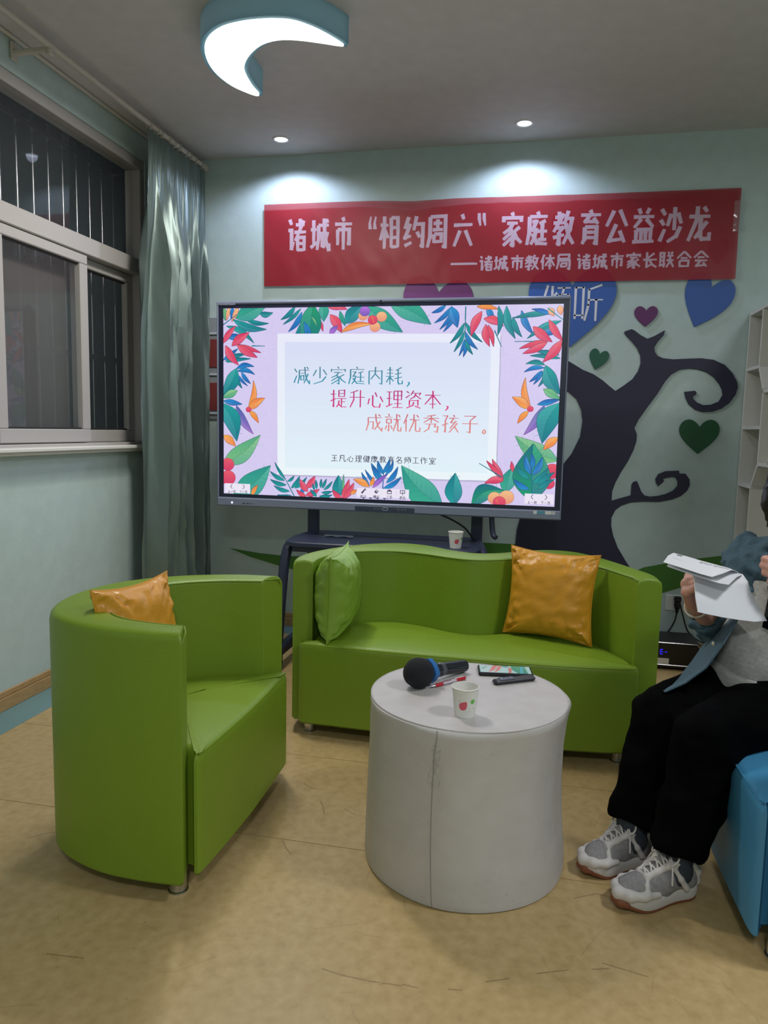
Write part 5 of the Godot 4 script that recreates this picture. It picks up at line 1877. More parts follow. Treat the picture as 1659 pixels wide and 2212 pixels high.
func paper_cup(at: Vector3, turn: float, label: String) -> void:
	if not mats.has("cup"):
		var img := Image.create(512, 256, false, Image.FORMAT_RGBA8)
		img.fill(rgb(232, 230, 224))
		for s in 2:
			var x := 100 + s * 256
			fill_poly(img, smooth_path([Vector2(x - 30, 150), Vector2(x - 25, 122), Vector2(x - 4, 106), Vector2(x + 23, 100), Vector2(x + 28, 138), Vector2(x + 20, 168), Vector2(x, 180), Vector2(x - 20, 174)], 4, true), rgb(222, 92, 108))
			fill_poly(img, smooth_path([Vector2(x + 52, 96), Vector2(x + 60, 82), Vector2(x + 80, 82), Vector2(x + 83, 104), Vector2(x + 74, 122), Vector2(x + 56, 118)], 4, true), rgb(112, 190, 84))
			for q in [Vector2(x - 30, 96), Vector2(x + 78, 160)]:
				img.fill_rect(Rect2i(int(q.x), int(q.y), 6, 9), rgb(132, 124, 112))
			img.fill_rect(Rect2i(x - 14, 176, 2, 9), rgb(160, 130, 126))
			img.fill_rect(Rect2i(x + 42, 160, 16, 3), rgb(190, 186, 178))
			for k in 3:
				img.fill_rect(Rect2i(x - 4 + k * 4, 182 + k * 8, 66 - k * 10, 2), rgb(204, 204, 196))
		var m := StandardMaterial3D.new()
		m.albedo_texture = texture_of(img)
		m.roughness = 0.5
		mats["cup"] = m
	var o := thing("paper_cup", label, "cup", at, turn, "paper cups")
	part(o, "wall", lathe([Vector2(0.0262, 0.0), Vector2(0.0345, 0.0745)], 40), mats["cup"])
	part(o, "lip", lathe([Vector2(0.0338, 0.0735), Vector2(0.0352, 0.0735), Vector2(0.0364, 0.0752), Vector2(0.0358, 0.0772), Vector2(0.0343, 0.0778), Vector2(0.0334, 0.0765), Vector2(0.0338, 0.0735)], 40), paint(rgb(236, 234, 228), 0.45))
	part(o, "inside", lathe([Vector2(0.0, 0.007), Vector2(0.0258, 0.007), Vector2(0.0338, 0.0755)], 40), paint(rgb(232, 230, 224), 0.5))


func build_table_things() -> void:
	var top := 0.4713
	paper_cup(Vector3(-0.166, top, -1.852), -1.3, "white paper cup with a red spot on the pouf table")
	# microphone lying on the table
	var a := Vector3(-0.316, 0.0, -2.02)
	var b := Vector3(-0.205, 0.0, -2.195)
	var ax := (b - a).normalized()
	var tilt := asin(0.025 / 0.2125)
	var mic := thing("microphone", "black handheld microphone with a foam windscreen and blue collar", "microphone", Vector3(a.x, top + 0.0435, a.z), atan2(ax.x, ax.z))
	var down := Vector3(PI / 2 + tilt, 0, 0)
	var foam := paint(rgb(26, 27, 32), 0.95)
	part(mic, "windscreen", lathe([Vector2(0, -0.0435), Vector2(0.0175, -0.0405), Vector2(0.032, -0.03), Vector2(0.041, -0.014), Vector2(0.0435, 0.003), Vector2(0.040, 0.019), Vector2(0.031, 0.032), Vector2(0.022, 0.04), Vector2(0.0, 0.042)], 32), foam, Vector3.ZERO, down)
	var star := []
	for k in 16:
		var r := 0.038 if k % 4 == 0 else (0.033 if k % 4 == 2 else 0.0345)
		star.append(Vector2(cos(TAU * k / 16), sin(TAU * k / 16)) * r)
	part(mic, "anti_roll_collar", prism(star, 0.022, 0.004), paint(rgb(44, 108, 176), 0.45), Vector3(0, -sin(tilt) * 0.034, cos(tilt) * 0.034), Vector3(tilt, 0, 0))
	part(mic, "handle", lathe([Vector2(0, 0.03), Vector2(0.0235, 0.034), Vector2(0.022, 0.07), Vector2(0.0192, 0.10), Vector2(0.0188, 0.205), Vector2(0.0178, 0.212), Vector2(0.0, 0.213)], 28), paint(rgb(34, 38, 46), 0.22), Vector3.ZERO, down)
	part(mic, "grey_band", lathe([Vector2(0.0204, 0.088), Vector2(0.0212, 0.089), Vector2(0.0200, 0.106), Vector2(0.0192, 0.107)], 28), paint(rgb(96, 102, 112), 0.3, 0.4), Vector3.ZERO, down)
	# pen
	var p := Vector3(-0.281, top, -2.022)
	var q := Vector3(-0.192, top, -2.127)
	var dir := (q - p).normalized()
	var pen := thing("ballpoint_pen", "red and clear ballpoint pen beside the paper cup", "pen", Vector3(p.x, top + 0.0052, p.z), atan2(dir.x, dir.z))
	var along := Vector3(PI / 2, 0, 0)
	part(pen, "tip", lathe([Vector2(0.0006, 0.0), Vector2(0.0022, 0.008), Vector2(0.0042, 0.016), Vector2(0.0042, 0.018)], 14), paint(rgb(190, 190, 190), 0.3, 1.0), Vector3.ZERO, along)
	part(pen, "grip", lathe([Vector2(0.0, 0.0175), Vector2(0.0046, 0.0175), Vector2(0.005, 0.022), Vector2(0.005, 0.043), Vector2(0.0046, 0.047), Vector2(0, 0.047)], 16), paint(rgb(196, 36, 52), 0.5), Vector3.ZERO, along)
	part(pen, "barrel", lathe([Vector2(0.0044, 0.046), Vector2(0.0044, 0.102), Vector2(0, 0.1025)], 16), paint(rgb(206, 194, 206), 0.2), Vector3.ZERO, along)
	part(pen, "refill", tube([Vector3(0, 0.0047, 0.047), Vector3(0, 0.0048, 0.08)], 0.0012, 6), paint(rgb(150, 60, 80), 0.4))
	part(pen, "cap", lathe([Vector2(0.0, 0.1), Vector2(0.005, 0.1), Vector2(0.0052, 0.105), Vector2(0.005, 0.134), Vector2(0.003, 0.138), Vector2(0, 0.138)], 16), paint(rgb(196, 36, 52), 0.35), Vector3.ZERO, along)
	part(pen, "clip", box(Vector3(0.003, 0.0016, 0.034), 0.0005), paint(rgb(236, 232, 232), 0.3), Vector3(0, 0.0062, 0.112))
	# phone with a lit screen
	var pw := 0.163
	var ph := 0.078
	var ph_node := thing("smartphone", "black smartphone with a lit colourful screen on the pouf table", "phone", Vector3(-0.081, top, -2.219), deg_to_rad(8.0))
	part(ph_node, "case", box(Vector3(pw, 0.011, ph), 0.0035), paint(rgb(20, 22, 30), 0.4), Vector3(0, 0.0056, 0))
	var img := Image.create(320, 144, false, Image.FORMAT_RGBA8)
	img.fill(rgb(188, 226, 224))
	for e in [[Vector2(50, 144), Vector2(86, 0), Vector2(118, 0), Vector2(92, 90)], [Vector2(86, 144), Vector2(120, 10), Vector2(150, 0), Vector2(120, 100)], [Vector2(176, 144), Vector2(186, 20), Vector2(206, 60), Vector2(192, 144)]]:
		fill_poly(img, e, rgb(226, 132, 122))
	fill_poly(img, [Vector2(200, 0), Vector2(290, 0), Vector2(300, 144), Vector2(236, 144), Vector2(206, 80)], rgb(74, 176, 132), rgb(36, 150, 130))
	fill_poly(img, [Vector2(262, 0), Vector2(280, 0), Vector2(266, 144), Vector2(250, 144)], rgb(70, 190, 210))
	fill_poly(img, [Vector2(140, 0), Vector2(186, 0), Vector2(176, 36), Vector2(148, 30)], rgb(76, 160, 140))
	fill_poly(img, [Vector2(6, 70), Vector2(44, 20), Vector2(50, 26), Vector2(20, 78)], rgb(110, 176, 150))
	var sm := StandardMaterial3D.new()
	sm.albedo_color = Color(0.02, 0.02, 0.02)
	sm.roughness = 0.15
	sm.emission_enabled = true
	sm.emission = Color(1, 1, 1)
	sm.emission_operator = BaseMaterial3D.EMISSION_OP_MULTIPLY
	sm.emission_texture = texture_of(img)
	sm.emission_energy_multiplier = 0.55
	var sp := []
	for r in 2:
		for c in 2:
			sp.append(Vector3((c - 0.5) * (pw - 0.011), 0.01135, (r - 0.5) * (ph - 0.011)))
	part(ph_node, "screen", sheet(sp, 2), sm)
	var glow := AreaLight3D.new()
	glow.name = "phone_screen_light"
	glow.area_size = Vector2(pw - 0.011, ph - 0.011)
	glow.light_color = Color(0.8, 1.0, 0.95)
	glow.light_energy = 0.0015
	glow.area_range = 2.0
	glow.shadow_enabled = true
	glow.position = Vector3(-0.081, top + 0.013, -2.219)
	glow.rotation_degrees = Vector3(90, 8, 0)
	add_child(glow)
	# clicker
	var cl := thing("presentation_remote", "slim black presentation remote in front of the phone", "remote control", Vector3(-0.051, top, -2.142), deg_to_rad(33.0))
	part(cl, "body", box(Vector3(0.136, 0.014, 0.026), 0.005), paint(rgb(30, 33, 42), 0.35), Vector3(0, 0.0071, 0))
	part(cl, "key_panel", box(Vector3(0.05, 0.0012, 0.023), 0.0005), paint(rgb(74, 80, 94), 0.4), Vector3(-0.024, 0.0142, 0))
	for x in [-0.041, -0.029, -0.012]:
		part(cl, "key_mark", lathe([Vector2(0, 0.0008), Vector2(0.0018 if x > -0.04 else 0.0028, 0.0006), Vector2(0.0018 if x > -0.04 else 0.0028, 0.0)], 10), paint(rgb(190, 196, 204), 0.4), Vector3(x, 0.0147, 0))


func build_amplifier() -> void:
	var dark := paint(rgb(30, 29, 28), 0.45)
	var trim := paint(rgb(190, 190, 190), 0.3, 1.0)
	var o := thing("amplifier", "low black amplifier box with a blue readout on the floor by the wall", "amplifier", Vector3(0.615, 0.0, -4.03))
	part(o, "body", box(Vector3(0.43, 0.135, 0.22), 0.006), dark, Vector3(0, 0.0825, 0))
	var fr := []
	for p in [Vector2(-0.21, 0.03), Vector2(0.205, 0.03), Vector2(0.213, 0.038), Vector2(0.213, 0.13), Vector2(0.2, 0.146), Vector2(-0.2, 0.146), Vector2(-0.213, 0.13), Vector2(-0.213, 0.038)]:
		fr.append(Vector3(p.x, p.y, 0.112))
	part(o, "silver_trim", tube(fr, 0.003, 6, true), trim)
	part(o, "front_panel", box(Vector3(0.41, 0.105, 0.004), 0.002), paint(rgb(16, 16, 17), 0.25), Vector3(0, 0.088, 0.1105))
	for s in [-0.17, 0.17]:
		for z in [-0.08, 0.08]:
			part(o, "foot", lathe([Vector2(0, 0), Vector2(0.014, 0), Vector2(0.016, 0.016), Vector2(0, 0.016)], 14), dark, Vector3(s, 0, z))
	var led := StandardMaterial3D.new()
	led.albedo_color = Color(0.1, 0.1, 0.6)
	led.emission_enabled = true
	led.emission = Color(0.16, 0.14, 1.0)
	led.emission_energy_multiplier = 1.6
	# seven-segment digits: a figure like a three turned about, then a dash
	var segs := []
	for d in [[-0.012, 0.012, 0.012, 0.003], [-0.010, 0.0, 0.010, 0.003], [-0.012, -0.012, 0.012, 0.003], [-0.018, 0.006, 0.003, 0.010], [-0.018, -0.006, 0.003, 0.010], [0.009, 0.0, 0.012, 0.003]]:
		segs.append(moved(Vector3(d[0] + 0.0, d[1], 0)) * Transform3D(Basis.from_scale(Vector3(d[2], d[3], 0.002)), Vector3.ZERO))
	var bars := []
	for d in segs:
		bars.append(box(Vector3.ONE, 0.0))
	part(o, "readout_display", joined(bars, segs), led, Vector3(0.042, 0.098, 0.1125))
	part(o, "white_label", box(Vector3(0.075, 0.03, 0.001), 0.0), paint(rgb(200, 196, 186), 0.6), Vector3(0.03, 0.05, 0.1130))
	# wall socket with a black plug and two cables
	var s := thing("wall_socket", "white wall socket plate with a black plug in it", "socket", Vector3(0.765, 0.297, ROOM_BACK))
	part(s, "plate", box(Vector3(0.146, 0.088, 0.009), 0.003), paint(rgb(220, 224, 220), 0.35), Vector3(0, 0, 0.0046))
	part(s, "inset", box(Vector3(0.052, 0.052, 0.003), 0.001), paint(rgb(208, 212, 208), 0.35), Vector3(0.04, 0, 0.0092))
	var blk := paint(rgb(18, 19, 22), 0.45)
	var plug := thing("power_plug", "black power plug in the white wall socket", "plug", Vector3(0.752, 0.297, ROOM_BACK + 0.0093))
	part(plug, "adapter", box(Vector3(0.036, 0.026, 0.03), 0.004), blk, Vector3(0, 0.026, 0.015))
	part(plug, "plug_body", loft([ellipse_ring(Vector3(0, 0.012, 0.016), 0.016, 0.014), ellipse_ring(Vector3(0, -0.006, 0.017), 0.017, 0.015), ellipse_ring(Vector3(0, -0.022, 0.017), 0.014, 0.013), ellipse_ring(Vector3(0, -0.036, 0.017), 0.008, 0.008), ellipse_ring(Vector3(0, -0.052, 0.017), 0.006, 0.006)]), blk)
	var c1 := smooth_path([Vector3(0.752, 0.246, -4.174), Vector3(0.742, 0.20, -4.17), Vector3(0.71, 0.14, -4.165), Vector3(0.66, 0.105, -4.163), Vector3(0.60, 0.09, -4.162)], 5)
	part(plug, "cord", tube(c1, 0.0042, 8), blk, -plug.position)
	var c2 := smooth_path([Vector3(0.763, 0.31, -4.175), Vector3(0.785, 0.23, -4.17), Vector3(0.815, 0.15, -4.165), Vector3(0.87, 0.105, -4.162), Vector3(0.95, 0.08, -4.16), Vector3(1.0, 0.078, -4.15)], 5)
	part(plug, "cord", tube(c2, 0.0036, 8), blk, -plug.position)
	var c3 := smooth_path([Vector3(0.86, 0.045, -4.12), Vector3(0.91, 0.06, -4.13), Vector3(0.96, 0.07, -4.14), Vector3(0.995, 0.07, -4.14)], 5)
	part(o, "cord", tube(c3, 0.0036, 8), blk, -o.position)


func ellipse_ring(c: Vector3, rx: float, rz: float, n := 18) -> PackedVector3Array:
	var ring := PackedVector3Array()
	for k in n:
		ring.append(c + Vector3(cos(TAU * k / n) * rx, 0, sin(TAU * k / n) * rz))
	return ring


# ----------------------------------------------------------------- person

func field_mesh(bones: Array, cell: float, blend: float, ripple := 0.0, ripple_freq := 9.0, cuts := []) -> ArrayMesh:
	# tapered capsules joined by a smooth minimum and meshed as surface nets
	# bone: [a, b, ra, rb] and optionally flags: 1 flat end at b, 2 flat end at a
	# cut: [a, b, ra, rb], taken away
	var lo := Vector3(INF, INF, INF)
	var hi := -lo
	for b in bones:
		var r := maxf(b[2], b[3]) + cell * 3.0 + absf(ripple)
		for e in [b[0], b[1]]:
			lo = lo.min(e - Vector3(r, r, r))
			hi = hi.max(e + Vector3(r, r, r))
	var nx := ceili((hi.x - lo.x) / cell) + 1
	var ny := ceili((hi.y - lo.y) / cell) + 1
	var nz := ceili((hi.z - lo.z) / cell) + 1
	var f := PackedFloat32Array()
	f.resize(nx * ny * nz)
	f.fill(1.0)
	for b in bones:
		var a: Vector3 = b[0]
		var ab: Vector3 = b[1] - a
		var l2 := maxf(ab.length_squared(), 1e-9)
		var ra: float = b[2]
		var dr: float = b[3] - ra
		var flag: int = b[4] if b.size() > 4 else 0
		var dir := ab.normalized()
		var r := maxf(b[2], b[3]) + blend + cell * 2.5
		var p0: Vector3 = ((a.min(b[1]) - Vector3(r, r, r) - lo) / cell).floor().max(Vector3.ZERO)
		var p1: Vector3 = ((a.max(b[1]) + Vector3(r, r, r) - lo) / cell).ceil()
		var x1 := mini(nx - 1, int(p1.x))
		var y1 := mini(ny - 1, int(p1.y))
		var z1 := mini(nz - 1, int(p1.z))
		for k in range(int(p0.z), z1 + 1):
			for j in range(int(p0.y), y1 + 1):
				var row := (k * ny + j) * nx
				for i in range(int(p0.x), x1 + 1):
					var p := lo + Vector3(i, j, k) * cell - a
					var t := clampf(p.dot(ab) / l2, 0.0, 1.0)
					var d := (p - ab * t).length() - ra - dr * t
					if flag & 1:
						d = maxf(d, (p - ab).dot(dir))
					if flag & 2:
						d = maxf(d, -p.dot(dir))
					var o := f[row + i]
					var h := maxf(blend - absf(o - d), 0.0) / blend
					f[row + i] = minf(o, d) - h * h * blend * 0.25
	for b in cuts:
		var a: Vector3 = b[0]
		var ab: Vector3 = b[1] - a
		var l2 := maxf(ab.length_squared(), 1e-9)
		var r := maxf(b[2], b[3]) + cell * 2.5
		var p0: Vector3 = ((a.min(b[1]) - Vector3(r, r, r) - lo) / cell).floor().max(Vector3.ZERO)
		var p1: Vector3 = ((a.max(b[1]) + Vector3(r, r, r) - lo) / cell).ceil()
		for k in range(int(p0.z), mini(nz - 1, int(p1.z)) + 1):
			for j in range(int(p0.y), mini(ny - 1, int(p1.y)) + 1):
				var row := (k * ny + j) * nx
				for i in range(int(p0.x), mini(nx - 1, int(p1.x)) + 1):
					var p := lo + Vector3(i, j, k) * cell - a
					var t := clampf(p.dot(ab) / l2, 0.0, 1.0)
					var d: float = (p - ab * t).length() - b[2] - (b[3] - b[2]) * t
					f[row + i] = maxf(f[row + i], -d)
	if ripple != 0.0:
		var n := FastNoiseLite.new()
		n.seed = 19
		n.frequency = ripple_freq
		n.fractal_octaves = 2
		for k in nz:
			for j in ny:
				var row := (k * ny + j) * nx
				for i in nx:
					if absf(f[row + i]) < 0.04:
						var p := lo + Vector3(i, j, k) * cell
						f[row + i] += ripple * n.get_noise_3d(p.x, p.y * 1.6, p.z)
	var vid := PackedInt32Array()
	vid.resize(nx * ny * nz)
	vid.fill(-1)
	var v := PackedVector3Array()
	var corner := [[0, 0, 0], [1, 0, 0], [0, 1, 0], [1, 1, 0], [0, 0, 1], [1, 0, 1], [0, 1, 1], [1, 1, 1]]
	var offs := PackedInt32Array()
	for c in corner:
		offs.append((c[2] * ny + c[1]) * nx + c[0])
	var edges := [[0, 1], [2, 3], [4, 5], [6, 7], [0, 2], [1, 3], [4, 6], [5, 7], [0, 4], [1, 5], [2, 6], [3, 7]]
	for k in nz - 1:
		for j in ny - 1:
			var row := (k * ny + j) * nx
			for i in nx - 1:
				var at := row + i
				if f[at] > 0.06:
					continue
				var m := 0
				for c in 8:
					if f[at + offs[c]] < 0.0:
						m |= 1 << c
				if m == 0 or m == 255:
					continue
				var s := Vector3.ZERO
				var cnt := 0
				for e in edges:
					if ((m >> e[0]) & 1) != ((m >> e[1]) & 1):
						var fa := f[at + offs[e[0]]]
						var fb := f[at + offs[e[1]]]
						var t := fa / (fa - fb)
						var ca: Array = corner[e[0]]
						var cb: Array = corner[e[1]]
						s += Vector3(ca[0], ca[1], ca[2]).lerp(Vector3(cb[0], cb[1], cb[2]), t)
						cnt += 1
				vid[at] = v.size()
				v.append(lo + (Vector3(i, j, k) + s / cnt) * cell)
	var idx := PackedInt32Array()
	var step := [1, nx, nx * ny]
	for k in range(1, nz - 1):
		for j in range(1, ny - 1):
			var row := (k * ny + j) * nx
			for i in range(1, nx - 1):
				var at := row + i
				var fa := f[at]
				if fa > 0.06 or fa < -0.06:
					continue
				for ax in 3:
					var fb := f[at + step[ax]]
					if (fa < 0.0) == (fb < 0.0):
						continue
					var s1: int = step[(ax + 1) % 3]
					var s2: int = step[(ax + 2) % 3]
					var a := vid[at]
					var b := vid[at - s1]
					var c := vid[at - s1 - s2]
					var d := vid[at - s2]
					if a < 0 or b < 0 or c < 0 or d < 0:
						continue
					if fa < 0.0:
						idx.append_array(PackedInt32Array([a, b, c, a, c, d]))
					else:
						idx.append_array(PackedInt32Array([a, c, b, a, d, c]))
	return smooth_mesh(v, idx)


func smooth_mesh(v: PackedVector3Array, idx: PackedInt32Array) -> ArrayMesh:
	var vol := 0.0
	for q in idx.size() / 3:
		vol += v[idx[q * 3]].dot(v[idx[q * 3 + 2]].cross(v[idx[q * 3 + 1]]))
	if vol < 0.0:
		for q in idx.size() / 3:
			var t := idx[q * 3 + 1]
			idx[q * 3 + 1] = idx[q * 3 + 2]
			idx[q * 3 + 2] = t
	var n := PackedVector3Array()
	n.resize(v.size())
	for q in idx.size() / 3:
		var a := v[idx[q * 3]]
		var c := (v[idx[q * 3 + 2]] - a).cross(v[idx[q * 3 + 1]] - a)
		for k in 3:
			n[idx[q * 3 + k]] += c
	for i in n.size():
		n[i] = n[i].normalized() if n[i].length_squared() > 1e-24 else Vector3.UP
	var arr := []
	arr.resize(Mesh.ARRAY_MAX)
	arr[Mesh.ARRAY_VERTEX] = v
	arr[Mesh.ARRAY_NORMAL] = n
	arr[Mesh.ARRAY_INDEX] = idx
	var m := ArrayMesh.new()
	m.add_surface_from_arrays(Mesh.PRIMITIVE_TRIANGLES, arr)
	return m


func chain(pts: Array, radii: Array) -> Array:
	var out := []
	for i in pts.size() - 1:
		out.append([pts[i], pts[i + 1], radii[i], radii[i + 1]])
	return out


func cloth(c: Color, sd: int) -> StandardMaterial3D:
	var m := StandardMaterial3D.new()
	m.albedo_color = c
	m.albedo_texture = noise_tex(0.03, 4, sd, ramp_of([Color(0.78, 0.8, 0.83), Color(1, 1, 1)]))
	m.heightmap_enabled = true
	m.heightmap_texture = noise_tex(0.2, 2, sd + 1)
	m.heightmap_scale = 0.05
	m.roughness = 0.85
	m.uv1_triplanar = true
	m.uv1_scale = Vector3(5, 5, 5)
	return m


func build_person() -> void:
	var fwd := Vector3(-0.85, 0, 0.53).normalized()
	var rt := Vector3(-0.53, 0, -0.85).normalized()
	var up := Vector3.UP
	var hip := Vector3(0.725, 0.475, -2.30)
	var hip_r := hip + rt * 0.085
	var hip_l := hip - rt * 0.085
	var belly := Vector3(0.668, 0.575, -2.265)
	var chest := Vector3(0.712, 0.79, -2.262)
	var neck := Vector3(0.722, 0.93, -2.25)
	var head := Vector3(0.712, 1.085, -2.222)
	var sh_r := Vector3(0.632, 0.838, -2.385)
	var sh_l := Vector3(0.80, 0.87, -2.105)
	var el_r := Vector3(0.566, 0.60, -2.40)
	var wr_r := Vector3(0.4477, 0.7212, -2.23)
	var el_l := Vector3(0.775, 0.64, -2.0)
	var wr_l := Vector3(0.724, 0.8017, -2.164)
	var kn_r := Vector3(0.372, 0.41, -2.155)
	var kn_l := Vector3(0.452, 0.412, -2.005)
	var an_r := Vector3(0.292, 0.095, -2.072)
	var an_l := Vector3(0.388, 0.095, -1.948)
	var who := thing("person", "seated person in a denim jacket and black trousers holding papers", "person", Vector3(0.6, 0, -2.2))
	var off := Vector3(0.6, 0, -2.2)
	var skin := StandardMaterial3D.new()
	skin.albedo_color = rgb(206, 152, 132)
	skin.roughness = 0.5
	skin.subsurf_scatter_enabled = true
	skin.subsurf_scatter_strength = 0.08
	var sub := func(list: Array) -> Array:
		var out := []
		for b in list:
			var q: Array = b.duplicate()
			q[0] = b[0] - off
			q[1] = b[1] - off
			out.append(q)
		return out
	# bones of the bare body
	var body := []
	body += chain([hip, belly + Vector3(0.03, 0, -0.02), chest, neck - up * 0.03], [0.12, 0.10, 0.11, 0.06])
	body += chain([neck - up * 0.05, neck + up * 0.06], [0.05, 0.046])
	body += [[chest + rt * 0.06, chest - rt * 0.06, 0.09, 0.09]]
	for s in [[hip_r, kn_r, an_r], [hip_l, kn_l, an_l]]:
		body += chain(s, [0.078, 0.052, 0.034])
		body += [[s[2], s[2] + fwd * 0.1 - up * 0.055, 0.03, 0.024]]
	body += chain([chest + up * 0.06, sh_r, el_r, wr_r], [0.06, 0.05, 0.038, 0.026])
	body += chain([chest + up * 0.06, sh_l, el_l, wr_l], [0.06, 0.05, 0.038, 0.026])
	# head
	body += [[head + up * 0.03 - fwd * 0.012, head + up * 0.035 + fwd * 0.01, 0.082, 0.078], [head - up * 0.05 + fwd * 0.03, head - up * 0.02 + fwd * 0.03, 0.052, 0.062], [head - up * 0.085 + fwd * 0.045, head - up * 0.07 + fwd * 0.05, 0.03, 0.036]]
	var torso := field_mesh(sub.call(body), 0.011, 0.035)
	# finer shapes: face, ears and hands, added to the same body mesh
	var fine := []
	var nose := head + fwd * 0.096 - up * 0.012
	fine += [[nose + up * 0.03 - fwd * 0.012, nose, 0.008, 0.012], [nose - fwd * 0.004 + rt * 0.008 - up * 0.004, nose - fwd * 0.004 - rt * 0.008 - up * 0.004, 0.009, 0.009]]
	fine += [[head + fwd * 0.088 - up * 0.047 + rt * 0.018, head + fwd * 0.088 - up * 0.047 - rt * 0.018, 0.006, 0.006], [head + fwd * 0.086 - up * 0.056 + rt * 0.014, head + fwd * 0.086 - up * 0.056 - rt * 0.014, 0.007, 0.007]]
	for s in [-1, 1]:
		fine += [[head + rt * s * 0.034 + fwd * 0.082 + up * 0.034, head + rt * s * 0.014 + fwd * 0.088 + up * 0.032, 0.006, 0.006], [head + rt * s * 0.086 + up * 0.02, head + rt * s * 0.084 - up * 0.02 + fwd * 0.006, 0.015, 0.010]]
	var face := field_mesh(sub.call(fine), 0.0035, 0.012)
	# right hand: knuckles up, fingers reaching along under the papers, thumb on the near side
	var kn := Vector3(0.4171, 0.7863, -2.18)
	var px := (kn - wr_r).normalized()
	var reach := Vector3(0.62, 0.22, 0.42).normalized()
	var across := px.cross(reach).normalized()
	var hand := []
	hand += [[wr_r, kn - across * 0.0, 0.026, 0.02], [wr_r + across * 0.012, kn + across * 0.026, 0.018, 0.013], [wr_r - across * 0.012, kn - across * 0.028, 0.018, 0.013], [kn + across * 0.028, kn - across * 0.03, 0.0125, 0.0115]]
	var lens := [0.034, 0.038, 0.036, 0.028]
	for k in 4:
		var b0 := kn + across * (0.029 - 0.0195 * k)
		var b1: Vector3 = b0 + (px * 0.35 + reach * 0.85).normalized() * lens[k]
		var b2: Vector3 = b1 + (reach - px * 0.12).normalized() * lens[k] * 0.75
		var b3: Vector3 = b2 + (reach - px * 0.42).normalized() * lens[k] * 0.55
		hand += chain([b0, b1, b2, b3], [0.0105, 0.0095, 0.0088, 0.0072])
	var th := wr_r.lerp(kn, 0.35) + reach * 0.018 + across * 0.012
	hand += chain([wr_r.lerp(kn, 0.2) + across * 0.01, th, th + (reach * 0.8 + px * 0.5).normalized() * 0.034, th + (reach * 0.8 + px * 0.5).normalized() * 0.034 + (reach * 0.95 + px * 0.25).normalized() * 0.028], [0.017, 0.0135, 0.0105, 0.0085])
	var hand_r := field_mesh(sub.call(hand), 0.003, 0.007)
	# left hand closed round a phone
	var dev := Vector3(0.6354, 0.7863, -2.107)
	var dev_up := Vector3(-0.10, 0.93, -0.25).normalized()
	var kl := Vector3(0.6484, 0.8376, -2.111)
	var pl := (kl - wr_l).normalized()
	var side := Vector3(-0.5, 0.1, -0.86).normalized()
	var spread := dev_up
	var hl := []
	hl += [[wr_l, kl, 0.026, 0.02], [wr_l + spread * 0.01, kl + spread * 0.027, 0.018, 0.013], [wr_l - spread * 0.01, kl - spread * 0.028, 0.018, 0.013], [kl + spread * 0.028, kl - spread * 0.03, 0.012, 0.011]]
	for k in 4:
		var b0 := kl + spread * (0.028 - 0.019 * k)
		var b1: Vector3 = b0 + (pl * 0.6 + side * 0.7 + Vector3(-0.35, 0, 0.25)).normalized() * lens[k]
		var b2: Vector3 = b1 + (side + Vector3(-0.1, 0, -0.2)).normalized() * lens[k] * 0.75
		var b3: Vector3 = b2 + (side * 0.6 + Vector3(0.7, 0, -0.3)).normalized() * lens[k] * 0.6
		hl += chain([b0, b1, b2, b3], [0.0102, 0.0094, 0.0086, 0.0072])
	hl += chain([wr_l.lerp(kl, 0.2), wr_l.lerp(kl, 0.5) + Vector3(0.02, 0.012, -0.018), wr_l.lerp(kl, 0.9) + Vector3(0.03, 0.03, -0.03), wr_l.lerp(kl, 1.1) + Vector3(0.022, 0.046, -0.045)], [0.016, 0.0135, 0.0105, 0.0085])
	var hand_l := field_mesh(sub.call(hl), 0.003, 0.007)
	part(who, "body", joined([torso, face, hand_r, hand_l]), skin)
	# eyes and brows
	for s in [-1, 1]:
		part(who, "eye", lathe([Vector2(0, -0.0105), Vector2(0.0075, -0.0075), Vector2(0.0105, 0), Vector2(0.0075, 0.0075), Vector2(0, 0.0105)], 14), paint(rgb(230, 228, 224), 0.2), head + rt * s * 0.031 + fwd * 0.078 + up * 0.016 - off)
		part(who, "iris", lathe([Vector2(0, -0.0052), Vector2(0.0046, -0.002), Vector2(0.0046, 0.002), Vector2(0, 0.0052)], 12), paint(rgb(40, 26, 20), 0.2), head + rt * s * 0.031 + fwd * 0.0855 + up * 0.016 - off)
		part(who, "eyebrow", tube(smooth_path([head + rt * s * 0.014 + fwd * 0.094 + up * 0.036 - off, head + rt * s * 0.03 + fwd * 0.09 + up * 0.041 - off, head + rt * s * 0.048 + fwd * 0.078 + up * 0.034 - off], 4), 0.0032, 6), paint(rgb(24, 20, 20), 0.8))
	# hair to the shoulders
	var hr := []
	hr += [[head + up * 0.05 - fwd * 0.03, head + up * 0.055 + fwd * 0.02, 0.092, 0.082], [head - fwd * 0.045 - up * 0.02, head - fwd * 0.05 - up * 0.13, 0.078, 0.06]]
	for s in [-1, 1]:
		hr += chain([head + rt * s * 0.065 + up * 0.04, head + rt * s * 0.088 - up * 0.06 + fwd * 0.005, head + rt * s * 0.085 - up * 0.13 + fwd * 0.01], [0.045, 0.034, 0.02])
	part(who, "hair", field_mesh(sub.call(hr), 0.008, 0.03, 0.008, 30.0, sub.call([[head + fwd * 0.11 - up * 0.03, head + fwd * 0.13 - up * 0.11, 0.075, 0.07]])), paint(rgb(22, 18, 18), 0.45))
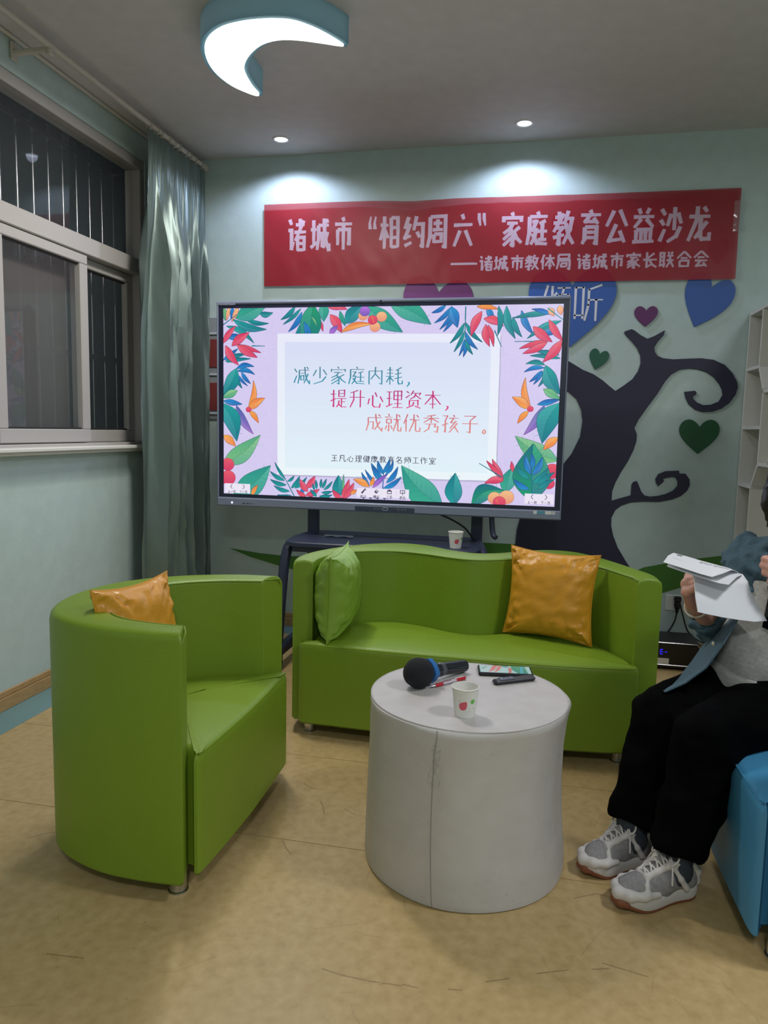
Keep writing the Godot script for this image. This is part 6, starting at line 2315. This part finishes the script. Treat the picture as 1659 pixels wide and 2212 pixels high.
	for k in 3:
		part(who, "hair_strand", tube(smooth_path([head + rt * 0.09 + up * (0.06 - 0.01 * k) - off, head + rt * (0.118 + 0.006 * k) - up * 0.0 - off, head + rt * (0.116 + 0.005 * k) - up * 0.07 - off, head + rt * (0.1 - 0.004 * k) - up * 0.14 + fwd * 0.02 - off], 5), 0.0013, 5), paint(rgb(22, 18, 18), 0.45))
	# trousers: wide legs that end above the ankles
	var pants := []
	pants += [[hip_r + up * 0.02, hip_l + up * 0.02, 0.135, 0.135], [hip + up * 0.06, hip + fwd * 0.03 + up * 0.03, 0.125, 0.12]]
	for s in [[hip_r, kn_r, an_r, 0], [hip_l, kn_l, an_l, 1]]:
		var hem: Vector3 = s[2] + up * 0.028
		pants += [[s[0], s[1], 0.115, 0.080], [s[1], hem, 0.080, 0.066, 1]]
		pants += [[s[1] - fwd * 0.03 - up * 0.06, hem - fwd * 0.016, 0.066, 0.064, 1]]
	var black := cloth(rgb(6, 6, 7), 301)
	black.metallic_specular = 0.15
	var tr := part(who, "trousers", field_mesh(sub.call(pants), 0.010, 0.03, 0.012, 7.0), black)
	# shirt with a ribbed hem band
	var shirt := []
	shirt += chain([belly + rt * 0.035, chest + rt * 0.05 + fwd * 0.004, neck - up * 0.05 + rt * 0.03], [0.118, 0.104, 0.06])
	shirt += chain([belly - rt * 0.035, chest - rt * 0.05 + fwd * 0.004, neck - up * 0.05 - rt * 0.03], [0.118, 0.104, 0.06])
	shirt += [[belly + fwd * 0.02 + up * 0.0, belly + fwd * 0.005 + up * 0.08, 0.115, 0.11]]
	part(who, "shirt", field_mesh(sub.call(shirt), 0.010, 0.05, 0.008, 6.0, sub.call([[belly - up * 0.14, belly - up * 0.145 + fwd * 0.01, 0.10, 0.10]])), cloth(rgb(222, 218, 210), 311))
	var band := []
	for e in [[0.128, -0.078], [0.146, -0.074], [0.152, -0.05], [0.150, -0.022], [0.146, -0.012], [0.13, -0.012]]:
		var ring := PackedVector3Array()
		for k in 40:
			var a := TAU * k / 40
			var bump := 0.002 * sin(a * 20.0)
			ring.append(belly - off + fwd * 0.018 + (fwd * cos(a) * (e[0] - 0.008 + bump)) + rt * sin(a) * (e[0] + 0.022 + bump) + up * (e[1] - 0.02 * cos(a) + 0.018 * sin(a)))
		band.append(ring)
	part(who, "shirt_hem", loft(band, true, false, false), cloth(rgb(222, 218, 210), 311))
	# denim jacket, open in front
	var denim := cloth(rgb(80, 108, 121), 321)
	var jk := []
	for s in [1, -1]:
		jk += chain([hip + rt * s * 0.11 - fwd * 0.01, belly + rt * s * 0.115 - fwd * 0.02, chest + rt * s * 0.085 + fwd * 0.03, neck + rt * s * 0.06 - up * 0.055], [0.088, 0.086, 0.100, 0.05])
	jk += chain([hip - fwd * 0.06, belly - fwd * 0.08, chest - fwd * 0.05, neck - up * 0.045 - fwd * 0.015], [0.11, 0.1, 0.105, 0.06])
	jk += [[chest + up * 0.04 + rt * 0.05, sh_r, 0.08, 0.062], [sh_r, el_r, 0.062, 0.054], [el_r, el_r.lerp(wr_r, 0.56), 0.056, 0.044, 1]]
	jk += [[chest + up * 0.05 - rt * 0.05, sh_l, 0.085, 0.072], [sh_l, el_l, 0.072, 0.056], [el_l, el_l.lerp(wr_l, 0.62), 0.056, 0.046, 1]]
	jk += [[chest + rt * 0.04 + fwd * 0.045 - up * 0.09, chest + rt * 0.045 + fwd * 0.042 + up * 0.05, 0.092, 0.08]]
	var opening := [[hip + fwd * 0.16 - up * 0.1 - rt * 0.02, belly + fwd * 0.15 - rt * 0.02 + up * 0.02, 0.14, 0.13], [belly + fwd * 0.15 - rt * 0.03 + up * 0.02, belly + fwd * 0.15 - rt * 0.07 + up * 0.12, 0.12, 0.04], [neck + fwd * 0.09 - rt * 0.01 - up * 0.02, neck + fwd * 0.09 - rt * 0.01, 0.045, 0.045]]
	part(who, "jacket", field_mesh(sub.call(jk), 0.0095, 0.03, 0.026, 13.0, sub.call(opening)), denim)
	# rolled cuffs
	for s in [[el_r, wr_r, 0.5], [el_l, wr_l, 0.56]]:
		var c: Vector3 = s[0].lerp(s[1], s[2])
		var d: Vector3 = (s[1] - s[0]).normalized()
		part(who, "rolled_cuff", field_mesh(sub.call([[c - d * 0.016, c + d * 0.02, 0.053, 0.05, 3]]), 0.006, 0.01, 0.007, 26.0, sub.call([[c + d * 0.012, c + d * 0.08, 0.036, 0.036]])), denim)
	# collar and open front panels
	var flap := [Vector3(0.5407, 0.7133, -2.115), Vector3(0.5509, 0.6897, -2.215), Vector3(0.5637, 0.6661, -2.311), Vector3(0.5802, 0.6425, -2.401), Vector3(0.5993, 0.6189, -2.487), Vector3(0.5034, 0.6428, -2.099), Vector3(0.5053, 0.6188, -2.192), Vector3(0.5098, 0.5948, -2.281), Vector3(0.5181, 0.5708, -2.365), Vector3(0.5289, 0.5468, -2.443), Vector3(0.4656, 0.5711, -2.104), Vector3(0.4644, 0.5545, -2.177), Vector3(0.4659, 0.5379, -2.245), Vector3(0.4711, 0.5213, -2.308), Vector3(0.4789, 0.5047, -2.366), Vector3(0.4167, 0.5185, -2.118), Vector3(0.415, 0.5097, -2.164), Vector3(0.4159, 0.5008, -2.205), Vector3(0.4205, 0.492, -2.24), Vector3(0.4278, 0.4832, -2.271), Vector3(0.3627, 0.4931, -2.104), Vector3(0.361, 0.4861, -2.129), Vector3(0.362, 0.479, -2.15), Vector3(0.3666, 0.472, -2.165), Vector3(0.3739, 0.465, -2.175)]
	var fp := []
	for p in flap:
		fp.append(p - off)
	part(who, "jacket_front", sheet(fp, 5, 0.004), denim).set_meta("label", "open front edge of the denim jacket")
	part(who, "jacket_button", lathe([Vector2(0, 0.004), Vector2(0.005, 0.003), Vector2(0.007, 0.0)], 12), paint(rgb(210, 206, 196), 0.25, 1.0), Vector3(0.4812, 0.6379, -2.115) - off, Vector3(PI / 2, 0, 0))
	var pk := chest + rt * 0.12 + fwd * 0.062 + up * 0.02 - off
	part(who, "pocket_flap", sheet([pk + rt * 0.05 + up * 0.02 + fwd * 0.002, pk + up * 0.024 + fwd * 0.018, pk - rt * 0.045 + up * 0.02 + fwd * 0.02, pk + rt * 0.05 - up * 0.012 + fwd * 0.008, pk - up * 0.024 + fwd * 0.026, pk - rt * 0.045 - up * 0.012 + fwd * 0.026], 3, 0.004), denim)
	var bangle := []
	var bc := el_r.lerp(wr_r, 0.92)
	var bd := (wr_r - el_r).normalized()
	var bx := bd.cross(up).normalized()
	for k in 28:
		bangle.append(bc + bx * cos(TAU * k / 28) * 0.034 + bx.cross(bd) * sin(TAU * k / 28) * 0.034 - off)
	part(who, "bracelet", tube(bangle, 0.0032, 8, true), paint(rgb(216, 206, 190), 0.3))
	# socks
	for s in [[kn_r, an_r], [kn_l, an_l]]:
		var sock := part(who, "sock", field_mesh(sub.call([[s[1] + up * 0.075, s[1] - up * 0.02, 0.042, 0.042], [s[1] - up * 0.02, s[1] + fwd * 0.06 - up * 0.05, 0.04, 0.03]]), 0.007, 0.02), cloth(rgb(58, 64, 72), 331))
		var loop := []
		for k in 24:
			loop.append(s[1] + up * (0.044 + 0.012 * cos(TAU * k / 24)) + fwd * cos(TAU * k / 24) * 0.0435 + rt * sin(TAU * k / 24) * 0.0435 - off)
		part(sock, "stripe", tube(loop, 0.0016, 6, true), paint(rgb(190, 190, 190), 0.7))
	shoe(who, Vector3(0.335, 0, -2.098) - off, Vector3(0.159, 0, -1.986) - off, 1.0)
	shoe(who, Vector3(0.434, 0, -1.976) - off, Vector3(0.237, 0, -1.855) - off, -1.0)
	papers()
	var ph := thing("held_phone", "black phone with a silver edge in the person's other hand", "phone", dev)
	ph.basis = Basis(side, dev_up, side.cross(dev_up)).orthonormalized()
	part(ph, "silver_frame", box(Vector3(0.072, 0.15, 0.007), 0.003), paint(rgb(190, 194, 204), 0.25, 0.9), Vector3(0, -0.03, 0))
	part(ph, "black_glass", box(Vector3(0.068, 0.146, 0.0012), 0.0005), paint(rgb(12, 13, 20), 0.08), Vector3(0, -0.03, 0.0038))
	part(ph, "black_back", box(Vector3(0.068, 0.146, 0.0012), 0.0005), paint(rgb(12, 13, 20), 0.08), Vector3(0, -0.03, -0.0038))


func shoe(who: Node3D, heel: Vector3, toe: Vector3, hand: float) -> void:
	var f := (toe - heel).normalized()
	var s := f.cross(Vector3.UP)
	var l := heel.distance_to(toe)
	var at := func(u: float, w: float, h: float) -> Vector3:
		# u along the foot from the heel, w sideways, h up, all in metres at a length of 0.24
		return heel + (f * (u * l) + s * w + Vector3.UP * h)
	var grp := Node3D.new()
	grp.name = "sneaker"
	who.add_child(grp, true)
	var white := paint(rgb(206, 200, 196), 0.55)
	var mesh_grey := cloth(rgb(160, 154, 152), 341)
	var gum := paint(rgb(134, 78, 52), 0.6)
	# sole outline as (share of length, half width in, half width out)
	var half := [[-0.01, 0.012, 0.012], [0.0, 0.024, 0.024], [0.06, 0.035, 0.034], [0.16, 0.038, 0.037], [0.32, 0.036, 0.035], [0.48, 0.038, 0.040], [0.64, 0.045, 0.046], [0.78, 0.047, 0.044], [0.89, 0.041, 0.035], [0.97, 0.027, 0.020], [1.01, 0.012, 0.008]]
	var line := []
	for h in half:
		line.append(Vector2(h[0], -h[1]))
	for k in range(half.size() - 1, -1, -1):
		line.append(Vector2(half[k][0], half[k][2]))
	line = smooth_path(line, 2, true)
	var ring := func(grow: float, h: float, toe_up: float, heel_up: float) -> PackedVector3Array:
		var r := PackedVector3Array()
		for p in line:
			var q: Vector2 = p
			var lift := toe_up * smoothstep(0.72, 1.0, q.x) + heel_up * smoothstep(0.12, 0.0, q.x)
			r.append(at.call(0.5 + (q.x - 0.5) * (1.0 + grow * 0.6), q.y * hand * (1.0 + grow), h + lift))
		return r
	part(grp, "outsole", loft([ring.call(-0.06, 0.0, 0.012, 0.005), ring.call(-0.01, 0.002, 0.012, 0.005), ring.call(0.0, 0.009, 0.016, 0.004)]), gum)
	part(grp, "midsole", loft([ring.call(0.0, 0.0085, 0.016, 0.004), ring.call(0.03, 0.014, 0.014, 0.004), ring.call(0.035, 0.024, 0.008, 0.008), ring.call(0.0, 0.036, 0.006, 0.012), ring.call(-0.16, 0.043, 0.004, 0.01)]), white)
	part(grp, "toe_bumper", field_mesh([[at.call(0.985, -0.010, 0.024), at.call(0.985, 0.010, 0.024), 0.0125, 0.0125], [at.call(0.95, -0.024, 0.022), at.call(0.985, -0.010, 0.024), 0.009, 0.0125], [at.call(0.985, 0.010, 0.024), at.call(0.95, 0.024, 0.022), 0.0125, 0.009]], 0.0035, 0.008), gum)
	# upper
	var bones := []
	bones += [[at.call(0.12, 0, 0.055), at.call(0.12, 0, 0.088), 0.034, 0.036], [at.call(0.14, 0, 0.05), at.call(0.45, 0.0, 0.052), 0.036, 0.036], [at.call(0.3, 0, 0.082), at.call(0.55, 0, 0.062), 0.034, 0.03], [at.call(0.5, 0.004 * hand, 0.048), at.call(0.78, 0.0, 0.042), 0.038, 0.034], [at.call(0.76, 0.008 * hand, 0.042), at.call(0.87, -0.004 * hand, 0.038), 0.030, 0.026], [at.call(0.72, -0.012 * hand, 0.042), at.call(0.84, -0.016 * hand, 0.038), 0.028, 0.024]]
	var mouth := [[at.call(0.13, 0, 0.128), at.call(0.26, 0, 0.135), 0.028, 0.026]]
	part(grp, "upper", field_mesh(bones, 0.0045, 0.02, 0.0, 1.0, mouth), mesh_grey)
	# overlays in white: toe guard, eyestay, heel clip, side bars
	var over := []
	over += chain([at.call(0.60, 0.042 * hand, 0.044), at.call(0.78, 0.040 * hand, 0.045), at.call(0.92, 0.026 * hand, 0.045), at.call(0.985, 0.0, 0.042), at.call(0.93, -0.026 * hand, 0.045), at.call(0.8, -0.043 * hand, 0.046), at.call(0.62, -0.042 * hand, 0.044)], [0.008, 0.011, 0.014, 0.016, 0.014, 0.011, 0.008])
	for w in [-1, 1]:
		over += chain([at.call(0.27, w * 0.030, 0.112), at.call(0.40, w * 0.024, 0.104), at.call(0.55, w * 0.019, 0.090), at.call(0.66, w * 0.015, 0.078)], [0.010, 0.009, 0.008, 0.008])
		over += chain([at.call(0.66, w * 0.014, 0.077), at.call(0.72, w * 0.03, 0.065), at.call(0.74, w * 0.043, 0.048)], [0.006, 0.006, 0.007])
		over += chain([at.call(0.36, w * 0.030, 0.098), at.call(0.30, w * 0.040, 0.072), at.call(0.22, w * 0.041, 0.045)], [0.007, 0.007, 0.009])
		over += chain([at.call(0.02, w * 0.022, 0.045), at.call(0.03, w * 0.027, 0.075), at.call(0.10, w * 0.034, 0.098)], [0.011, 0.010, 0.008])
	over += [[at.call(0.0, -0.018, 0.05), at.call(0.0, 0.018, 0.05), 0.012, 0.012], [at.call(0.67, -0.012, 0.078), at.call(0.67, 0.012, 0.078), 0.008, 0.008]]
	part(grp, "overlays", field_mesh(over, 0.0035, 0.008), white)
	part(grp, "tongue", field_mesh([[at.call(0.26, 0, 0.135), at.call(0.45, 0, 0.106), 0.011, 0.012], [at.call(0.27, -0.014, 0.13), at.call(0.27, 0.014, 0.13), 0.010, 0.010]], 0.004, 0.02), mesh_grey)
	var lace := paint(rgb(214, 208, 202), 0.8)
	for k in 5:
		var u := 0.33 + 0.075 * k
		var hgt := 0.123 - 0.0085 * k
		var w := 0.026 - 0.0025 * k
		part(grp, "lace", tube(smooth_path([at.call(u, -w, hgt - 0.006), at.call(u + 0.03, 0, hgt + 0.004), at.call(u + 0.065, w, hgt - 0.012)], 3), 0.0026, 6), lace)
		part(grp, "lace", tube(smooth_path([at.call(u, w, hgt - 0.006), at.call(u + 0.03, 0, hgt + 0.006), at.call(u + 0.065, -w, hgt - 0.012)], 3), 0.0026, 6), lace)
	for w in [-1, 1]:
		part(grp, "lace_bow", tube(smooth_path([at.call(0.34, 0, 0.131), at.call(0.30, w * 0.026, 0.139), at.call(0.36, w * 0.042, 0.124), at.call(0.43, w * 0.036, 0.112), at.call(0.38, w * 0.014, 0.122), at.call(0.34, 0, 0.130)], 4), 0.0026, 6), lace)
		part(grp, "lace_end", tube(smooth_path([at.call(0.34, 0, 0.13), at.call(0.40, w * 0.03, 0.118), at.call(0.44, w * 0.045, 0.09), at.call(0.45, w * 0.049, 0.066)], 4), 0.0023, 6), lace)


func papers() -> void:
	var white := paint(rgb(226, 226, 232), 0.6)
	var img := Image.create(512, 256, false, Image.FORMAT_RGBA8)
	img.fill(rgb(226, 226, 232))
	# print too small to read: a block at the left, a heading, a short line
	img.fill_rect(Rect2i(34, 92, 40, 26), rgb(120, 122, 132))
	var rng := RandomNumberGenerator.new()
	rng.seed = 6
	for k in 30:
		img.fill_rect(Rect2i(210 + k * 8, 106 + rng.randi_range(-4, 4), rng.randi_range(3, 7), rng.randi_range(8, 22)), rgb(104, 106, 118))
	for k in 30:
		img.fill_rect(Rect2i(90 + k * 9, 90, rng.randi_range(3, 8), 4), rgb(176, 178, 188))
	for k in 8:
		img.fill_rect(Rect2i(40 + k * 9, 176, rng.randi_range(3, 7), 5), rgb(178, 180, 188))
	var page := StandardMaterial3D.new()
	page.albedo_texture = texture_of(img)
	page.roughness = 0.6
	var p := thing("stapled_papers", "sheaf of white printed papers folded over in the person's hand", "papers", Vector3(0.46, 0.8096, -2.078))
	var low := [Vector3(-0.0639, 0.0529, -0.0645), Vector3(-0.0324, 0.0459, -0.0704), Vector3(0.0016, 0.0378, -0.0766), Vector3(0.037, 0.0284, -0.083), Vector3(0.0698, 0.0202, -0.089), Vector3(0.0949, 0.0157, -0.0938), Vector3(-0.0526, 0.0297, -0.0463), Vector3(-0.0212, 0.0263, -0.0541), Vector3(0.0116, 0.0198, -0.0618), Vector3(0.0482, 0.0128, -0.0702), Vector3(0.0803, 0.01, -0.0782), Vector3(0.1001, 0.0076, -0.0837), Vector3(-0.0415, 0.007, -0.028), Vector3(-0.0102, 0.007, -0.0377), Vector3(0.0214, 0.0021, -0.0469), Vector3(0.0593, -0.0027, -0.0574), Vector3(0.0908, -0.0001, -0.0674), Vector3(0.1052, -0.0004, -0.0735), Vector3(-0.0425, -0.0023, -0.0165), Vector3(-0.0095, -0.0051, -0.0283), Vector3(0.0243, -0.0116, -0.0398), Vector3(0.0626, -0.0162, -0.0525), Vector3(0.0932, -0.0122, -0.0645), Vector3(0.1081, -0.0116, -0.0729), Vector3(-0.0435, -0.0114, -0.005), Vector3(-0.0089, -0.017, -0.0188), Vector3(0.0272, -0.0252, -0.0327), Vector3(0.0658, -0.0296, -0.0475), Vector3(0.0957, -0.0242, -0.0616), Vector3(0.1111, -0.0228, -0.0722), Vector3(-0.0432, -0.0246, 0.0042), Vector3(-0.0086, -0.0316, -0.01), Vector3(0.0287, -0.0399, -0.0247), Vector3(0.0674, -0.0451, -0.0399), Vector3(0.098, -0.0405, -0.0546), Vector3(0.119, -0.0379, -0.067), Vector3(-0.0429, -0.0377, 0.0133), Vector3(-0.0083, -0.0461, -0.0012), Vector3(0.0303, -0.0545, -0.0166), Vector3(0.069, -0.0604, -0.0324), Vector3(0.1003, -0.0566, -0.0476), Vector3(0.1269, -0.0529, -0.0619), Vector3(-0.0402, -0.0548, 0.0198), Vector3(-0.0058, -0.063, 0.0063), Vector3(0.0324, -0.0713, -0.008), Vector3(0.072, -0.0776, -0.0228), Vector3(0.1086, -0.0785, -0.0376), Vector3(0.1391, -0.0758, -0.0515), Vector3(-0.0375, -0.0719, 0.0264), Vector3(-0.0034, -0.0799, 0.0139), Vector3(0.0345, -0.0879, 0.0007), Vector3(0.0749, -0.0947, -0.0132), Vector3(0.1168, -0.1002, -0.0276), Vector3(0.1512, -0.0985, -0.0412)]
	part(p, "lower_sheets", sheet(low, 6, 0.0025), white)
	var top := [Vector3(-0.0786, 0.0657, -0.068), Vector3(-0.0456, 0.055, -0.0738), Vector3(-0.0101, 0.0456, -0.0802), Vector3(0.0253, 0.0349, -0.0864), Vector3(0.0583, 0.0241, -0.0922), Vector3(0.0789, 0.0106, -0.095), Vector3(-0.0883, 0.0698, -0.051), Vector3(-0.0531, 0.0599, -0.0573), Vector3(-0.0166, 0.0499, -0.0639), Vector3(0.0198, 0.04, -0.0704), Vector3(0.055, 0.03, -0.0767), Vector3(0.0779, 0.0179, -0.0801), Vector3(-0.0979, 0.0739, -0.0341), Vector3(-0.0605, 0.0647, -0.0409), Vector3(-0.0231, 0.0542, -0.0476), Vector3(0.0143, 0.045, -0.0544), Vector3(0.0517, 0.0358, -0.0612), Vector3(0.0768, 0.0251, -0.0653), Vector3(-0.1078, 0.0724, -0.0164), Vector3(-0.0706, 0.0626, -0.0231), Vector3(-0.0334, 0.0516, -0.0297), Vector3(0.0043, 0.0419, -0.0365), Vector3(0.0389, 0.0351, -0.043), Vector3(0.0647, 0.0313, -0.048), Vector3(-0.1175, 0.0709, 0.0013), Vector3(-0.0806, 0.0606, -0.0053), Vector3(-0.0437, 0.0491, -0.0118), Vector3(-0.0056, 0.0388, -0.0187), Vector3(0.0261, 0.0345, -0.0249), Vector3(0.0527, 0.0376, -0.0308), Vector3(-0.1257, 0.0647, 0.0191), Vector3(-0.0897, 0.0544, 0.0127), Vector3(-0.0543, 0.0435, 0.0065), Vector3(-0.0202, 0.0339, 0.0004), Vector3(0.0096, 0.0284, -0.0053), Vector3(0.037, 0.0351, -0.0118), Vector3(-0.1339, 0.0585, 0.037), Vector3(-0.0988, 0.0483, 0.0307), Vector3(-0.0648, 0.0381, 0.0248), Vector3(-0.0345, 0.029, 0.0194), Vector3(-0.0067, 0.0223, 0.0143), Vector3(0.0215, 0.0327, 0.0072)]
	part(p, "folded_pages", sheet(top, 6, 0.0012), page)
	var mid := [Vector3(-0.0754, 0.0615, -0.0713), Vector3(-0.0423, 0.0507, -0.0771), Vector3(-0.0068, 0.0413, -0.0835), Vector3(0.0287, 0.0306, -0.0897), Vector3(0.0643, 0.0186, -0.0959), Vector3(0.0924, 0.0065, -0.1004), Vector3(-0.0843, 0.0648, -0.0554), Vector3(-0.049, 0.0549, -0.0617), Vector3(-0.0125, 0.0449, -0.0683), Vector3(0.0247, 0.0343, -0.0749), Vector3(0.0619, 0.0231, -0.0815), Vector3(0.091, 0.0123, -0.0864), Vector3(-0.0931, 0.0682, -0.0396), Vector3(-0.0556, 0.059, -0.0464), Vector3(-0.0181, 0.0485, -0.0531), Vector3(0.0207, 0.038, -0.0601), Vector3(0.0595, 0.0275, -0.0671), Vector3(0.0895, 0.0181, -0.0723), Vector3(-0.1016, 0.0642, -0.0219), Vector3(-0.0644, 0.0538, -0.0285), Vector3(-0.0259, 0.0422, -0.0353), Vector3(0.0133, 0.0306, -0.0423), Vector3(0.0486, 0.022, -0.0487), Vector3(0.0782, 0.0176, -0.0545), Vector3(-0.1101, 0.0604, -0.0042), Vector3(-0.0731, 0.0488, -0.0107), Vector3(-0.0336, 0.036, -0.0176), Vector3(0.0059, 0.0233, -0.0245), Vector3(0.0379, 0.0165, -0.0304), Vector3(0.067, 0.0172, -0.0366), Vector3(-0.1166, 0.0536, 0.0133), Vector3(-0.0805, 0.0421, 0.007), Vector3(-0.0425, 0.03, 0.0004), Vector3(-0.0033, 0.0179, -0.0065), Vector3(0.0266, 0.0106, -0.012), Vector3(0.0527, 0.0093, -0.0173), Vector3(-0.123, 0.0469, 0.0309), Vector3(-0.0877, 0.0355, 0.0247), Vector3(-0.0513, 0.0241, 0.0183), Vector3(-0.0124, 0.0127, 0.0114), Vector3(0.0155, 0.0048, 0.0065), Vector3(0.0384, 0.0016, 0.002)]
	part(p, "folded_pages", sheet(mid, 6, 0.0012), white)
